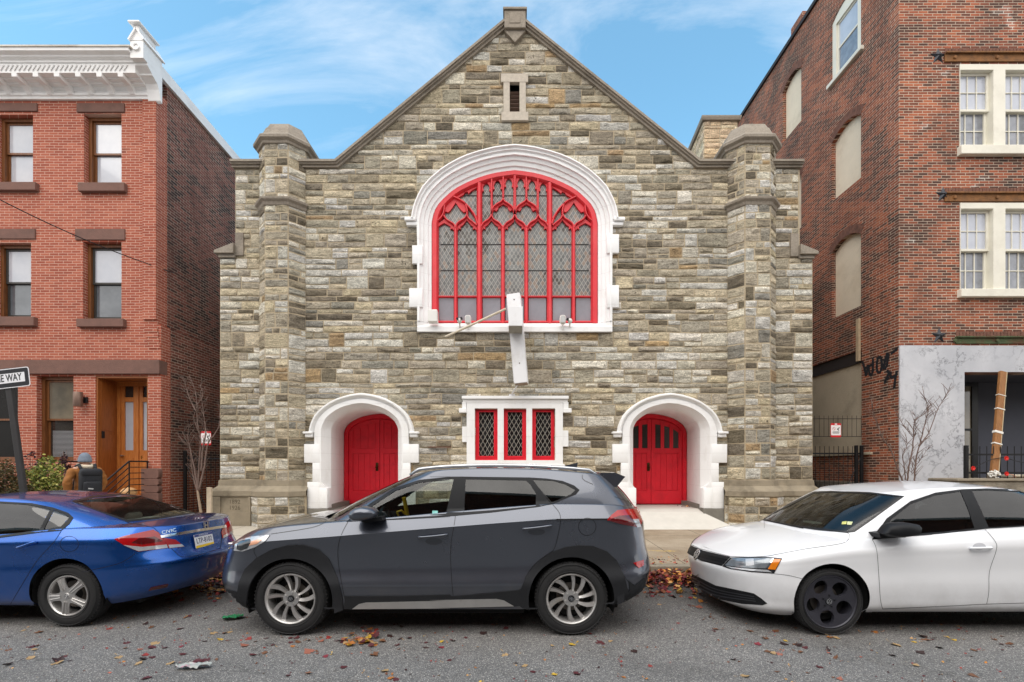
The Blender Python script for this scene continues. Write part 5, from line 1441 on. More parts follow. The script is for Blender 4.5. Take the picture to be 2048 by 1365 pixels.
    def cabin(s, floor, seats, dash, mat, wheelpos=None, headrest=True):
        for (x, y, back) in seats:
            m = MB(); X, Y = s.X0 + x, s.YC + y
            m.bbox(X - .5, X, Y - .25, Y + .25, floor + .1, floor + .3, .05)
            Mx = Matrix.Translation((X, Y, floor + .28)) @ Matrix.Rotation(.32, 4, 'Y')
            m.bbox(-.06, .07, -.25, .25, 0, back, .05, 0, Mx)
            if headrest:
                m.bbox(-.05, .05, -.13, .13, back + .04, back + .22, .04, 0, Mx); m.tube([Mx @ Vector((0, -.05, back - .02)), Mx @ Vector((0, -.05, back + .06))], .007, 6); m.tube([Mx @ Vector((0, .05, back - .02)), Mx @ Vector((0, .05, back + .06))], .007, 6)
            m.build('seat', mat, s.root, smooth=True, angle=50)
        m = MB(); L = s.sp['L']
        m.box(s.X0 + dash, s.X0 + L - .9, s.YC - .66, s.YC + .66, floor - .05, floor)
        m.bbox(s.X0 + dash - .22, s.X0 + dash + .1, s.YC - .70, s.YC + .70, floor + .2, s.sp['dashz'] - .02, .06)
        m.build('dashboard', M_cabin, s.root, smooth=True, angle=50)
        if wheelpos is not None:
            m = MB(); c = Vector(s.w(wheelpos)); Mx = Matrix.Translation(c) @ Matrix.Rotation(-.45 + PI / 2, 4, 'Y') @ Matrix.Rotation(PI / 2, 4, 'X')
            pts = [(.185 + .016 * math.cos(2 * PI * k / 10), .016 * math.sin(2 * PI * k / 10)) for k in range(10)]
            m.lathe(pts, 32, 0, Mx, closed=True)
            for a in (0, 2.2, -2.2): m.tube([Mx @ Vector((0, 0, 0)), Mx @ Vector((.18 * math.sin(a), 0, .18 * math.cos(a)))], .018, 6)
            m.build('steering_wheel', M_cabin, s.root, smooth=True, angle=50)
    def tub2(s): pass

def build_wheel(em, M, style, R, width, full=True):
    k = R / .351; h = width / 2
    rr = {'A': .236, 'B': .198, 'C': .25}[style]   # rim radius
    side = R - rr
    prof = [(rr - .004, h - .02), (rr + .012, h - .004), (rr + side * .35, h + .004), (rr + side * .7, h - .002), (R - .018, h - .012), (R - .006, h - .026), (R - .001, h - .05)]
    tread = []
    for i in range(5):
        y = h - .05 - (2 * h - .1) * (i + .5) / 5; d = (2 * h - .1) / 5
        tread += [(R, y + d * .42), (R, y - d * .36), (R - .009, y - d * .38), (R - .009, y - d * .56)]
    prof = [(r, -y) for r, y in prof] + [(r, -y) for r, y in tread[:-2]] + [(r, y) for r, y in prof[::-1]]
    t = MB(); t.lathe(prof, 72, 0, M)
    # raised sidewall ribs
    for r0 in (rr + side * .2, rr + side * .78): t.lathe([(r0 - .004, -h - .0005), (r0, -h - .006), (r0 + .004, -h - .0005)], 72, 0, M)
    for a in range(60 if full else 0):
        Ma = M @ Matrix.Rotation(2 * PI * a / 60, 4, 'Y'); t.box(R - .03, R - .001, -h + .016, -h + .034, -.008, .004, 0, Ma)
    t.build('tyre', M_rubber, em, smooth=True, angle=35)
    al = M_blackalloy if style == 'C' else M_alloy
    rim = MB()
    rim.lathe([(rr + .006, -h + .012), (rr + .004, -h + .002), (rr - .004, -h), (rr - .012, -h + .008), (rr - .02, -h + .03), (rr - .024, h - .02)], 72, 0, M)
    def plate(outer, holes, dish, th):
        vs, fs = triangulate(outer, holes); n = len(vs)
        V = [Vector((x, dish(math.hypot(x, z)), z)) for x, z in vs]
        rim.add([M @ v for v in V] + [M @ (v + Vector((0, th, 0))) for v in V], [f for f in fs])
        for lp in [outer] + list(holes):
            kk = len(lp); W = [Vector((x, dish(math.hypot(x, z)), z)) for x, z in lp]; W2 = [Vector((p.x * 1.0, p.y + th, p.z)) for p in W]
            rim.add([M @ p for p in W + W2], [(i, (i + 1) % kk, (i + 1) % kk + kk, i + kk) for i in range(kk)])
    def circ(r, n=64, c=(0, 0)): return [(c[0] + r * math.cos(2 * PI * i / n), c[1] + r * math.sin(2 * PI * i / n)) for i in range(n)]
    def pol(r, a): return (r * math.cos(a), r * math.sin(a))
    if style == 'A':
        dish = lambda r: -h + .03 - .018 * (1 - min(r / rr, 1)) * 0 + .012 * (r / rr)
        plate(circ(.075), [], lambda r: -h + .022, .04)
        for i in range(10):
            a = 2 * PI * i / 10; big = i % 2 == 0; tw = .30 if big else .16
            w0, w1 = (.021, .05) if big else (.018, .04)
            L_, R_ = [], []
            for j in range(9):
                r = .066 + (rr - .012 - .066) * j / 8; u = j / 8
                aa = a + tw * u ** 1.5; ww = (w0 + (w1 - w0) * u)
                L_.append(Vector((*pol(r, aa + ww / r * .6),))); R_.append(Vector((*pol(r, aa - ww / r * .6),)))
            ring = []
            for lv, rv in zip(L_, R_):
                r = lv.length; y = -h + .020 + .03 * (1 - r / rr) * .4 + (.012 if not big else 0)
                md = (lv + rv) / 2
                ring.append([M @ Vector((lv.x, y + .022, lv.y)), M @ Vector((lv.x * .9 + md.x * .1, y + .004, lv.y * .9 + md.y * .1)), M @ Vector((md.x * .4 + rv.x * .6, y - .006, md.y * .4 + rv.y * .6)), M @ Vector((rv.x, y + .026, rv.y))])
            rim.loft(ring)
    elif style == 'B':
        ho = []
        for i in range(5):
            a = 2 * PI * (i + .5) / 5
            ho.append([pol(.085, a - .16), pol(.12, a - .34), pol(.17, a - .40), pol(.184, a - .36), pol(.188, a), pol(.184, a + .36), pol(.17, a + .40), pol(.12, a + .34), pol(.085, a + .16), pol(.078, a)])
        dish = lambda r: -h + .0 + .02 * (1 - (r / rr) ** 2) * -1 + .012
        plate(circ(rr - .004), ho, dish, .012)
        for i in range(5):
            a = 2 * PI * i / 5
            for da in (-.1, .1): rim.tube([M @ Vector((*[pol(.06, a + da * 1.6)[0]], dish(.06) - .004, pol(.06, a + da * 1.6)[1])), M @ Vector((pol(.185, a + da)[0], dish(.185) - .004, pol(.185, a + da)[1]))], .006, 6)
    else:
        ho = [circ(.047, 28, pol(.138, 2 * PI * i / 5 + PI / 2 + PI / 5)) for i in range(5)]
        ho = []
        for i in range(5):
            a = 2 * PI * i / 5 + PI / 2 + PI / 5; cc = pol(.155, a)
            ho.append([(cc[0] + .068 * math.cos(b) * math.cos(a) - .068 * math.sin(b) * math.sin(a), cc[1] + .068 * math.cos(b) * math.sin(a) + .068 * math.sin(b) * math.cos(a)) for b in [2 * PI * q / 28 for q in range(28)]])
        dish = lambda r: -h + .035 - .025 * min(r / rr, 1) ** 2 + .004 * math.cos(r * 40)
        vs0 = circ(rr - .006)
        plate(vs0, ho, dish, .035)
    rim.build('rim', al, em, smooth=True, angle=40)
    d = MB(); d.lathe([(.001, .0), (rr - .05, 0), (rr - .05, .02), (rr - .03, .03), (rr - .028, h - .02)], 40, 0, M)
    d.build('spoke_gap_shade_disc', M_under, em, smooth=True, angle=40)  # black disc added so the gaps between spokes read as shade
    d = MB(); d.lathe([(.07, -.012), (.135, -.012), (.135, .0)], 40, 0, M); d.build('brake_disc', M_disc, em, smooth=True, angle=40)
    if not full: return
    cap = MB(); yc = {'A': -h + .018, 'B': -h - .004, 'C': -h + .028}[style]
    cap.lathe([(.001, yc - .008), (.028, yc - .008), (.031, yc - .004), (.032, yc + .01)], 28, 0, M)
    cap.build('centre_cap', M_trimblk if style == 'A' else (M_alloy if style == 'B' else M_trimblk), em, smooth=True, angle=40)
    nuts = MB()
    if style != 'B':
        for i in range(5):
            a = 2 * PI * i / 5 + .3; p = pol(.056, a)
            nuts.lathe([(.001, yc - .006), (.008, yc - .006), (.010, yc), (.010, yc + .02)], 6, 0, M @ Matrix.Translation((p[0], 0, p[1])))
        nuts.build('lug_nuts', M_alloy if style == 'A' else M_trimblk, em)
    e = MB()
    if style == 'C': emblem_vw(e, M @ Matrix.Translation((0, yc - .0095, 0)), .026)
    else: emblem_h(e, M @ Matrix.Translation((0, yc - .0095, 0)), .02, slant=.25 if style == 'A' else 0, oval=(style == 'A'))
    e.build('wheel_emblem', M_chrome, em)
def emblem_vw(m, M, r):
    # circle with a V above a W, lying in the local XZ plane, facing -Y
    n = 32; m.loft([[M @ Vector((rr * math.cos(2 * PI * k / n), y, rr * math.sin(2 * PI * k / n))) for k in range(n)] for rr, y in ((r, .004), (r, -.001), (r * .86, -.001), (r * .86, .004))], True)
    def st(a, b, w=.085):
        A, B = Vector(a) * r, Vector(b) * r; d = (B - A).normalized(); q = Vector((-d.y, d.x)) * r * w
        P = [A + q, B + q, B - q, A - q]; m.add([M @ Vector((p.x, -.0015, p.y)) for p in P] + [M @ Vector((p.x, .003, p.y)) for p in P], [(0, 1, 2, 3), (0, 4, 5, 1), (1, 5, 6, 2), (2, 6, 7, 3), (3, 7, 4, 0)])
    for s_ in (-1, 1):
        st((s_ * .36, .80), (s_ * .03, .12)); st((s_ * .80, .36), (s_ * .42, -.68)); st((s_ * .42, -.70), (s_ * .04, .02))
def emblem_h(m, M, r, slant=0.0, oval=False):
    def bx(x0, x1, z0, z1):
        P = [(x0 + z0 * slant, z0), (x1 + z0 * slant, z0), (x1 + z1 * slant, z1), (x0 + z1 * slant, z1)]
        m.add([M @ Vector((x * r, -.0015, z * r)) for x, z in P] + [M @ Vector((x * r, .003, z * r)) for x, z in P], [(0, 1, 2, 3), (0, 4, 5, 1), (1, 5, 6, 2), (2, 6, 7, 3), (3, 7, 4, 0)])
    if oval:
        n = 32; m.loft([[M @ Vector((1.15 * q * r * math.cos(2 * PI * k / n), y, .85 * q * r * math.sin(2 * PI * k / n))) for k in range(n)] for q, y in ((1, .003), (1, -.001), (.88, -.001), (.88, .003))], True)
        bx(-.5, -.24, -.6, .6); bx(.24, .5, -.6, .6); bx(-.24, .24, -.12, .12)
    else:
        bx(-.62, -.38, -.8, .8); bx(.38, .62, -.8, .8); bx(-.38, .38, -.13, .13)
        fr = [(-.95, .95), (.95, .95), (.75, -.95), (-.75, -.95)]
        for i in range(4):
            a, b = Vector(fr[i]) * r, Vector(fr[(i + 1) % 4]) * r; m.tube([M @ Vector((a.x, 0, a.y)), M @ Vector((b.x, 0, b.y))], r * .07, 6)
# ================================================================== GREY SUV
def Za(*p): return [(440 + x / 3.25, 900 + y / 3.25) for x, y in p]
def Zb(*p): return [(860 + x / 3.25, 900 + y / 3.25) for x, y in p]
L_ = 4.475
S = dict(L=L_, W=1.85, dashz=1.06,
    bulge=[(0, .97), (.9, 1.0), (2.2, 1.0), (3.6, 1.0), (4.475, .97)],
    tub=[(.20, L_ - .16, .885, .55, .45, 2.5, 2.6, [(0, .24), (.6, .24), (1.2, .255), (3.3, .255), (4.0, .30), (4.475, .34)]),
         (.08, L_ - .05, .900, .52, .42, 2.6, 2.7, [(0, .34), (1, .36), (3.4, .36), (4.475, .42)]),
         (.02, L_ - .01, .918, .55, .44, 2.6, 2.7, [(0, .44), (1, .45), (3.4, .46), (4.475, .54)]),
         (.01, L_ - .00, .924, .56, .45, 2.6, 2.7, [(0, .50), (1, .50), (3.4, .52), (4.475, .60)]),
         (.00, L_ - .00, .894, .58, .46, 2.6, 2.6, [(0, .59), (1, .62), (3.4, .66), (4.475, .68)]),
         (.02, L_ - .03, .900, .60, .48, 2.5, 2.5, [(0, .68), (1, .78), (3.4, .84), (4.475, .82)]),
         (.045, L_ - .045, .921, .61, .49, 2.4, 2.4, [(0, .75), (.5, .865), (1.3, .93), (3.4, 1.085), (4.0, 1.09), (4.475, 1.0)]),
         (.06, L_ - .06, .917, .62, .50, 2.4, 2.4, [(0, .785), (.5, .888), (1.3, .96), (3.4, 1.12), (4.0, 1.12), (4.475, 1.04)]),
         (.13, L_ - .10, .842, .66, .52, 2.2, 2.3, [(.1, .83), (.25, .895), (.47, .97), (.76, 1.025), (1.2, 1.065), (1.45, 1.085), (3.39, 1.25), (4.0, 1.24), (4.4, 1.16)])],
    deck=[(.1, .84), (.3, .955), (.6, 1.05), (1.0, 1.105), (1.4, 1.13), (3.4, 1.2), (4.4, 1.17)], deckpow=2.4,
    gbase=(1.0, L_ - .11, .826, .55, .50, 2.5, 2.5, [(1.0, 1.04), (1.45, 1.06), (3.39, 1.23), (4.0, 1.22), (4.37, 1.14)]),
    gtop=(1.95, 4.03, .685, .45, .32, 2.6, 3.0, [(1.95, 1.53), (2.3, 1.57), (2.8, 1.585), (3.4, 1.57), (4.03, 1.515)]),
    roof=[(1.95, 1.535), (2.3, 1.60), (2.8, 1.625), (3.4, 1.61), (4.03, 1.53)],
    arch=[(.91, .355, .412), (3.578, .355, .412)])
suv = Car('parked_suv', 'dark grey metallic SUV with yellow steering lock, parked between the blue and the white sedan', 'car', -3.033, 5.2, S)
M_suv = paint('dark_grey_metallic_paint', rgb(84, 88, 98), .66, .26)
band = Za((822, 468), (985, 345), (1135, 250), (1300, 196), (1495, 176)) + Zb((0, 176), (200, 175), (650, 181), (760, 188), (860, 203), (935, 232), (972, 262), (950, 290), (795, 352), (700, 372), (400, 408), (160, 430), (0, 440)) + Za((1495, 436), (1200, 452))
gF = Za((1040, 455), (880, 462), (900, 440), (1000, 360), (1140, 268), (1300, 214), (1495, 196)) + Zb((0, 196), (155, 190), (105, 416), (0, 424)) + Za((1495, 425), (1200, 443))
gR = Zb((232, 192), (625, 200), (652, 225), (688, 285), (688, 366), (400, 394), (222, 406))
gQ = Zb((668, 196), (800, 202), (880, 226), (945, 262), (915, 290), (800, 340), (775, 338))
sideN = lambda c, n: n.y < -.35
suv.arches()
dF = Za((770, 620), (790, 550), (835, 465)) + band[1:5] + Zb((0, 176), (178, 175), (165, 430), (135, 620), (150, 960)) + Za((1495, 955), (815, 975), (790, 850), (765, 700))
dR = Zb((180, 175), (650, 181), (795, 352), (848, 440), (820, 600), (800, 655), (690, 730), (620, 820), (585, 905), (300, 935), (152, 960), (137, 620), (167, 430))
suv.assign(dF, 'doorF', sideN, only=('body',)); suv.assign(dR, 'doorR', sideN, only=('body',))
def grow(poly, d):
    c = (sum(p[0] for p in poly) / len(poly), sum(p[1] for p in poly) / len(poly)); out = []
    n = len(poly); A = sum(poly[i][0] * poly[(i + 1) % n][1] - poly[(i + 1) % n][0] * poly[i][1] for i in range(n)); sg = 1 if A > 0 else -1
    for i in range(n):
        a, b, e = Vector(poly[i - 1]), Vector(poly[i]), Vector(poly[(i + 1) % n])
        n1, n2 = (b - a), (e - b); n1 = Vector((n1.y, -n1.x)).normalized(); n2 = Vector((n2.y, -n2.x)).normalized(); q = n1 + n2
        if q.length < .3: q = n1
        q = q / max(q.length_squared, .6) * 2
        out.append((b.x + q.x * d * sg, b.y + q.y * d * sg))
    return out
for g, nm in ((gF, 'gF'), (gR, 'gR'), (gQ, 'gQ')): suv.assign(grow(g, 1.6), nm, lambda c, n: n.y < -.3 and c.z > 1.0, cab=True)
# rear screen and windscreen in car space
def in_shield(s, c, n): return c.x < s.X0 + 2.0 and c.x > s.X0 + 1.05 and n.x < -.35 and n.z > .2 and abs(c.y - s.YC) < .70 - .06 * (c.z - 1.1) and 1.12 < c.z < 1.52
def in_back(s, c, n): return c.x > s.X0 + 3.9 and n.x > .4 and abs(c.y - s.YC) < .62 and 1.21 < c.z < 1.47
suv.assign_fn(in_shield, 'shield'); suv.assign_fn(in_back, 'back')
suv.assign_fn(lambda s, c, n: c.x < s.X0 + 1.1 and n.z > .55 and c.z > .84 and abs(c.y - s.YC) < .80 and s.part[0] is not None, 'hood')
M_inner = M_cabin
body = suv.emit('body', 'body', [M_suv, M_inner], .006)
for nm in ('doorF', 'doorR', 'doorF@far', 'doorR@far'): suv.emit(nm, 'door', [M_suv, M_inner], .006)
suv.emit('hood', 'bonnet', [M_suv, M_inner], .006)
for nm, mm in (('gF', M_glass_clear), ('gF@far', M_glass_clear), ('gR', M_glass_dark), ('gR@far', M_glass_dark), ('gQ', M_glass_dark), ('gQ@far', M_glass_dark)): suv.emit(nm, 'side_window', [mm])
suv.emit('shield', 'windscreen', [M_glass_shield]); suv.emit('back', 'rear_window', [M_glass_dark])
suv.patch(band, .004, 'window_trim', M_trimblk, holes=[gF, gR, gQ], res=5, thick=.01)
# lower cladding
def arcpx(cx_, cy_, r, a0, a1, n=24): return [(cx_ + r * math.cos(a0 + (a1 - a0) * i / n), cy_ - r * math.sin(a0 + (a1 - a0) * i / n)) for i in range(n + 1)]
fo = Za((118, 1060), (110, 960), (128, 860), (165, 775), (240, 700), (330, 650), (440, 619), (545, 617), (640, 645), (710, 710), (765, 830), (795, 950), (803, 1040), (760, 1062))
fi = arcpx(580, 1203, 86, -.30, PI + .40, 26)
suv.patch(fo + fi[0:], .012, 'wheel_arch_trim', M_clad, res=5, thick=.02)
ro = Zb((585, 1015), (590, 905), (625, 820), (690, 735), (780, 668), (880, 632), (960, 620), (1060, 625), (1150, 660), (1215, 720), (1265, 830), (1290, 930), (1270, 985), (1215, 1005))
ri = arcpx(1143, 1200, 86, -.32, PI + .36, 26)
suv.patch(ro + ri, .012, 'wheel_arch_trim', M_clad, res=5, thick=.02)
suv.patch(Za((812, 985), (812, 950), (1200, 948), (1495, 940)) + Zb((140, 950), (300, 938), (592, 908), (592, 1012), (540, 1018), (0, 1030)) + Za((1495, 1030), (1200, 1034), (800, 1040)), .010, 'sill_trim', M_clad, res=5, thick=.02)
suv.patch(Za((862, 1032), (905, 1000), (950, 990), (1495, 978)) + Zb((0, 975), (430, 966), (480, 976), (545, 1014), (300, 1020), (0, 1026)) + Za((1495, 1028),), .014, 'silver_sill_strip', M_alloy, res=5, thick=.006)
suv.patch(Za((40, 1020), (38, 990), (44, 905), (112, 925), (108, 1000), (118, 1062), (60, 1040)), .008, 'front_bumper_trim', M_clad, res=5)
suv.patch(Zb((1268, 985), (1295, 905), (1290, 850), (1330, 880), (1395, 830), (1398, 880), (1345, 960), (1225, 1005)), .008, 'rear_bumper_trim', M_clad, res=5)
m = MB(); 
for px_, pts in ((0, Za((745, 1062), (738, 960), (720, 900), (760, 905), (790, 965), (803, 1040))), (1, Zb((1195, 845), (1225, 850), (1262, 930), (1262, 985), (1218, 1008), (1212, 930)))):
    m = MB(); P = [Vector(wp(x, y, 4.31)) for x, y in pts]
    m.prism([(p.x, p.z) for p in P], 4.30, 4.52); m.build('mud_flap', M_clad, suv.root)
# panel gaps
m = MB()
for ln in (Za((832, 468), (795, 540), (770, 620), (768, 720), (790, 860), (813, 978)), Zb((178, 178), (165, 430), (136, 620), (138, 800), (152, 962)), Zb((650, 182), (795, 352), (848, 440), (822, 600), (800, 656)), Zb((800, 656), (690, 735), (622, 825), (586, 908), (300, 938), (152, 962)), Za((813, 980), (1200, 972), (1495, 960)),
           Za((655, 445), (690, 462), (600, 505), (330, 548)), Za((325, 556), (225, 640), (240, 700)), Zb((1155, 668), (1290, 860)), Zb((990, 162), (996, 195), (1060, 225)), Zb((1200, 305), (1290, 340), (1340, 372))):
    suv.ribbon(m, ln, 1.1)
fc = Zb((1022, 500))[0]; suv.ribbon(m, arcpx(fc[0], fc[1], 17.5, 0, 2 * PI, 30), 1.0)
m.build('panel_gap', M_seal, suv.root)
# lamps
hl = Za((93, 655), (100, 615), (125, 588), (200, 566), (326, 553), (300, 590), (230, 632), (150, 660))
suv.patch(hl, .006, 'headlight', M_clrlens, res=3, mirror=True)
suv.patch(Za((112, 645), (118, 605), (150, 590), (200, 582), (205, 600), (180, 640), (140, 655)), .009, 'lamp_inner', M_lampdark, res=3)
suv.patch(Za((192, 622), (200, 600), (255, 584), (280, 586), (240, 612)), .009, 'turn_lamp', pm('faint_amber_lens', rgb(232, 172, 140), .15, coat=1.0), res=3)
tl = Zb((1150, 458), (1180, 425), (1215, 396), (1280, 388), (1345, 385), (1368, 402), (1372, 480), (1340, 500), (1250, 485))
suv.patch(tl, .010, 'tail_light', M_redlens, res=3, mirror=True, thick=.015)
suv.patch(Zb((1155, 458), (1230, 432), (1300, 428), (1320, 470), (1330, 495), (1250, 483)), .013, 'lamp_inner', M_redlens2, res=3)
suv.patch(Zb((1315, 458), (1350, 452), (1364, 500), (1340, 503)), .014, 'reverse_lamp', M_clrlens, res=3)
suv.patch(Zb((1318, 735), (1385, 715), (1388, 750), (1355, 770)), .008, 'rear_reflector', M_redlens, res=3)
# mirror, handles, rails, spoiler
m = MB(); mc = Za((930, 430))[0]; Pm = wp(mc[0], mc[1], 4.20)
mr = [(840, 415), (852, 395), (880, 375), (940, 366), (1000, 378), (1028, 400), (1022, 430), (990, 448), (920, 462), (870, 462), (845, 445)]
ring0 = [wp(*q, 4.22) for q in Za(*mr)]
c0 = sum(ring0, Vector()) / len(ring0)
rings = []
for k, y in ((.25, -.10), (.75, -.085), (.95, -.04), (1.0, .0), (.97, .05), (.8, .09), (.3, .10)):
    rings.append([c0 + (p - c0) * k + Vector((0, y, 0)) for p in ring0])
m.loft(rings, True, cap=True); mo = m.build('door_mirror', M_suv, suv.root, smooth=True, angle=60)
m = MB(); q = Za((905, 455), (1060, 430), (1070, 455), (960, 470)); P = [wp(x, y, 4.3) for x, y in q]; m.prism([(p.x, p.z) for p in P], 4.24, 4.36); m.build('mirror_arm', M_trimblk, mo)
def handle(car, a, b, mat, yoff=.028):
    (h0, n0), (h1, n1) = car.cast(*a), car.cast(*b); m = MB()
    pts = [h0 + n0 * .004, h0 + (h1 - h0) * .08 + n0 * yoff, h0 + (h1 - h0) * .5 + n0 * (yoff + .008), h0 + (h1 - h0) * .92 + n1 * yoff, h1 + n1 * .004]
    pts = spl([tuple(p) for p in pts], 16); m.tube(pts, [.010] + [.0125] * 14 + [.011], 10); o = m.build('door_handle', mat, car.root, smooth=True)
    c = (h0 * .55 + h1 * .45); 
    return o
handle(suv, Za((1292, 565))[0], Zb((112, 548))[0], M_suv); handle(suv, Zb((603, 512))[0], Zb((788, 490))[0], M_suv)
for c in (Za((1390, 582))[0], Zb((692, 520))[0]):
    suv.patch([(c[0] + 17 * math.cos(a), c[1] + 4 + 7 * math.sin(a)) for a in [2 * PI * i / 20 for i in range(20)]], .0012, 'handle_recess_shade', paint('dark_grey_recess_shade', rgb(68, 71, 79), .66, .26), res=4, thick=.001)  # flat ellipse of darker body paint, painted shade for the handle hollow
for s_ in (-1, 1):
    m = MB(); pts = []
    for i in range(22):
        u = i / 21; x = 1.98 + 1.9 * u; z = interp(S['gtop'][7], x) + .038 - (.045 if i in (0, 21) else 0) - .004
        pts.append(suv.w((x, s_ * .60, z)))
    m.tube(pts, [.012] + [.017] * 20 + [.012], 8)
    m.build('roof_rail', pm('brushed_silver_rail', rgb(206, 208, 212), .3, .8), suv.root, smooth=True)
m = MB(); sp_ = []
for yy in (-.64, -.5, 0, .5, .64):
    zt = 1.535 + .012 * (1 - (yy / .64) ** 2); xe = 4.20 - .05 * (yy / .64) ** 2
    k_ = 1 if abs(yy) < .6 else 1.8; sp_.append([suv.w((3.9, yy, zt + .01)), suv.w((4.05, yy, zt + .010)), suv.w((xe, yy, zt - .03)), suv.w((xe - .02, yy, zt - .05)), suv.w((4.06, yy, zt - .075 * k_)), suv.w((3.92, yy, zt - .06 * k_))])
m.loft(sp_, True, cap=True); m.build('spoiler', M_suv, suv.root, smooth=True, angle=40)
m = MB(); m.prism([(suv.X0 + 3.55, 1.60), (suv.X0 + 3.75, 1.60), (suv.X0 + 3.76, 1.655)], suv.YC - .02, suv.YC + .02); m.build('roof_fin', M_suv, suv.root)
# grille on the nose (faces along the street)
m = MB()
for k in range(5):
    z = .55 + .055 * k; m.bbox(suv.X0 + .0 - .012, suv.X0 + .06, suv.YC - .36, suv.YC + .36, z, z + .028, .008)
m.build('grille', M_chrome, suv.root)
suv.wheels('A', .351, .225, spin=(.2, .55))
suv.cabin(.42, [(2.25, -.36, .58), (2.25, .36, .58), (3.2, -.36, .52), (3.2, .36, .52)], 1.45, M_cabin, (1.72, -.36, 1.0))
# yellow steering-wheel lock
lock = MB(); c = Vector(suv.w((1.70, -.38, 1.02)))
a, b = wp(*Za((1195, 310))[0], 4.78), wp(*Za((1222, 438))[0], 4.82)
lock.tube([a, b], .022, 10); lock.tube([wp(*Za((1150, 405))[0], 4.78), wp(*Za((1180, 395))[0], 4.78), wp(*Za((1205, 420))[0], 4.80)], .012, 8); lock.tube([wp(*Za((1150, 405))[0], 4.78), wp(*Za((1165, 438))[0], 4.79), wp(*Za((1215, 440))[0], 4.8)], .011, 8)
tag(lock.build('steering_lock', pm('yellow_lock_paint', rgb(228, 184, 30), .4)), 'bright yellow steering wheel lock inside the grey SUV', 'steering lock')
m = MB(); h, n = suv.cast(*Za((1398, 408))[0])
suv.patch(Za((1380, 396), (1416, 396), (1416, 420), (1380, 420)), .002, 'window_sticker', pm('teal_sticker', rgb(130, 196, 190), .5), res=3, thick=.001)
# ================================================================== WHITE SEDAN
def J(*p): return [(1320 + x / 3.4125, 920 + y / 3.4125) for x, y in p]
def K(*p): return [(1680 + x / 3.413, 920 + y / 3.413) for x, y in p]
L_ = 4.628
S = dict(L=L_, W=1.778, dashz=.93,
    bulge=[(0, .97), (.9, 1.0), (2.3, 1.0), (3.6, 1.0), (4.628, .97)],
    tub=[(.20, L_ - .16, .78, .62, .45, 2.3, 2.5, [(0, .13), (.5, .15), (1.0, .20), (3.6, .20), (4.628, .26)]),
         (.06, L_ - .06, .855, .64, .45, 2.3, 2.5, [(0, .20), (.6, .23), (1.2, .26), (3.6, .27), (4.628, .36)]),
         (.045, L_ - .03, .878, .64, .46, 2.3, 2.5, [(0, .30), (1.2, .36), (3.6, .38), (4.628, .46)]),
         (.02, L_ - .01, .886, .64, .46, 2.3, 2.5, [(0, .42), (1.2, .48), (3.6, .50), (4.628, .56)]),
         (.00, L_ - .00, .880, .64, .46, 2.3, 2.5, [(0, .535), (1.2, .60), (3.6, .64), (4.628, .66)]),
         (.03, L_ - .02, .884, .64, .48, 2.3, 2.4, [(0, .59), (.6, .66), (1.2, .73), (3.6, .80), (4.628, .78)]),
         (.06, L_ - .05, .880, .64, .50, 2.3, 2.4, [(0, .64), (.6, .73), (1.2, .81), (3.6, .90), (4.628, .87)]),
         (.11, L_ - .10, .825, .64, .52, 2.2, 2.3, [(.08, .675), (.3, .73), (.6, .80), (1.0, .875), (1.3, .905), (2.5, .995), (3.6, 1.03), (4.3, 1.0), (4.55, .96)])],
    deck=[(.1, .685), (.3, .77), (.6, .865), (.9, .925), (1.2, .965), (2.4, 1.0), (3.8, 1.05), (4.5, .98)], deckpow=2.2,
    gbase=(.90, 4.0, .805, .50, .55, 2.5, 2.4, [(.9, .90), (1.3, .885), (2.5, .975), (3.6, 1.01), (4.0, 1.0)]),
    gtop=(1.62, 3.25, .615, .40, .45, 2.6, 2.6, [(1.62, 1.325), (2.0, 1.375), (2.6, 1.395), (3.25, 1.345)]),
    roof=[(1.62, 1.335), (2.0, 1.405), (2.6, 1.445), (3.25, 1.38)],
    arch=[(.93, .335, .355), (3.581, .335, .355)])
jetta = Car('parked_sedan', 'white sedan with black five-hole wheels and black door mirror, parked at the right', 'car', 2.08, 5.18, S)
M_wh = paint('white_car_paint', rgb(236, 237, 240), 0.0, .3, .01)
jetta.arches()
shieldP = J((655, 405), (860, 310), (1050, 218), (1180, 212)) + K((0, 215), (200, 222), (440, 249), (370, 300), (200, 425), (100, 494), (42, 500)) + J((1100, 480), (900, 455))
shieldG = J((690, 405), (870, 322), (1055, 229), (1180, 223)) + K((0, 226), (200, 233), (408, 254), (350, 300), (195, 412), (95, 480), (45, 487)) + J((1100, 468), (900, 443))
jetta.assign(grow(shieldG, 1.2), 'shield', lambda c, n: n.x < -.25 and c.z > .9 and c.x < 4.6, mirror=False, cab=True)
bandJ = K((218, 545), (318, 400), (480, 283), (650, 225), (830, 202), (1000, 196), (1256, 206), (1420, 235), (1560, 300), (1620, 380), (1610, 430), (1400, 446), (1256, 456), (1010, 470), (700, 505))
gFJ = K((300, 520), (345, 410), (480, 305), (650, 243), (822, 217), (870, 330), (916, 468), (700, 492))
gRJ = K((898, 212), (1000, 209), (1256, 220), (1400, 246), (1530, 302), (1585, 385), (1560, 425), (1256, 448), (1012, 462), (960, 340))
for g, nm in ((gFJ, 'gF'), (gRJ, 'gR')): jetta.assign(grow(g, 1.6), nm, lambda c, n: n.y < -.25 and c.z > .9, cab=True)
jetta.assign_fn(lambda s, c, n: c.x > s.X0 + 3.2 and c.x < s.X0 + 4.1 and n.x > .3 and abs(c.y - s.YC) < .58 and 1.06 < c.z < 1.34, 'back')
dFj = K((220, 545), (250, 620), (265, 800), (275, 950), (290, 1018), (700, 1000), (1000, 985), (1015, 900), (1020, 760), (1065, 620), (1060, 560), (990, 472), (960, 340), (880, 200), (650, 225), (480, 283))
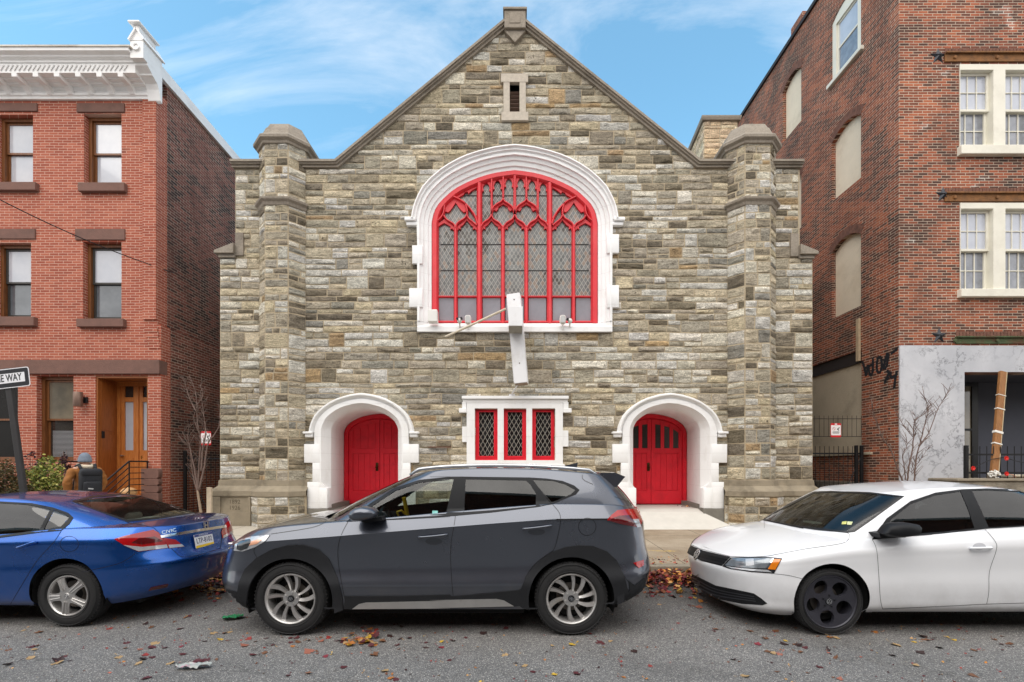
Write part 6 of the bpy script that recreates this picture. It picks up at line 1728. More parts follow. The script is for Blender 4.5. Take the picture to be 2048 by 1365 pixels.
dRj = K((1000, 985), (1015, 900), (1020, 760), (1065, 620), (1060, 560), (990, 472), (960, 340), (882, 200), (1256, 206), (1560, 300), (1640, 430), (1640, 600), (1560, 800), (1480, 970))
jetta.assign(dFj, 'doorF', lambda c, n: n.y < -.35, only=('body',)); jetta.assign(dRj, 'doorR', lambda c, n: n.y < -.35, only=('body',))
hoodP = J((182, 556), (240, 590), (300, 612), (470, 655), (560, 660), (740, 655), (1000, 608), (1250, 566), (1295, 512), (1270, 497), (900, 458), (655, 408), (400, 470), (250, 520))
jetta.assign(hoodP, 'hood', lambda c, n: n.z > .35 and c.x < 3.5, mirror=False, only=('body',))
jetta.emit('body', 'body', [M_wh, M_cabin], .006)
for nm in ('doorF', 'doorR', 'doorF@far', 'doorR@far'): jetta.emit(nm, 'door', [M_wh, M_cabin], .006)
jetta.emit('hood', 'bonnet', [M_wh, M_cabin], .006)
for nm in ('gF', 'gR', 'gF@far', 'gR@far'): jetta.emit(nm, 'side_window', [carglass('tinted_side_glass', (.16, .17, .17), ior=1.6)])
jetta.emit('shield', 'windscreen', [carglass('dark_windscreen_glass', (.3, .33, .29), ior=1.5)]); jetta.emit('back', 'rear_window', [M_glass_dark])
jetta.patch(bandJ, .004, 'window_trim', M_trimblk, holes=[gFJ, gRJ], res=5, thick=.01)
jetta.patch(shieldP, .003, 'windscreen_seal', M_seal, holes=[shieldG], res=4, thick=.006)
m = MB()
for ln in (K((220, 545), (250, 620), (265, 800), (275, 950), (290, 1018)), K((990, 475), (1060, 560), (1065, 620), (1020, 760), (1015, 900), (1000, 985)), K((290, 1018), (700, 1000), (1000, 985), (1256, 978)), J((740, 657), (1000, 608), (1250, 568), (1293, 515), (1272, 498)), J((480, 660), (620, 664), (740, 657)), J((182, 558), (240, 592), (300, 615), (480, 660)), J((780, 778), (880, 790), (980, 815))):
    jetta.ribbon(m, ln, .9)
m.build('panel_gap', pm('shadow_gap', rgb(70, 70, 74), .8), jetta.root)
# nose
gr_ = J((180, 566), (240, 598), (300, 622), (480, 664), (422, 726), (280, 690), (166, 626))
jetta.patch(gr_, .004, 'grille', M_trimblk, res=3, thick=.004)
for k in (.28, .56, .84):
    a, b, c = J((180 - 14 * k, 568 + 58 * k))[0], J((300 - 10 * k, 622 + 72 * k))[0], J((478 - 50 * k, 664 + 60 * k))[0]
    m = MB(); jetta.ribbon(m, [a, b, c], 2.2, .010); m.build('grille_bar', M_trimblk, jetta.root)
lg = J((135, 738), (170, 756), (380, 858), (560, 895), (640, 912), (690, 945), (732, 980), (700, 992), (560, 982), (400, 950), (250, 882), (155, 808))
jetta.patch(lg, .004, 'lower_grille', M_trimblk, res=3, thick=.004)
for k in (.25, .5, .75):
    m = MB(); jetta.ribbon(m, J((140 + 12 * k, 745 + 55 * k), (270 - 10 * k, 805 + 80 * k), (400 - 0 * k, 866 + 80 * k), (640 + 20 * k, 916 + 64 * k)), 2.2, .010); m.build('grille_bar', pm('satin_black_slat', rgb(48, 49, 54), .35), jetta.root)
hlj = J((480, 668), (720, 664), (834, 674), (778, 777), (620, 766), (480, 746), (425, 728))
jetta.patch(hlj, .004, 'headlight', M_trimblk, res=3, mirror=True)
jetta.patch(J((490, 674), (715, 671), (770, 677), (722, 742), (560, 736), (445, 722)), .007, 'lamp_inner', pm('grey_reflector', rgb(134, 140, 146), .15, .4, var=.35, scale=14, coat=1.0), res=3)
jetta.patch(J((585, 680), (640, 678), (645, 722), (590, 724)), .009, 'lamp_bulb', M_clrlens, res=3)
jetta.patch(J((452, 728), (560, 742), (735, 752), (765, 768), (620, 758), (490, 742)), .008, 'lamp_strip', M_clrlens, res=3)
jetta.patch(J((775, 680), (826, 681), (786, 750), (736, 746)), .009, 'turn_lamp', M_amber, res=3)
jetta.patch(J((766, 677), (778, 677), (738, 742), (722, 742)), .010, 'lamp_divider', M_chrome, res=3)
def frame_on(car, px, py, xh):
    h, n = car.cast(px, py); x = (xh - n * n.dot(xh)).normalized(); y = n.cross(x)
    return Matrix(((x.x, y.x, n.x, h.x), (x.y, y.y, n.y, h.y), (x.z, y.z, n.z, h.z), (0, 0, 0, 1)))
Fm = frame_on(jetta, *J((258, 648))[0], Vector((0, -1, 0)))
m = MB(); Mx = Fm @ Matrix.Translation((0, 0, .016)) @ Matrix.Rotation(-PI / 2, 4, 'X'); 
em_ = MB(); emblem_vw(em_, Mx, .062); n = 28; em_.build('emblem', M_chrome, jetta.root)
m.lathe([(.001, .004), (.064, .004), (.064, .012)], 28, 0, Mx); m.build('emblem_base', M_trimblk, jetta.root)
# mirror, handle, wipers, stickers
mr = K((268, 500), (310, 447), (350, 431), (430, 425), (520, 440), (540, 462), (532, 505), (490, 516), (400, 530), (330, 524))
ring0 = [wp(*q, 4.24) for q in mr]; c0 = sum(ring0, Vector()) / len(ring0)
m = MB(); m.loft([[c0 + (p - c0) * k + Vector((0, y, 0)) for p in ring0] for k, y in ((.25, -.09), (.75, -.078), (.95, -.04), (1.0, 0), (.95, .05), (.8, .08), (.3, .09))], True, cap=True)
jm = m.build('door_mirror', M_trimblk, jetta.root, smooth=True, angle=60)
P = [wp(x, y, 4.33) for x, y in K((240, 500), (330, 490), (420, 525), (250, 530))]; m = MB(); m.prism([(p.x, p.z) for p in P], 4.28, 4.44); m.build('mirror_arm', M_trimblk, jm)
handle(jetta, K((885, 603))[0], K((1022, 600))[0], M_wh)
c = K((950, 592))[0]; jetta.patch([(c[0] + 13 * math.cos(a), c[1] + 7 * math.sin(a)) for a in [2 * PI * i / 20 for i in range(20)]], .0012, 'handle_recess_shade', paint('white_recess_shade', rgb(190, 191, 196), 0, .4), res=4, thick=.001)  # greyer ellipse on the door, shade of the handle hollow painted in
m = MB(); jetta.ribbon(m, J((700, 405), (860, 445), (980, 470)), 1.3, .006); jetta.ribbon(m, J((900, 450), (1060, 478), (1230, 492)), 1.3, .006); m.build('wiper', M_trimblk, jetta.root)
jetta.patch(J((1243, 424), (1275, 420), (1272, 440), (1240, 442)), .003, 'windscreen_sticker', pm('yellow_sticker', rgb(206, 204, 120), .6, var=.3, scale=60), res=3, thick=.001)
jetta.patch(J((1280, 422), (1316, 424), (1306, 446), (1276, 444)), .003, 'windscreen_sticker', pm('pale_sticker', rgb(206, 210, 160), .6, var=.3, scale=60), res=3, thick=.001)
m = MB(); q = jetta.w((1.35, .05, .955)); m.bbox(q[0] - .05, q[0] + .05, q[1] - .1, q[1] + .1, q[2], q[2] + .02, .008); m.build('dash_card', pm('white_card', rgb(220, 222, 220), .7), jetta.root)
jetta.wheels('C', .318, .215, spin=(.1, .7))
jetta.cabin(.38, [(2.3, -.36, .55), (2.3, .36, .55), (3.25, -.34, .45), (3.25, .34, .45)], 1.45, M_cabin, (1.72, -.36, .9))
# ================================================================== BLUE SEDAN
def Cv(*p): return [(x / 2.8154, 880 + y / 2.8154) for x, y in p]
L_ = 4.56
S = dict(L=L_, W=1.755, dashz=.92,
    bulge=[(0, .97), (.9, 1.0), (2.3, 1.0), (3.6, 1.0), (4.56, .97)],
    tub=[(.20, L_ - .18, .77, .60, .60, 2.3, 2.3, [(0, .15), (1.0, .20), (3.2, .20), (3.8, .20), (4.56, .27)]),
         (.06, L_ - .09, .845, .62, .60, 2.3, 2.3, [(0, .24), (1.2, .27), (3.4, .27), (4.56, .36)]),
         (.03, L_ - .04, .868, .62, .60, 2.3, 2.3, [(0, .36), (1.2, .40), (3.6, .42), (4.56, .48)]),
         (.00, L_ - .00, .875, .62, .60, 2.3, 2.3, [(0, .50), (1.2, .52), (3.6, .55), (4.56, .585)]),
         (.00, L_ - .01, .868, .62, .60, 2.3, 2.3, [(0, .57), (1.2, .62), (3.6, .65), (4.56, .64)]),
         (.03, L_ - .06, .874, .62, .60, 2.3, 2.3, [(0, .62), (1.2, .72), (3.6, .78), (4.56, .72)]),
         (.05, L_ - .08, .868, .62, .60, 2.3, 2.3, [(0, .66), (1.2, .80), (3.6, .87), (4.2, .87), (4.56, .84)]),
         (.10, L_ - .09, .800, .62, .58, 2.2, 2.3, [(.1, .68), (.6, .79), (1.3, .87), (2.9, .925), (3.5, .98), (4.0, .985), (4.3, .975), (4.5, .955)])],
    deck=[(.1, .69), (.6, .83), (1.2, .93), (2.4, .98), (3.6, 1.02), (4.0, 1.01), (4.3, .99), (4.5, .965)], deckpow=2.4,
    gbase=(.95, 4.08, .785, .50, .62, 2.5, 2.5, [(.95, .86), (1.3, .86), (2.9, .905), (3.5, .96), (4.08, .98)]),
    gtop=(1.60, 3.36, .60, .40, .50, 2.6, 2.8, [(1.6, 1.20), (2.0, 1.25), (2.7, 1.265), (3.36, 1.215)]),
    roof=[(1.6, 1.21), (2.0, 1.28), (2.6, 1.325), (3.36, 1.25)],
    arch=[(.93, .335, .355), (3.607, .335, .362)])
civic = Car('parked_sedan', 'blue sedan with silver hubcaps and chrome boot strip, parked at the left', 'car', -8.06, 5.38, S)
M_blue = paint('blue_metallic_paint', rgb(24, 88, 172), .85, .25)
civic.arches()
backP = Cv((402, 346), (520, 316), (690, 302), (838, 315), (1000, 358), (1122, 408), (900, 444), (714, 463), (560, 406))
backG = Cv((430, 349), (530, 325), (690, 311), (832, 323), (985, 363), (1092, 407), (900, 434), (720, 452), (570, 402))
civic.assign(grow(backG, 1.0), 'back', lambda c, n: n.x > .2 and c.z > .98 and c.x < -3.8, mirror=False, cab=True)
bandC = Cv((-420, 370), (-250, 350), (0, 348), (180, 358), (300, 383), (385, 413), (414, 440), (392, 475), (345, 512), (230, 522), (0, 552), (-250, 576), (-420, 585))
gRC = Cv((-230, 360), (0, 358), (150, 366), (284, 393), (222, 510), (0, 540), (-230, 562))
gQC = Cv((303, 398), (360, 418), (390, 440), (348, 487), (246, 508))
gFC = Cv((-420, 380), (-260, 361), (-262, 564), (-420, 575))
for g, nm in ((gRC, 'gR'), (gQC, 'gQ'), (gFC, 'gF')): civic.assign(grow(g, 1.3), nm, lambda c, n: n.y < -.25 and c.z > .88, cab=True)
civic.assign_fn(lambda s, c, n: c.x < s.X0 + 1.75 and c.x > s.X0 + .98 and n.x < -.25 and n.z > .2 and abs(c.y - s.YC) < .60 and .98 < c.z < 1.22, 'shield')
dRc = Cv((345, 512), (300, 580), (210, 680), (140, 790), (60, 925), (-200, 935), (-260, 930), (-250, 576), (0, 348), (300, 383))
civic.assign(dRc, 'doorR', lambda c, n: n.y < -.35, only=('body',))
lidP = Cv((862, 492), (714, 466), (900, 446), (1122, 412), (1278, 440), (1240, 480), (1250, 560), (1240, 612), (1030, 662), (1000, 640), (925, 570))
civic.assign(lidP, 'lid', lambda c, n: c.x > -4.3 and (n.x > .2 or n.z > .3), mirror=False, only=('body',))
civic.emit('body', 'body', [M_blue, M_cabin], .006)
for nm in ('doorR', 'doorR@far'): civic.emit(nm, 'door', [M_blue, M_cabin], .006)
civic.emit('lid', 'boot_lid', [M_blue, M_cabin], .006)
for nm in ('gR', 'gQ', 'gF', 'gR@far', 'gQ@far', 'gF@far'): civic.emit(nm, 'side_window', [carglass('sedan_side_glass', (.38, .44, .42), ior=1.7)])
civic.emit('back', 'rear_window', [carglass('sedan_rear_glass', (.78, .84, .78), ior=1.38)]); civic.emit('shield', 'windscreen', [M_glass_shield])
civic.patch(bandC, .004, 'window_trim', M_trimblk, holes=[gRC, gQC, gFC], res=5, thick=.008)
civic.patch(backP, .003, 'window_seal', M_seal, holes=[backG], res=4, thick=.006)
m = MB()
for ln in (Cv((345, 514), (300, 580), (210, 680), (140, 790), (60, 925)), Cv((460, 746), (600, 715), (690, 688), (762, 640)), Cv((864, 494), (900, 530), (928, 572), (985, 630), (1030, 660), (1130, 645), (1240, 612)), Cv((864, 494), (780, 476), (714, 464)), Cv((1250, 500), (1248, 560), (1240, 612))):
    civic.ribbon(m, ln, 1.0)
c = Cv((390, 587))[0]; civic.ribbon(m, [(c[0] + 18.5 * math.cos(a), c[1] + 15.5 * math.sin(a)) for a in [2 * PI * i / 24 for i in range(25)]], .9, n=30)
m.build('panel_gap', pm('dark_blue_gap', rgb(8, 16, 40), .8), civic.root)
tln = Cv((645, 560), (700, 543), (862, 507), (892, 524), (925, 570), (942, 610), (780, 630), (705, 597))
civic.patch(tln, .010, 'tail_light', M_redlens, res=3, thick=.012)
civic.patch(Cv((695, 592), (800, 603), (936, 590), (942, 608), (780, 628)), .012, 'reverse_lamp', M_clrlens, res=3)
civic.patch(Cv((780, 556), (870, 545), (915, 570), (800, 590), (740, 580)), .012, 'lamp_inner', M_redlens2, res=3)
civic.patch(Cv((915, 552), (985, 562), (1036, 602), (950, 612), (928, 575)), .008, 'tail_light', M_redlens, res=3)
civic.patch(Cv((945, 592), (1020, 588), (1034, 601), (952, 610)), .010, 'reverse_lamp', M_clrlens, res=3)
civic.patch(Cv((1250, 500), (1275, 462), (1292, 455), (1314, 490), (1318, 518), (1252, 556), (1244, 524)), .008, 'tail_light', M_redlens, res=3)
civic.patch(Cv((1254, 540), (1314, 508), (1318, 518), (1254, 555)), .010, 'reverse_lamp', M_clrlens, res=3)
civic.patch(Cv((900, 540), (1000, 522), (1120, 502), (1268, 480), (1270, 494), (1120, 517), (1000, 538), (906, 553)), .012, 'chrome_strip', M_chrome, res=3, thick=.012)
civic.patch(Cv((835, 850), (850, 830), (947, 811), (942, 829)), .005, 'rear_reflector', M_redlens2, res=3)
Fm = frame_on(civic, *Cv((1158, 481))[0], Vector((0, 1, 0)))
e = MB(); emblem_h(e, Fm @ Matrix.Translation((0, 0, .008)) @ Matrix.Rotation(-PI / 2, 4, 'X'), .045); e.build('emblem', M_chrome, civic.root)
Fm = frame_on(civic, *Cv((950, 516))[0], Vector((0, 1, 0)))
text_mesh('model_script', 'CIVIC', .05, M_chrome, civic.root, Fm @ Matrix.Translation((0, 0, .004)), .002, sx=1.15)
# number plate
Fm = frame_on(civic, *Cv((1145, 564))[0], Vector((0, 1, 0)))
q = Fm.to_3x3(); pos = Fm.translation + q @ Vector((0, 0, .012)); 
nx = Vector((.97, -.0, .18)).normalized(); yv = Vector((0, 1, 0)); zv = nx.cross(yv)
Fp = Matrix(((yv.x, zv.x, nx.x, pos.x), (yv.y, zv.y, nx.y, pos.y), (yv.z, zv.z, nx.z, pos.z), (0, 0, 0, 1)))
m = MB(); m.box(-.152, .152, -.076, .076, -.004, .0, 0, Fp); pl_ = m.build('number_plate', pm('plate_white', rgb(226, 228, 232), .5, var=.03), civic.root)
m = MB(); m.box(-.150, .150, .049, .074, .0005, .0015, 0, Fp); m.build('plate_band', pm('plate_blue', rgb(52, 68, 130), .5), pl_)
m = MB(); m.box(-.150, .150, -.074, -.048, .0005, .0015, 0, Fp); m.build('plate_band', pm('plate_yellow', rgb(232, 196, 40), .5), pl_)
M_plt = pm('plate_navy', rgb(24, 34, 80), .5)
text_mesh('plate_number', 'LTP-8102', .083, M_plt, pl_, Fp @ Matrix.Translation((0, 0, .001)), .001, sx=.80)
text_mesh('plate_state', 'PENNSYLVANIA', .022, pm('plate_pale', rgb(220, 226, 240), .5), pl_, Fp @ Matrix.Translation((0, .0615, .0016)), .0005)
handle(civic, Cv((108, 606))[0], Cv((208, 578))[0], M_blue)
civic.wheels('B', .318, .205, spin=(.3, .5))
civic.cabin(.30, [(2.35, -.36, .44), (2.35, .36, .44)], 1.4, M_cabinlt, (1.68, -.36, .9))
m = MB(); q0 = civic.w((3.1, 0, 0)); Mx = Matrix.Translation((q0[0], q0[1], .62)) @ Matrix.Rotation(.4, 4, 'Y'); m.bbox(-.06, .08, -.62, .62, -.1, .34, .06, 0, Mx)
for yy in (-.36, .36): m.bbox(-.04, .05, yy - .12, yy + .12, .32, .45, .05, 0, Mx)
m.build('rear_bench', M_cabinlt, civic.root, smooth=True, angle=50)
m = MB(); m.box(civic.X0 + 3.25, civic.X0 + 4.0, civic.YC - .6, civic.YC + .6, .93, .955); m.build('parcel_shelf', pm('pale_grey_shelf', rgb(150, 150, 140), .9), civic.root)
# ================================================================== THINGS ON AND AROUND THE BUILDINGS
# ---- broken cross sign on the facade
YCS = 10.12
cross = thing('cross_sign', 'white sheet metal cross sign hanging crooked in front of the red traceried window', 'sign', (wx(1035, YCS), YCS, wz(770, YCS)))
t0, t1 = wp(1028, 591, YCS + .12), wp(1043, 768, YCS + .12)
ax = (t0 - t1); Lc = ax.length; zq = ax.normalized(); xq = Vector((1, -.16, 0)); xq = (xq - zq * xq.dot(zq)).normalized(); yq = zq.cross(xq)
Mc = Matrix(((xq.x, yq.x, zq.x, t1.x), (xq.y, yq.y, zq.y, t1.y), (xq.z, yq.z, zq.z, t1.z), (0, 0, 0, 1)))
m = MB(); m.bbox(-.145, .145, -.12, .14, 0, Lc, .008, 0, Mc)
for s_ in (-.148, .148): m.box(s_ - .006, s_ + .006, -.125, -.115, .02, Lc - .02, 0, Mc)
m.build('upright', M_whitemetal, cross)
m = MB(); ya = 9.56; x0, x1 = wx(1017, ya), wx(1045.5, ya); m.bbox(x0, x1, ya, YCS - .012, wz(652, ya), wz(613, ya), .006)
m.build('cross_arm', M_whitemetal, cross)
m = MB(); m.box(x0 + .006, x1 - .006, ya + .005, YCS - .02, wz(652, ya) - .004, wz(652, ya) - .001); m.build('arm_base', pm('dull_grey_sheet', rgb(150, 146, 136), .6, var=.1, stain=rgb(110, 96, 76)), cross)
m = MB(); m.box(-.135, .135, -.1, .12, -.02, .001, 0, Mc); m.build('upright_base', pm('weathered_wood_end', rgb(150, 132, 114), .9, var=.2), cross)
m = MB(); m.tube([wp(1012, 618, YCS + .05), wp(950, 647, 10.25), wp(891, 674, 10.45)], .027, 8); m.build('stay_bar', pm('old_white_pipe', rgb(208, 198, 178), .6, var=.1, stain=rgb(150, 120, 84)), cross, smooth=True, angle=40)
m = MB(); m.tube([wp(1035, 771, YCS + .1), wp(1027, 783, 10.4), wp(1023, 790, 10.6)], .016, 8); m.box(wx(1018, 10.6), wx(1030, 10.6), 10.56, 10.68, wz(794, 10.6), wz(789, 10.6)); m.build('foot_bracket', M_whitemetal, cross)
m = MB(); m.tube([Mc @ Vector((0, .1, Lc * .72)), Mc @ Vector((0, .75, Lc * .72))], .03, 8); m.build('wall_bracket', M_whitemetal, cross)
m = MB()
for z in (.22, .6, .93): m.lathe([(.001, -.012), (.012, -.01), (.014, .0)], 10, 0, Mc @ Matrix.Translation((.01, -.121, Lc * z)))
m.build('bolts', pm('rust_bolt', rgb(96, 82, 70), .6), cross)
# ---- small fittings along the sill
YS = YC - .17
def onsill(px, py): return wp(px, py, YS)
M_whplastic = pm('white_plastic', rgb(226, 225, 220), .4, var=.03)
m = MB(); m.bbox(wx(857, YS), wx(875.5, YS), YS - .1, YS + .10, wz(646, YS), wz(622, YS), .012)
fb = tag(m.build('junction_box', M_whplastic), 'square white box on the left end of the big window sill', 'box')
for px_, sd, lab in ((936, 1, 'white oval speaker on the sill left of the cross sign'), (1125.5, 1, 'white oval speaker on the sill right of the cross sign')):
    sp = thing('outdoor_speaker', lab, 'speaker', onsill(px_, 650)); c = onsill(px_, 640)
    m = MB(); rg = []
    for k, y in ((.2, -.062), (.8, -.058), (1, -.03), (1, .04), (.9, .06)):
        rg.append([c + Vector((.072 * k * abs(math.cos(a)) ** .6 * (1 if math.cos(a) > 0 else -1), y, .10 * k * abs(math.sin(a)) ** .6 * (1 if math.sin(a) > 0 else -1))) for a in [2 * PI * i / 28 for i in range(28)]])
    m.loft(rg, True, cap=True); m.build('case', M_whplastic, sp, smooth=True, angle=40)
    m = MB(); m.loft([[c + Vector((.055 * k * abs(math.cos(a)) ** .6 * (1 if math.cos(a) > 0 else -1), -.0635, .081 * k * abs(math.sin(a)) ** .6 * (1 if math.sin(a) > 0 else -1))) for a in [2 * PI * i / 28 for i in range(28)]] for k in (.05, 1)], True); m.build('mesh_front', pm('grey_speaker_mesh', rgb(188, 188, 188), .6, var=.2, scale=90), sp)
    m = MB(); m.tube([c + Vector((0, .02, -.11)), c + Vector((0, .05, -.2))], .02, 8); m.build('foot', M_whplastic, sp)
for px_, lab in ((919, 'white twin-lens security camera beside the left sill speaker'), (1140, 'white security camera beside the right sill speaker')):
    sc_ = thing('security_camera', lab, 'camera', onsill(px_, 650)); c = onsill(px_, 642)
    m = MB(); m.sphere(c, .055, 16, 10, sc=(1, .9, 1)); m.tube([c, c + Vector((0, .06, -.13))], .022, 8); m.build('camera_body', M_whplastic, sc_, smooth=True, angle=40)
    for q in ((.05, .04), (-.045, .03)) if px_ < 1000 else ((-.06, .02),):
        m = MB(); p = c + Vector((q[0], -.05, q[1])); m.lathe([(.001, -.03), (.024, -.03), (.026, -.02), (.026, .04)], 14, 0, Matrix.Translation(p)); m.build('lens', M_trimblk, sc_, smooth=True, angle=40)
# small ledge stone and conduit stub left of the triple window
m = MB(); m.box(cx(858), cx(903), YC - .1, YC - .03, cz(896), cz(894)); m.build('iron_stub', pm('rusty_iron', rgb(96, 58, 40), .8, var=.2), church)

# ---- alley gates
def railing(name, lab, cat, x0, x1, y, z0, z1, gap, posts=(), brace=True, upper=None, r=.009):
    t = thing(name, lab, cat, ((x0 + x1) / 2, y, z0))
    b = MB(); n = int((x1 - x0) / gap)
    for i in range(n + 1):
        x = x0 + (x1 - x0) * i / n; b.tube([(x, y, z0), (x, y, z1)], [r, r], 4)
    b.build('bars', M_metal_blk, t)
    for z in (z0 + .12, z1 - .18):
        rr = MB(); rr.box(x0, x1, y - .008, y + .008, z - .02, z + .02); rr.build('rail', M_metal_blk, t)
    for px in posts:
        p = MB(); p.bbox(px - .032, px + .032, y - .045, y + .02, z0, z1 + .02, .008); p.build('post', M_metal_blk, t)
    if brace:
        for a, c in ((x0, x1), (x1, x0)):
            p = MB(); p.tube([(a, y - .015, z1 - .2), ((x0 + x1) / 2, y - .015, z0 + .14)], .010, 6); p.build('brace', M_metal_blk, t)
    if upper:
        za, zb = upper; b = MB()
        for i in range(n + 1):
            x = x0 + (x1 - x0) * i / n; b.tube([(x, y + .02, za), (x, y + .02, zb + .08)], .005, 4)
        b.tube([(x0, y + .02, za), (x1, y + .02, za)], .007, 4); b.tube([(x0, y + .02, zb), (x1, y + .02, zb)], .007, 4); b.build('upper_grille', M_metal_blk, t)
    return t
railing('iron_gate', 'black iron alley gate between the red row house and the church', 'gate', -8.33, -6.99, 11.5, .2, 2.0, .11, posts=(-8.30,), upper=(2.28, 2.75))
railing('iron_gate', 'black iron alley gate with crossed braces right of the church', 'gate', 7.10, 8.60, 11.25, .2, 2.12, .112, posts=(7.16, 8.45, 8.58), upper=(2.36, 2.80))
def camera_sign(px, py, Y, lab):
    t = thing('warning_sign', lab, 'sign', wp(px, py, Y)); c = wp(px, py, Y); k = Y / 910.2
    w_, h_ = 10.5 * k, 14 * k
    def rr(w, h, r, n=5):
        out = []
        for cxs, czs, a0 in ((w - r, h - r, 0), (-w + r, h - r, PI / 2), (-w + r, -h + r, PI), (w - r, -h + r, 1.5 * PI)):
            out += [(cxs + r * math.cos(a0 + PI / 2 * i / n), czs + r * math.sin(a0 + PI / 2 * i / n)) for i in range(n + 1)]
        return out
    T = Matrix.Translation(c)
    m = MB(); m.prism(rr(w_, h_, .03), -.004, .0, 0, T); m.build('plate', pm('sign_red', rgb(206, 36, 44), .4), t)
    m = MB(); m.prism(rr(w_ * .93, h_ * .72, .015), -.006, -.0045, 0, T); m.build('white_panel', pm('sign_white', rgb(240, 238, 238), .45), t)
    M_k = pm('sign_black', rgb(30, 30, 32), .5)
    m = MB()
    m.prism([(.02 * w_ * 10 * .1 + .02, .03), (.085, .075), (.095, .055), (.05, .03), (.085, .0), (.07, -.01), (.035, .01)], -.008, -.0065, 0, T)
    for i, (zz, ww) in enumerate(((-.035, .16), (-.055, .17), (-.075, .15))): m.box(-ww / 2, ww / 2, -.008, -.0065, zz - .004, zz + .004, 0, T)
    m.build('camera_mark', M_k, t)
    m = MB(); n = 20; cr0 = Vector((-.05, 0, .035))
    m.loft([[T @ (cr0 + Vector((q * math.cos(2 * PI * i / n), -.0075, q * math.sin(2 * PI * i / n)))) for i in range(n)] for q in (.032, .038)], True); m.box(-.032, .032, -.0085, -.0078, -.003, .003, 0, T @ Matrix.Translation(cr0) @ Matrix.Rotation(.8, 4, 'Y')); m.build('ban_ring', pm('sign_ring_red', rgb(200, 40, 44), .5), t)
    m = MB(); m.box(-.028, .028, -.008, -.0045, h_ * .78, h_ * .95, 0, T); m.build('sign_badge', pm('sign_white2', rgb(240, 238, 238), .45), t)
camera_sign(1671.5, 861, 11.2, 'red and white camera warning sign on the right alley gate')
camera_sign(412, 877, 11.42, 'red and white camera warning sign on the left alley gate behind the bare tree')
m = MB(); a = wp(419, 975, 10.1); m.bbox(a.x - .05, a.x + .05, a.y - .03, a.y + .03, .2, a.z, .008)
tag(m.build('timber_post', pm('bleached_timber', rgb(196, 180, 158), .85, var=.15, scale=12)), 'short bleached timber post beside the date stone of the church', 'post')

# ---- street sign
YG = 7.17
sg = thing('street_sign', 'black and white one-way arrow sign on a leaning dark post at the left edge', 'sign', (-7.6, YG, .17))
sc0 = Vector((-8.085, YG, 2.985)); Ms = Matrix.Translation(sc0) @ Matrix.Rotation(-.115, 4, 'Y')
def rrect(w, h, r, n=5):
    out = []
    for a, b, a0 in ((w - r, h - r, 0), (-w + r, h - r, PI / 2), (-w + r, -h + r, PI), (w - r, -h + r, 1.5 * PI)):
        out += [(a + r * math.cos(a0 + PI / 2 * i / n), b + r * math.sin(a0 + PI / 2 * i / n)) for i in range(n + 1)]
    return out
M_sw = pm('sign_sheet_white', rgb(236, 236, 238), .4, var=.03); M_sb = pm('sign_sheet_black', rgb(26, 28, 34), .45, var=.1)
m = MB(); m.prism(rrect(.457, .152, .035), -.004, .0, 0, Ms); pl0 = m.build('sign_plate', M_sw, sg)
m = MB(); m.prism(rrect(.445, .140, .028), -.0055, -.0042, 0, Ms); m.build('black_field', M_sb, sg)
m = MB(); m.prism([(-.41, 0), (-.25, .115), (-.25, .075), (.385, .075), (.385, -.075), (-.25, -.075), (-.25, -.115)], -.0075, -.0057, 0, Ms); m.build('arrow', M_sw, sg)
text_mesh('sign_lettering', 'ONE WAY', .158, M_sb, sg, Ms @ Matrix.Translation((.085, -.0082, 0)) @ FACE_S, .0005, sx=.68, bold=.003)
m = MB()
for z in (.105, -.105): m.lathe([(.001, -.006), (.010, -.005), (.012, 0)], 12, 0, Ms @ Matrix.Translation((-.09 + .18 * 0 + .0, -.0055, z)))
m.build('bolts', M_alloy, sg)
m = MB(); a, b = Vector((-8.03, YG + .03, 3.16)), Vector((-7.615, YG + .03, .15)); d = (a - b); Lp = d.length; zq = d.normalized(); xq = Vector((1, 0, 0)); xq = (xq - zq * xq.dot(zq)).normalized(); yq = zq.cross(xq)
Mp = Matrix(((xq.x, yq.x, zq.x, b.x), (xq.y, yq.y, zq.y, b.y), (xq.z, yq.z, zq.z, b.z), (0, 0, 0, 1)))
m.bbox(-.045, .045, -.02, .03, 0, Lp, .008, 0, Mp); m.build('post', pm('dark_painted_post', rgb(58, 56, 56), .6, .3, var=.15), sg)

# ---- service wire
m = MB(); A = wp(-300, 235, 7.2); B = Vector((XE + .02, 11.3, 6.42)); pts = []
for i in range(30):
    u = i / 29; p = A.lerp(B, u); p.z -= .22 * math.sin(PI * u); pts.append(p)
m.tube(pts, .011, 5); tag(m.build('service_cable', M_metal_blk, smooth=True), 'thin black cable slung to the side of the red row house', 'cable')

# ---- right porch: terrace, fence, leaning timber, garland
ter = thing('front_terrace', 'low stone terrace wall below the grey stucco porch', 'wall', (13, 10.0, .2))
m = MB(); m.bbox(wx(1915, 9.7), 19, 9.7, YR - .04, .15, 1.30, .02); m.build('terrace_wall', pm('rough_terrace_stone', rgb(150, 142, 128), .95, var=.3, scale=7, bump=.03, bscale=12, stain=rgb(90, 82, 70)), ter)
m = MB(); m.bbox(wx(1912, 9.7), 19.02, 9.66, YR - .038, 1.302, 1.36, .015); m.build('terrace_cap', M_kerb, ter)
f = railing('iron_railing', 'black iron railing on the terrace in front of the dark porch', 'railing', wx(1932, 9.85), 18.6, 9.85, 1.36, wz(893, 9.85), .148, posts=(wx(1931, 9.85),), brace=False, r=.011)
tb = thing('leaning_timber', 'orange-brown timber prop leaning in front of the dark porch, bound with white ties', 'timber', wp(1985, 962, 9.75))
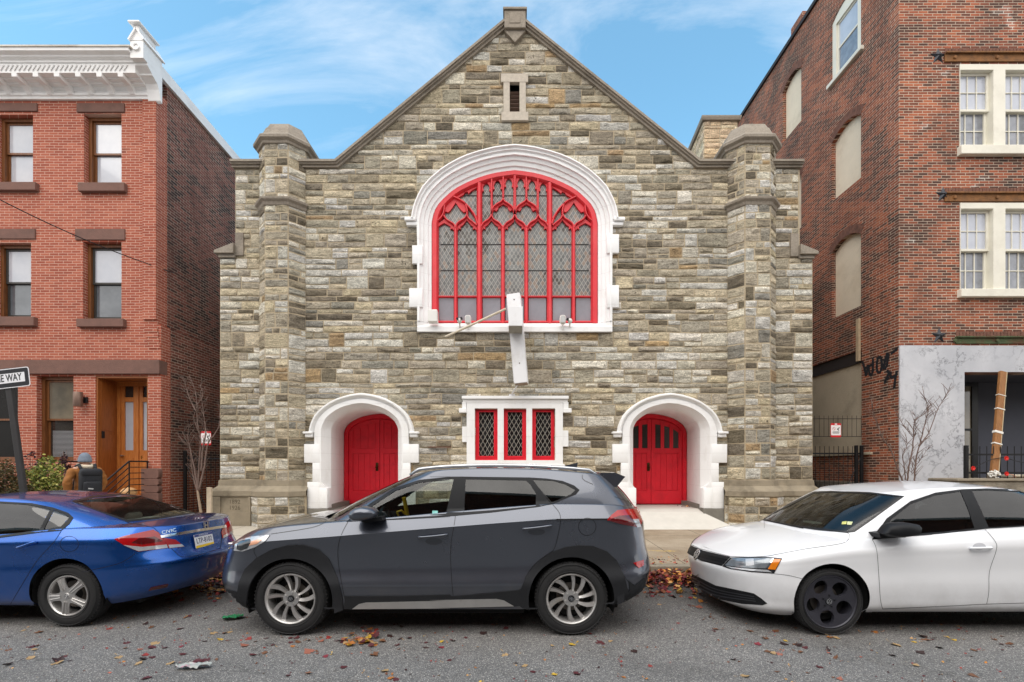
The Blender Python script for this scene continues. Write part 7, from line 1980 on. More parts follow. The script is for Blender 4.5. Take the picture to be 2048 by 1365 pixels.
a, b = wp(2005.5, 744, 10.25), wp(1988, 950, 9.78); d = a - b; Lp = d.length; zq = d.normalized(); xq = Vector((1, 0, 0)); xq = (xq - zq * xq.dot(zq)).normalized(); yq = zq.cross(xq)
Mt = Matrix(((xq.x, yq.x, zq.x, b.x), (xq.y, yq.y, zq.y, b.y), (xq.z, yq.z, zq.z, b.z), (0, 0, 0, 1)))
m = MB(); m.bbox(-.072, .060, -.03, .03, 0, Lp, .006, 0, Mt); m.build('plank', wood('orange_timber', rgb(156, 106, 56), rgb(122, 80, 42), .8), tb)
m = MB(); m.box(.061, .076, -.028, .028, 0, Lp, 0, Mt); m.build('pale_edge', pm('pale_timber_edge', rgb(186, 168, 136), .85, var=.12), tb)
m = MB(); st_ = wp(1985.5, 958, 9.76); m.bbox(st_.x - .085, st_.x + .06, st_.y - .05, st_.y + .05, st_.z - .18, st_.z + .09, .015); m.build('stump', pm('grey_stump', rgb(120, 110, 98), .9, var=.2), tb)
M_tie = pm('white_cloth_tie', rgb(222, 220, 214), .9, var=.1, scale=20)
for z, h in ((.29, .025), (.40, .045), (.625, .022), (.76, .014)):
    m = MB(); m.bbox(-.086, .091, -.038, .038, Lp * z - h * .6, Lp * z + h * .6, .006, 0, Mt); m.build('tie', M_tie, tb)
m = MB()
R = random.Random(8)
for i in range(40):
    p = wp(1988, 948, 9.72) + Vector((R.uniform(-.11, .1), R.uniform(-.06, .03), R.gauss(0, .035))); m.sphere(p, R.uniform(.012, .026), 6, 4)
m.build('cloth_knot', M_tie, tb, smooth=True)
m = MB(); pts = spl([tuple(wp(*q, 9.79)) for q in ((1944, 940), (1960, 930), (1978, 921), (1995, 917), (2011, 916), (2030, 922), (2050, 926))], 30); m.tube(pts, .008, 5); gd = tag(m.build('garland_wire', M_metal_blk, smooth=True), 'dark wire strung along the terrace railing between the red flowers', 'wire')
M_redfl = pm('red_petals', rgb(222, 48, 40), .7, var=.2, scale=40)
for px_, py_, lab in ((1945, 937, 'red cloth flower tied low on the railing left of the leaning timber'), (2011.5, 917, 'red cloth flower on the railing right of the leaning timber'), (2012, 948, 'red cloth flower at the foot of the railing right of the leaning timber')):
    m = MB(); c = wp(px_, py_, 9.76)
    for k in range(3):
        for i in range(7):
            a_ = 2 * PI * i / 7 + k * .4; rr_ = .055 - .013 * k; d_ = Vector((math.cos(a_), -.3 - .3 * k, math.sin(a_)))
            t_ = Vector((-math.sin(a_), 0, math.cos(a_))) * rr_ * .42; tip = c + d_ * rr_
            m.add([c, c + d_ * rr_ * .6 + t_, tip, c + d_ * rr_ * .6 - t_], [(0, 1, 2, 3)])
    tag(m.build('cloth_flower', M_redfl), lab, 'flower')
R = random.Random(21)
for i in range(9):
    x = wx(2016 + i * 7, 9.95); 
    m = MB(); m.sphere((x, R.uniform(9.9, 10.2), 1.36 + .04), R.uniform(.05, .09), 8, 6, sc=(1.2, 1, .6))
    ob = m.build('rubble_lump', pm('pale_rubble' , R.choice([rgb(196, 186, 166), rgb(222, 160, 130), rgb(170, 164, 150)]), .9, var=.2, bump=.02, bscale=20), smooth=True); tag(ob, 'pale lump of rubble heaped behind the terrace railing at the right edge', 'rubble', 'rubble lumps behind the terrace railing')

# ---- bare trees
M_bark = pm('purple_grey_bark', rgb(112, 92, 84), .85, var=.25, scale=20, bump=.004)
M_barkp = pm('pale_peeling_bark', rgb(150, 130, 110), .8, var=.25, scale=14, bump=.004)
def bare_tree(name, lab, Y, stems, r0, seed, mat_, base, trunk=None):
    t = thing(name, lab, 'tree', base); R = random.Random(seed)
    if trunk:
        m = MB(); P = [wp(*q, Y) for q in trunk]; m.tube([tuple(p) for p in spl([tuple(p) for p in P], 10)], [r0 * 1.5 - r0 * .5 * i / 9 for i in range(10)], 8); m.build('trunk', M_barkp, t, smooth=True)
    for st in stems:
        m = MB(); dy = R.uniform(-.25, .25); n = max(8, len(st) * 5)
        P = [Vector(p) for p in spl([tuple(wp(q[0], q[1], Y + dy * i / len(st))) for i, q in enumerate(st)], n)]
        L = sum((b - a).length for a, b in zip(P, P[1:]))
        P = [p + Vector((noise.noise((i * .9, seed, 1)), noise.noise((i * .9, seed, 5)), 0)) * .012 for i, p in enumerate(P)]
        m.tube(P, [max(r0 * (1 - .82 * i / (n - 1)) * min(1, L / 1.2), .0035) for i in range(n)], 6)
        for i in range(2, n - 1):
            for k in range(R.choice((0, 1, 1, 2))):
                d = (P[i + 1] - P[i - 1]).normalized(); a = R.uniform(0, 2 * PI); q = Vector((math.cos(a), math.sin(a) * .7, R.uniform(.1, .8)))
                e = P[i] + (q * .7 + d * .6).normalized() * R.uniform(.06, .30) * min(1, L)
                m.tube([P[i], P[i].lerp(e, .55) + Vector((0, 0, .01)), e], [.0055, .0045, .0025], 4)
                m.sphere(e, .006, 5, 3)
        m.build('limb', mat_, t, smooth=True)
    return t
def T7(*p): return [(1600 + x / 3.792, 640 + y / 3.792) for x, y in p]
bare_tree('bare_shrub', 'bare many-stemmed shrub in front of the grey stucco wall at the right', 9.75,
    [T7((815, 1225), (825, 1120), (850, 1000), (862, 890), (872, 770), (955, 700), (965, 640), (938, 575)), T7((868, 1225), (875, 1100), (905, 960), (975, 860), (1040, 690), (1090, 600), (1137, 515)), T7((905, 960), (935, 840), (965, 720), (1000, 640)),
     T7((800, 1215), (790, 1110), (780, 1030), (810, 960), (806, 890)), T7((780, 1225), (740, 1130), (690, 990), (630, 900), (590, 800), (560, 720), (545, 655)), T7((858, 890), (800, 820), (760, 760), (715, 675)), T7((870, 1120), (920, 1050), (975, 968)), T7((690, 990), (688, 960), (685, 950)), T7((862, 890), (880, 850), (875, 790), (872, 720)), T7((850, 1180), (850, 1120), (880, 1040))],
    .0165, 4, M_bark, (wx(1818, 9.75), 9.75, .25))
def T5(*p): return [(300 + x / 6.825, 840 + y / 6.825) for x, y in p]
bare_tree('bare_tree', 'young bare street tree with pale trunk beside the left corner of the church', 9.9,
    [T5((650, 980), (600, 800), (560, 560), (545, 400), (440, 160)), T5((655, 960), (665, 700), (690, 300), (650, 60), (640, -230), (610, -420), (540, -600)), T5((670, 960), (740, 640), (790, 330), (880, 200), (950, 60), (945, -150)), T5((660, 970), (600, 640), (550, 400), (520, 250), (530, 70)), T5((680, 200), (600, -20), (640, -140)), T5((700, 700), (720, 400), (760, 180), (740, -20), (690, -400)), T5((560, 380), (480, 330), (360, 170)), T5((640, -200), (720, -330), (690, -480), (720, -520)), T5((640, -100), (560, -250), (500, -420), (450, -600)), T5((570, 700), (480, 600))],
    .021, 9, M_bark, (wx(402, 9.9), 9.9, .23), trunk=T5((720, 1420), (690, 1230), (665, 1080), (650, 960)))

# ---- hedge and shrubs beside the stoop
def leafmat(name, rough=.6):
    t = NT(name); at = t.n('Attribute'); at.attribute_name = 'Col'
    t.set(color=t.mix(1, at.outputs['Color'], t.ramp(t.noise(60, 3), [(.3, .8), (.7, 1.2)]), 'MULTIPLY'), rough=rough, spec=.4); return t.mat
M_leaf = leafmat('foliage')
def bush(name, lab, blobs, n, size, cols, stems=True, seed=1, cat='shrub'):
    t = thing(name, lab, cat, (blobs[0][0], blobs[0][1], .22)); R = random.Random(seed); m = MB(); m.col = []
    cl = [(R.choice(blobs), Vector((R.gauss(0, .55), R.gauss(0, .55), R.gauss(0, .55)))) for _ in range(max(12, n // 45))]
    for i in range(n):
        b, o = R.choice(cl); c = Vector(b[:3]); rr = Vector(b[3:])
        d = o + Vector((R.gauss(0, .2), R.gauss(0, .2), R.gauss(0, .2)))
        if d.length > 1: d = d.normalized() * R.uniform(.85, 1.08)
        p = c + Vector((d.x * rr.x, d.y * rr.y, d.z * rr.z)); s_ = size * R.uniform(.6, 1.3)
        u = Vector((R.gauss(0, 1), R.gauss(0, 1), R.gauss(0, .6))).normalized(); v = u.cross(Vector((R.gauss(0, 1), R.gauss(0, 1), R.gauss(0, 1)))).normalized(); w_ = u.cross(v)
        cc = R.choices([q[0] for q in cols], [q[1] for q in cols])[0]; k = R.uniform(.7, 1.3); cc = tuple(x * k for x in cc)
        m.add([p, p + u * s_ * .5 + v * s_ * .32 + w_ * s_ * .1, p + u * s_, p + u * s_ * .5 - v * s_ * .32 + w_ * s_ * .1], [(0, 1, 2), (0, 2, 3)]); m.col += [cc] * 4
    m.build('foliage', M_leaf, t, fix=False)
    if stems:
        s_ = MB()
        for i in range(14):
            b = R.choice(blobs); a = Vector((b[0] + R.uniform(-.3, .3) * b[3], b[1] + R.uniform(-.3, .3) * b[4], .2)); e = Vector((b[0] + R.uniform(-.8, .8) * b[3], b[1] + R.uniform(-.8, .8) * b[4], b[2] + R.uniform(0, .9) * b[5]))
            s_.tube([a, a.lerp(e, .5) + Vector((R.uniform(-.05, .05), 0, 0)), e], [.012, .009, .004], 5)
        s_.build('stems', M_bark, t)
    return t
bush('hedge', 'brown-green clipped hedge below the one-way sign', [(-10.85, 9.35, 1.06, .5, .42, .80), (-10.30, 9.25, .98, .36, .4, .74), (-11.6, 9.4, 1.05, .6, .45, .84), (-9.95, 9.15, .72, .28, .3, .55)], 22000, .046, [(rgb(72, 66, 34), 4), (rgb(90, 76, 42), 3), (rgb(54, 54, 28), 3), (rgb(112, 82, 48), 1.5)], seed=3, cat='hedge')
bush('leafy_shrub', 'yellow-green leafy shrub at the foot of the stoop railing', [(-9.93, 9.75, 1.42, .22, .22, .44), (-10.1, 9.7, 1.2, .3, .25, .45), (-9.8, 9.72, .95, .24, .26, .45)], 3200, .06, [(rgb(150, 150, 72), 3), (rgb(116, 130, 60), 3), (rgb(190, 184, 110), 1.5), (rgb(84, 100, 44), 2)], seed=5)
bush('purple_shrub', 'dark purple-leaved plant left of the yellow-green shrub', [(-10.75, 10.25, 1.62, .26, .2, .34), (-10.2, 10.35, 1.68, .10, .12, .40)], 420, .06, [(rgb(62, 34, 46), 3), (rgb(84, 48, 58), 2), (rgb(44, 30, 36), 2)], seed=6)
bush('dark_shrub', 'low dark shrub growing behind the left stoop railing', [(-9.95, 10.15, .55, .2, .5, .35)], 400, .055, [(rgb(56, 60, 34), 3), (rgb(80, 76, 44), 2), (rgb(110, 40, 40), .6)], seed=7)
pot = thing('flower_planter', 'planter of orange and yellow flowers at the foot of the bare shrub', 'planter', (wx(1824, 9.6), 9.6, .25))
m = MB(); m.lathe([(.001, 0), (.16, 0), (.2, .9), (.18, .9), (.001, .86)], 24, 0, Matrix.Translation((wx(1824, 9.6), 9.6, .25)) @ Matrix.Rotation(PI / 2, 4, 'X')); m.build('pot', pm('terracotta', rgb(150, 96, 66), .85, var=.1), pot, smooth=True, angle=40)
m = MB(); m.col = []; R = random.Random(4)
for i in range(260):
    p = Vector((wx(1824, 9.6), 9.6, 1.2)) + Vector((R.gauss(0, .11), R.gauss(0, .1), R.gauss(0, .05))); u = Vector((R.gauss(0, 1), R.gauss(0, 1), R.uniform(0, 1))).normalized() * .035; v = u.cross(Vector((0, .3, 1))).normalized() * .016
    c = R.choice([rgb(214, 150, 60), rgb(150, 120, 70), rgb(206, 116, 50), rgb(120, 116, 60)]); m.add([p, p + u * .5 + v, p + u, p + u * .5 - v], [(0, 1, 2, 3)]); m.col += [c] * 4
m.build('flowers', M_leaf, pot, fix=False)
# ================================================================== PEDESTRIAN
def skinned(name, pts, edges, mats, parent, sub=2, root=0, M=None):
    me = bpy.data.meshes.new(name + '_cage'); me.from_pydata([p[:3] for p in pts], edges, [])
    o = bpy.data.objects.new(name + '_cage', me); COL.objects.link(o)
    md = o.modifiers.new('s', 'SKIN'); md.use_smooth_shade = True; md.branch_smoothing = .6
    for i, p in enumerate(pts):
        sv = me.skin_vertices[0].data[i]; sv.radius = (p[3], p[4] if len(p) > 4 else p[3]); sv.use_root = (i == root)
    ms = o.modifiers.new('u', 'SUBSURF'); ms.levels = sub; ms.render_levels = sub
    dg = bpy.context.evaluated_depsgraph_get(); nm = bpy.data.meshes.new_from_object(o.evaluated_get(dg))
    bpy.data.objects.remove(o); bpy.data.meshes.remove(me)
    if M is not None: nm.transform(M)
    nm.materials.clear(); nm.materials.append(mats); nm.name = name
    nm.polygons.foreach_set('use_smooth', [True] * len(nm.polygons))
    ob = bpy.data.objects.new(name, nm); COL.objects.link(ob)
    if parent is not None: setparent(ob, parent)
    return ob
YPn = 8.35; PX_ = wx(172, YPn); GZ = .192
ped = thing('person', 'person in a brown jacket and grey knit cap walking away past the stoop', 'person', (PX_, YPn, GZ))
# local frame: +Y is the walking direction
MP = Matrix.Translation((PX_, YPn, GZ)) @ Matrix.Rotation(.98, 4, 'Z')
M_skin = pm('skin', rgb(204, 160, 136), .6, var=.05); M_jacket = pm('tan_brown_jacket', rgb(150, 96, 44), .85, var=.12, scale=14, bump=.006, bscale=30)
M_cap = pm('grey_blue_knit', rgb(122, 132, 146), .95, var=.12, scale=40, bump=.006, bscale=160); M_jeans = pm('dark_trousers', rgb(48, 50, 60), .9, var=.1); M_shoe = pm('dark_shoes', rgb(40, 36, 34), .7)
M_pack = pm('black_pack_fabric', rgb(30, 32, 38), .75, var=.2, scale=20, bump=.003)
body_pts = [(0, 0, .90, .13, .10), (0, .01, 1.06, .13, .095), (0, .02, 1.22, .145, .10), (0, .02, 1.36, .12, .085), (0, .03, 1.45, .05), (0, .055, 1.53, .052),
    (-.17, .02, 1.37, .055), (-.235, -.06, 1.12, .043), (-.22, .02, .88, .03), (-.21, .06, .80, .024),
    (.17, .02, 1.37, .055), (.235, .08, 1.13, .043), (.21, .22, .93, .03), (.195, .27, .86, .024),
    (-.09, .0, .86, .085), (-.095, .16, .50, .058), (-.095, .12, .10, .038), (-.095, .22, .045, .035),
    (.09, .0, .86, .085), (.095, -.10, .50, .058), (.095, -.32, .17, .038), (.095, -.26, .06, .035)]
be = [(0, 1), (1, 2), (2, 3), (3, 4), (4, 5), (3, 6), (6, 7), (7, 8), (8, 9), (3, 10), (10, 11), (11, 12), (12, 13), (0, 14), (14, 15), (15, 16), (16, 17), (0, 18), (18, 19), (19, 20), (20, 21)]
# fingers
for side, wr in ((-1, 9), (1, 13)):
    b = Vector(body_pts[wr][:3]); f = (b - Vector(body_pts[wr - 1][:3])).normalized()
    for k, (dx, ln) in enumerate(((-.027, .062), (-.009, .074), (.009, .07), (.026, .055))):
        i = len(body_pts); a = b + f * .06 + Vector((0, dx, 0)); body_pts += [(*a, .0085), (*(a + f * ln * .5 + Vector((side * -.006, .0, 0))), .008), (*(a + f * ln + Vector((side * -.02, .004, 0))), .0065)]; be += [(wr, i), (i, i + 1), (i + 1, i + 2)]
    i = len(body_pts); a = b + f * .02 + Vector((0, .03, 0)); body_pts += [(*a, .010), (*(a + f * .045 + Vector((side * -.005, .02, 0))), .0085)]; be += [(wr, i), (i, i + 1)]
# head as a shaped volume joined to the neck
hb = MB()
body = skinned('body', body_pts, be, M_skin, ped, 2, 0, MP)
rows = []
for i in range(19):
    a = PI * i / 18; z = math.cos(a)
    row = []
    for k in range(28):
        th = 2 * PI * k / 28; r_ = max(math.sin(a), .02)
        x = .076 * r_ * math.cos(th); y = .098 * r_ * math.sin(th)
        if y > 0 and z < 0: x *= 1 - .25 * (-z); y *= 1 - .1 * (-z)
        # nose, brow and mouth on the front
        if y > 0 and abs(x) < .018 and -.35 < z < .1: y += .022 * (1 - abs(z + .15) / .25) if abs(z + .15) < .25 else 0
        if y > .05 and .012 < abs(x) < .045 and abs(z - .08) < .1: y -= .008
        if y > .05 and abs(x) < .03 and abs(z + .5) < .06: y -= .004
        row.append(MP @ Vector((x, .075 + y, 1.545 + .115 * z)))
    rows.append(row)
hm = MB(); hm.loft(rows, True)
for s_ in (-1, 1): hm.sphere(MP @ Vector((s_ * .078, .07, 1.54)), .028, 10, 8, sc=(.5, .8, 1))
hme = hm.build('head', M_skin, None, smooth=True)
# merge head into the body mesh: one continuous figure
bm_ = bmesh.new(); bm_.from_mesh(body.data); bm_.from_mesh(hme.data); bm_.to_mesh(body.data); bm_.free(); body.data.polygons.foreach_set('use_smooth', [True] * len(body.data.polygons)); bpy.data.objects.remove(hme)
jk = [(0, 0, .84, .185, .145), (0, .0, 1.0, .18, .14), (0, .01, 1.2, .19, .135), (0, .015, 1.36, .15, .11), (0, .025, 1.44, .075, .075), (-.18, .015, 1.36, .085), (-.265, -.055, 1.12, .07), (-.24, .01, .90, .055), (.18, .015, 1.36, .085), (.265, .07, 1.13, .07), (.235, .2, .95, .055)]
jkt = skinned('jacket', jk, [(0, 1), (1, 2), (2, 3), (3, 4), (3, 5), (5, 6), (6, 7), (3, 8), (8, 9), (9, 10)], M_jacket, ped, 3, 0, MP)
for v in jkt.data.vertices:
    q = MP.inverted() @ v.co; f = noise.noise((q.x * 9, q.y * 9, q.z * 16)) * .016 + noise.noise((q.x * 22, q.y * 20, q.z * 34)) * .007
    v.co += v.normal * f
tr = [(0, 0, .88, .14, .11), (-.09, .0, .84, .10), (-.095, .16, .50, .078), (-.095, .12, .13, .06), (.09, .0, .84, .10), (.095, -.10, .50, .078), (.095, -.31, .2, .06)]
skinned('trousers', tr, [(0, 1), (1, 2), (2, 3), (0, 4), (4, 5), (5, 6)], M_jeans, ped, 2, 0, MP)
for a, b in (((-.095, .07, .05), (-.095, .25, .04)), ((.095, -.34, .09), (.095, -.18, .035))):
    skinned('shoe', [(*a, .05), ((a[0] + b[0]) / 2, (a[1] + b[1]) / 2, (a[2] + b[2]) / 2 - .002, .052), (*b, .04)], [(0, 1), (1, 2)], M_shoe, ped, 2, 0, MP)
cp = MB(); rows = []
for i in range(14):
    a = PI * .56 * i / 13; row = []
    for k in range(30):
        th = 2 * PI * k / 30; rib = 1 + .012 * math.cos(th * 30); r_ = max(math.sin(a), .02)
        row.append(MP @ Vector((.093 * r_ * rib * math.cos(th), .066 + .113 * r_ * rib * math.sin(th), 1.545 + .135 * math.cos(a))))
    rows.append(row)
cp.loft(rows, True)
band_ = []
for z, q in ((1.50, .99), (1.498, 1.03), (1.52, 1.06), (1.56, 1.06), (1.565, 1.0)): band_.append([MP @ Vector((.092 * q * math.cos(2 * PI * k / 30), .064 + .112 * q * math.sin(2 * PI * k / 30), z)) for k in range(30)])
cp.loft(band_, True); cp.build('knit_cap', M_cap, ped, smooth=True)
cl = MB(); pts = []
for k in range(25):
    th = 2 * PI * k / 24; pts.append(MP @ Vector((.092 * math.cos(th), .03 + .095 * math.sin(th), 1.435 + .02 * math.sin(th))))
cl.tube(pts, .036, 10); cl.build('fleece_collar', pm('cream_fleece', rgb(222, 208, 184), .95, var=.15, scale=60, bump=.01), ped, smooth=True)
bp = thing('backpack', 'black backpack worn on the back of the pedestrian', 'backpack', tuple(MP @ Vector((0, -.2, 1.0))))
m = MB(); MB_ = MP @ Matrix.Translation((.01, -.235, 1.14)) @ Matrix.Rotation(.06, 4, 'X')
m.bbox(-.155, .155, -.085, .11, -.26, .22, .06, 0, MB_); m.build('main_bag', M_pack, bp, smooth=True, angle=60)
m = MB(); m.bbox(-.125, .125, -.145, -.075, -.23, .02, .035, 0, MB_); m.build('front_pocket', M_pack, bp, smooth=True, angle=60)
m = MB(); m.bbox(-.15, .15, -.10, .09, .10, .245, .05, 0, MB_); m.build('top_flap', M_pack, bp, smooth=True, angle=60)
for s_ in (-1, 1):
    m = MB(); m.tube([MB_ @ Vector((s_ * .09, .10, .19)), MP @ Vector((s_ * .11, -.06, 1.455)), MP @ Vector((s_ * .115, .09, 1.43)), MP @ Vector((s_ * .13, .155, 1.25)), MP @ Vector((s_ * .17, .05, 1.0)), MB_ @ Vector((s_ * .14, .08, -.2))], .024, 8); m.build('strap', M_pack, bp, smooth=True)
m = MB(); m.box(-.05, .02, -.1475, -.1455, -.12, -.10, 0, MB_ @ Matrix.Rotation(.15, 4, 'Y')); m.build('reflective_tab', pm('silver_tab', rgb(190, 190, 190), .4), bp)
# ================================================================== FALLEN LEAVES, LITTER, FAR SIDE OF THE STREET
def leafshape(R, size, curl):
    n = 13; P = []
    for i in range(n):
        a = -PI * .82 + 2 * PI * .82 * i / (n - 1); lob = 1 + .22 * math.cos(a * 5) if R.random() < .7 else 1
        r_ = size * .5 * (.72 + .28 * math.cos(a)) * lob * R.uniform(.88, 1.12)
        P.append((r_ * math.cos(a), r_ * .82 * math.sin(a)))
    bx, by = R.uniform(-1, 1), R.uniform(.3, 1)
    def zf(x, y): q = (x * bx + y * by) / (size * .5); return curl * size * (q * q * .5 + .10 * noise.noise((x * 40, y * 40, bx * 9)) + .25 * abs(y) / size)
    V = [(-.02 * size, 0, zf(0, 0))] + [(x, y, zf(x, y)) for x, y in P] + [(x * .5, y * .5, zf(x * .5, y * .5)) for x, y in P]
    F = []
    for i in range(n - 1): F += [(1 + i, 2 + i, 1 + n + i + 1, 1 + n + i), (1 + n + i, 1 + n + i + 1, 0)]
    V += [(-size * .35, 0, zf(0, 0)), (-size * .8, size * R.uniform(-.2, .2), .012), (-size * .8, size * R.uniform(-.2, .2) + .003, .012)]; k = len(V)
    F.append((k - 3, k - 2, k - 1))
    mz = min(v[2] for v in V); return [(x, y, z - mz + .003) for x, y, z in V], F
LC = {'maroon': rgb(84, 36, 40), 'red': rgb(142, 50, 44), 'crimson': rgb(126, 40, 52), 'brown': rgb(112, 74, 50), 'orange': rgb(172, 108, 50), 'yellow': rgb(196, 160, 52), 'tan': rgb(172, 142, 100), 'pink': rgb(158, 98, 80), 'dark': rgb(54, 34, 32)}
LM = {k: pm(k + '_leaf', c, .6, var=.22, scale=24, stain=tuple(v * .5 for v in c), sscale=18, samt=.5) for k, c in LC.items()}
W7 = '45,200,red 272,190,brown 400,203,maroon 385,163,brown 430,145,orange 455,138,maroon 543,147,maroon 580,222,tan 632,225,brown 615,258,yellow 655,262,pink 755,252,red 800,265,orange 852,250,maroon 748,288,pink 880,285,maroon 990,292,orange 1090,315,pink 1175,245,red 1238,268,maroon 1130,262,pink 1150,345,crimson 790,335,maroon 435,330,maroon 415,290,crimson 330,297,maroon 270,300,maroon 210,305,pink 135,272,maroon 125,302,brown 232,338,red 270,350,maroon 95,345,tan 525,362,maroon 595,362,brown 355,382,tan 1485,240,dark 1530,255,dark 1590,248,maroon 1665,272,maroon 1745,268,yellow 1743,295,crimson 1660,298,dark 1870,248,maroon 1795,360,maroon 1240,400,maroon 1490,450,orange 1515,465,maroon 850,325,brown 1345,195,red 1380,200,orange 1410,205,red 1545,188,dark 1005,250,maroon 980,246,maroon 1020,268,brown 1395,238,red 1415,244,crimson 1385,230,maroon 550,358,maroon 500,372,maroon 640,150,dark 230,178,dark 1110,318,brown 1075,322,pink'
W8 = '20,310,maroon 285,370,yellow 355,330,dark 590,457,red 478,497,orange 950,495,tan 208,490,yellow 700,288,red 795,275,dark 850,312,brown 1007,372,crimson 1045,400,brown 1062,404,tan 1095,408,pink 1120,358,yellow 1115,372,dark 1150,370,brown 1155,308,brown 1240,340,brown 1290,342,orange 1310,344,tan 1300,500,brown 1325,508,pink 1455,322,brown 1470,324,orange 1540,370,tan 1617,362,yellow 1660,342,dark 1675,355,brown 1640,405,dark 1715,382,dark 1530,412,dark 1770,352,yellow 1740,340,tan 1785,300,tan 1905,285,brown 1990,370,brown 1860,395,brown 760,222,brown 740,218,maroon 628,215,tan 875,265,brown 1310,425,brown 1035,345,brown 1075,320,brown 1840,490,brown 1190,385,maroon 1930,350,brown 1960,340,brown 780,228,pink 820,262,brown'
spots = []
for q in W7.split():
    a, b, c = q.split(','); spots.append((200 + float(a) / 2.56, 1180 + float(b) / 2.56, c))
for q in W8.split():
    a, b, c = q.split(','); spots.append((1000 + float(a) / 1.954, 1100 + float(b) / 1.954, c))
R = random.Random(31)
for i in range(30):
    a = R.uniform(0, 2 * PI); q = R.random() ** .6; spots.append((727 + 40 * q * math.cos(a), 1284 + 12 * q * math.sin(a), R.choice(['orange', 'yellow', 'brown', 'tan', 'maroon', 'orange', 'pink'])))
for i in range(14): spots.append((R.uniform(0, 130), R.uniform(1262, 1330), R.choice(['brown', 'dark', 'maroon', 'tan'])))
for i in range(40): spots.append((R.uniform(200, 2040), R.uniform(1262, 1362), R.choice(['brown', 'dark', 'maroon', 'tan', 'brown'])))
variants = {}
for c in LC:
    for k in range(4):
        v, f = leafshape(R, R.choice([.07, .08, .095]), R.uniform(.12, .45)); m = MB(); m.add(v, f)
        me = bpy.data.meshes.new('fallen_leaf'); me.from_pydata(m.v, [], m.f); me.materials.append(LM[c]); me.polygons.foreach_set('use_smooth', [True] * len(f)); variants[(c, k)] = me
WORD = {'maroon': 'dark maroon', 'red': 'bright red', 'crimson': 'crimson', 'brown': 'brown', 'orange': 'orange', 'yellow': 'yellow', 'tan': 'pale tan', 'pink': 'pinkish', 'dark': 'blackish brown'}
def where(px, py):
    if 685 < px < 770 and 1268 < py < 1300: return 'lying in the leaf heap behind the grey SUV\'s front wheel'
    if px < 470: return 'on the asphalt below the blue sedan'
    if px < 690: return 'on the asphalt around the grey SUV\'s front wheel'
    if px < 1050: return 'on the asphalt in front of the grey SUV\'s doors'
    if px < 1320: return 'on the asphalt around the grey SUV\'s rear wheel'
    if px < 1700: return 'on the asphalt in front of the white sedan\'s nose and wheel'
    return 'on the asphalt below the white sedan\'s doors'
for px_, py_, c in spots:
    Y = EYE * FPX / (py_ - CYP); o = bpy.data.objects.new('fallen_leaf', variants[(c, R.randrange(4))]); COL.objects.link(o)
    o.location = (wx(px_, Y), Y, R.uniform(0, .03) if 685 < px_ < 770 and 1268 < py_ < 1300 else 0); o.rotation_euler = (R.gauss(0, .12), R.gauss(0, .12), R.uniform(0, 2 * PI)); k = R.uniform(.7, 1.25); o.scale = (k, k, k)
    if c in ('dark', 'brown') and R.random() < .4: o.scale = (k, k * .5, k)
    wd = where(px_, py_); tag(o, f'{WORD[c]} fallen leaf {wd}', 'leaf', f'{WORD[c]} leaves {wd}')
# leaf litter heaped along the kerb
m = MB(); m.col = []; pal = [(rgb(98, 32, 40), 5), (rgb(150, 52, 46), 3), (rgb(128, 76, 48), 4), (rgb(196, 128, 56), 2), (rgb(206, 158, 96), 2.2), (rgb(62, 34, 34), 4), (rgb(178, 100, 80), 2), (rgb(212, 172, 60), .7)]
def litter(x, y, z, size):
    v, f = leafshape(R, size, R.uniform(.2, .7)); Mx = Matrix.Translation((x, y, z)) @ Matrix.Rotation(R.uniform(0, 2 * PI), 4, 'Z') @ Matrix.Rotation(R.gauss(0, .5), 4, 'X')
    c = R.choices([q[0] for q in pal], [q[1] for q in pal])[0]; k = R.uniform(.7, 1.25); m.add([Mx @ Vector(p) for p in v], f); m.col += [tuple(q * k for q in c)] * len(v)
for i in range(1500):
    x = R.uniform(1.0, 3.3); y = 6.66 - abs(R.gauss(0, .42)); 
    if y > 5.35: litter(x, y, max(0, R.uniform(.0, .13) * (1 - (6.66 - y) / .9)), R.uniform(.06, .11))
for i in range(700):
    x = R.uniform(-4.6, -2.5); y = 6.66 - abs(R.gauss(0, .45)); 
    if y > 5.2: litter(x, y, max(0, R.uniform(0, .09) * (1 - (6.66 - y) / .9)), R.uniform(.06, .1))
for i in range(700): litter(R.uniform(-9, 9), 6.66 - abs(R.gauss(0, .22)), R.uniform(0, .05), R.uniform(.06, .1))
for i in range(160): litter(R.uniform(1.2, 3.4), R.uniform(6.7, 7.3) + abs(R.gauss(0, .1)), .153, R.uniform(.04, .08))
for i in range(70): litter(R.uniform(-9, 9), R.uniform(6.7, 10.2), .16 + .024 * 1.5, R.uniform(.04, .08))
for i in range(20): litter(R.uniform(4.2, 4.6), R.uniform(10.9, 11.9), .61, R.uniform(.05, .08))
for i in range(1100):   # crumbs on the asphalt
    y = R.uniform(3.3, 6.4); litter(R.uniform(-6, 6), y, 0, R.uniform(.012, .035))
lt = m.build('leaf_litter', M_leaf, fix=False); tag(lt, 'red and brown leaf litter heaped in the gutter along the kerb', 'leaf litter', kind='stuff')
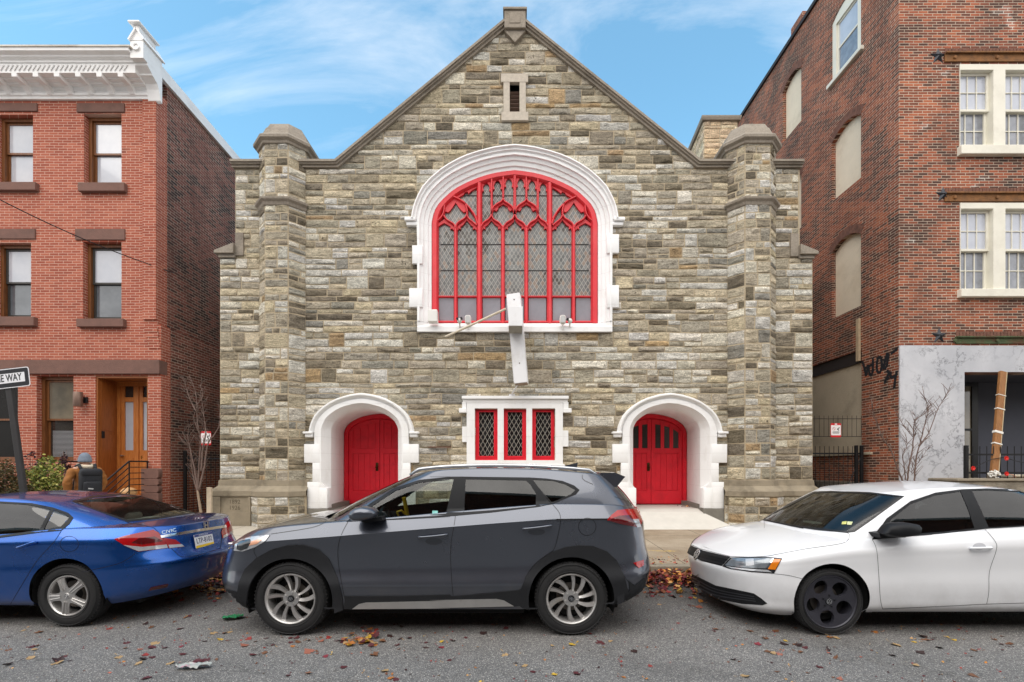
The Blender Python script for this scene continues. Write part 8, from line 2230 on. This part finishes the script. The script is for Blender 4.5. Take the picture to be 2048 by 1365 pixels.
# litter
def crumple(name, lab, px_, py_, w_, h_, mats, rot, cat):
    Y = EYE * FPX / (py_ - CYP); m = MB(); n1, n2 = 18, 8; rings = []
    for i in range(n1 + 1):
        rg = []
        for j in range(n2 + 1):
            u, v = i / n1 - .5, j / n2 - .5; k = 1 - .5 * abs(u * 2) ** 3
            rg.append(Matrix.Translation((wx(px_, Y), Y, .012)) @ Matrix.Rotation(rot, 4, 'Z') @ Vector((u * w_, v * h_ * k, .02 + .022 * noise.noise((u * 9, v * 7, w_ * 50)) + .012 * noise.noise((u * 25, v * 22, 4)))))
        rings.append(rg)
    m.loft(rings); return tag(m.build(name, mats, smooth=True), lab, cat)
crumple('plastic_wrapper', 'crumpled green wrapper on the road by the grey SUV\'s front bumper', 466, 1239, .19, .12, pm('green_wrapper', rgb(46, 132, 84), .35, var=.3, scale=30), .5, 'litter')
crumple('plastic_wrapper', 'flattened pale plastic wrapper with a pink streak on the road below the blue sedan', 387, 1338, .26, .07, pm('pale_wrapper', rgb(168, 174, 170), .3, var=.15, scale=20, stain=rgb(214, 130, 160), sscale=14, samt=.7), .12, 'litter')
# far side of the street: gives the paint and the glass something to mirror
opp = thing('brick_terrace', 'brick terrace on the opposite pavement, mirrored in car paint and window glass', 'building', (0, -7, 0))
M_opp = brick_mat('plain_terrace_brick', [(0, rgb(92, 56, 46)), (.5, rgb(120, 72, 58)), (1, rgb(140, 88, 70))], rgb(150, 132, 118), .2159, .068, .011, 9, var=.15)
ho = []
for i in range(14):
    x = -26 + i * 3.9
    for z in (1.4, 4.4): ho.append(rect(x, x + 1.2, z, z + 1.9))
m = MB(); m.prism(rect(-30, 30, .0, 8.3), -7.3, -7.0, 0, holes=ho); m.box(-30, 30, -16, -15.8, 0, 8.3); m.build('terrace_front', M_opp, opp)
m = MB(); m.box(-30, 30, -7.02, -6.7, 8.301, 8.7); m.build('terrace_cornice', M_oldcorn, opp)
m = MB(); m.box(-30, 30, -15.8, -7.3, 8.31, 8.4); m.build('terrace_roof', M_slate, opp)
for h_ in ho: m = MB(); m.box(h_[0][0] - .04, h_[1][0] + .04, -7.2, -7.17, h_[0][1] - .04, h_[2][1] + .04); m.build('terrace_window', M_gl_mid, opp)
# ================================================================== CAMERA, SKY, SUN
cam = bpy.data.cameras.new('camera'); co = bpy.data.objects.new('camera', cam); COL.objects.link(co)
co.location = CAMPOS; co.rotation_euler = (PI / 2, 0, 0)
cam.sensor_fit = 'HORIZONTAL'; cam.sensor_width = 36; cam.lens = FPX / 2048 * 36
cam.shift_x = (1024 - CXP) / 2048; cam.shift_y = (CYP - 682.5) / 2048; cam.clip_start = .05; cam.clip_end = 2000
scene.camera = co
w = bpy.data.worlds.new('World'); scene.world = w; w.use_nodes = True
t = w.node_tree; bg = t.nodes['Background']
SUN_EL, SUN_AZ = math.radians(56), math.radians(205)   # behind the camera, a little to the left
sk = t.nodes.new('ShaderNodeTexSky'); sk.sky_type = 'NISHITA'; sk.sun_disc = False; sk.sun_elevation = SUN_EL; sk.sun_rotation = SUN_AZ
sk.air_density = 1.0; sk.dust_density = 0.6; sk.ozone_density = 1.6
tc = t.nodes.new('ShaderNodeTexCoord')
def wn(typ, **k):
    n = t.nodes.new('ShaderNode' + typ)
    for a, v in k.items(): setattr(n, a, v)
    return n
def wmath(op, a, b):
    n = wn('Math', operation=op)
    for i, v in ((0, a), (1, b)):
        if isinstance(v, bpy.types.NodeSocket): t.links.new(v, n.inputs[i])
        else: n.inputs[i].default_value = v
    return n.outputs[0]
sp = wn('SeparateXYZ'); t.links.new(tc.outputs['Generated'], sp.inputs[0])
# flat cloud layer: direction projected on a plane overhead
zc = wmath('MAXIMUM', wmath('ADD', sp.outputs[2], 0.12), 0.05)
cb = wn('CombineXYZ'); t.links.new(wmath('DIVIDE', sp.outputs[0], zc), cb.inputs[0]); t.links.new(wmath('DIVIDE', sp.outputs[1], zc), cb.inputs[1])
mp = wn('Mapping'); mp.inputs['Location'].default_value = (0.4, 2.3, 0); mp.inputs['Rotation'].default_value = (0, 0, 0.9); mp.inputs['Scale'].default_value = (1.3, 3.0, 1); t.links.new(cb.outputs[0], mp.inputs[0])
n1 = wn('TexNoise'); n1.inputs['Scale'].default_value = 0.85; n1.inputs['Detail'].default_value = 9; n1.inputs['Roughness'].default_value = 0.62; n1.inputs['Distortion'].default_value = 0.9; t.links.new(mp.outputs[0], n1.inputs[0])
r1 = wn('ValToRGB'); t.links.new(n1.outputs[0], r1.inputs[0]); r1.color_ramp.elements[0].position = .49; r1.color_ramp.elements[1].position = .86
n2 = wn('TexNoise'); n2.inputs['Scale'].default_value = 0.5; n2.inputs['Detail'].default_value = 6; t.links.new(cb.outputs[0], n2.inputs[0])
# the half of the sky behind the photographer is a bright even overcast
r2 = wn('MapRange'); r2.inputs['From Min'].default_value = 0.25; r2.inputs['From Max'].default_value = -0.15; t.links.new(sp.outputs[1], r2.inputs['Value'])
wisps = wmath('MULTIPLY', r1.outputs[0], 0.62)
r3 = wn('MapRange'); r3.inputs['From Min'].default_value = 0.30; r3.inputs['From Max'].default_value = 0.02; r3.inputs['To Max'].default_value = .75; t.links.new(sp.outputs[2], r3.inputs['Value'])
mask = wmath('MAXIMUM', wmath('MAXIMUM', wisps, r3.outputs[0]), r2.outputs[0])
over = wn('ValToRGB'); t.links.new(n2.outputs[0], over.inputs[0]); over.color_ramp.elements[0].position = .3; over.color_ramp.elements[0].color = (6.4, 6.3, 6.3, 1); over.color_ramp.elements[1].position = .7; over.color_ramp.elements[1].color = (9.4, 9.2, 9.0, 1)
blue = wn('Mix', data_type='RGBA', blend_type='MULTIPLY'); blue.inputs[0].default_value = 1; t.links.new(sk.outputs[0], blue.inputs[6]); blue.inputs[7].default_value = SKYTINT
mx = wn('Mix', data_type='RGBA'); mx.clamp_result = False; t.links.new(mask, mx.inputs[0]); t.links.new(blue.outputs[2], mx.inputs[6]); t.links.new(over.outputs[0], mx.inputs[7])
t.links.new(mx.outputs[2], bg.inputs[0]); bg.inputs[1].default_value = 0.1
sl = bpy.data.lights.new('sun', 'SUN'); so = bpy.data.objects.new('sun', sl); COL.objects.link(so)
sl.energy = 1.05; sl.angle = math.radians(65); sl.color = (1.0, .95, .88)
# sky sun_rotation is measured from +Y clockwise seen from above
sd = Vector((math.sin(SUN_AZ) * math.cos(SUN_EL), math.cos(SUN_AZ) * math.cos(SUN_EL), math.sin(SUN_EL)))
so.rotation_euler = sd.to_track_quat('Z', 'Y').to_euler(); so.location = sd * 50
vs_ = scene.view_settings; scene.display_settings.display_device = 'sRGB'; vs_.view_transform = 'Standard'; vs_.look = 'None'; vs_.exposure = EXPO; vs_.gamma = 1; vs_.use_curve_mapping = False
scene.cycles.max_bounces = 8; scene.cycles.transparent_max_bounces = 12; scene.cycles.use_denoising = True; scene.cycles.sample_clamp_indirect = 6
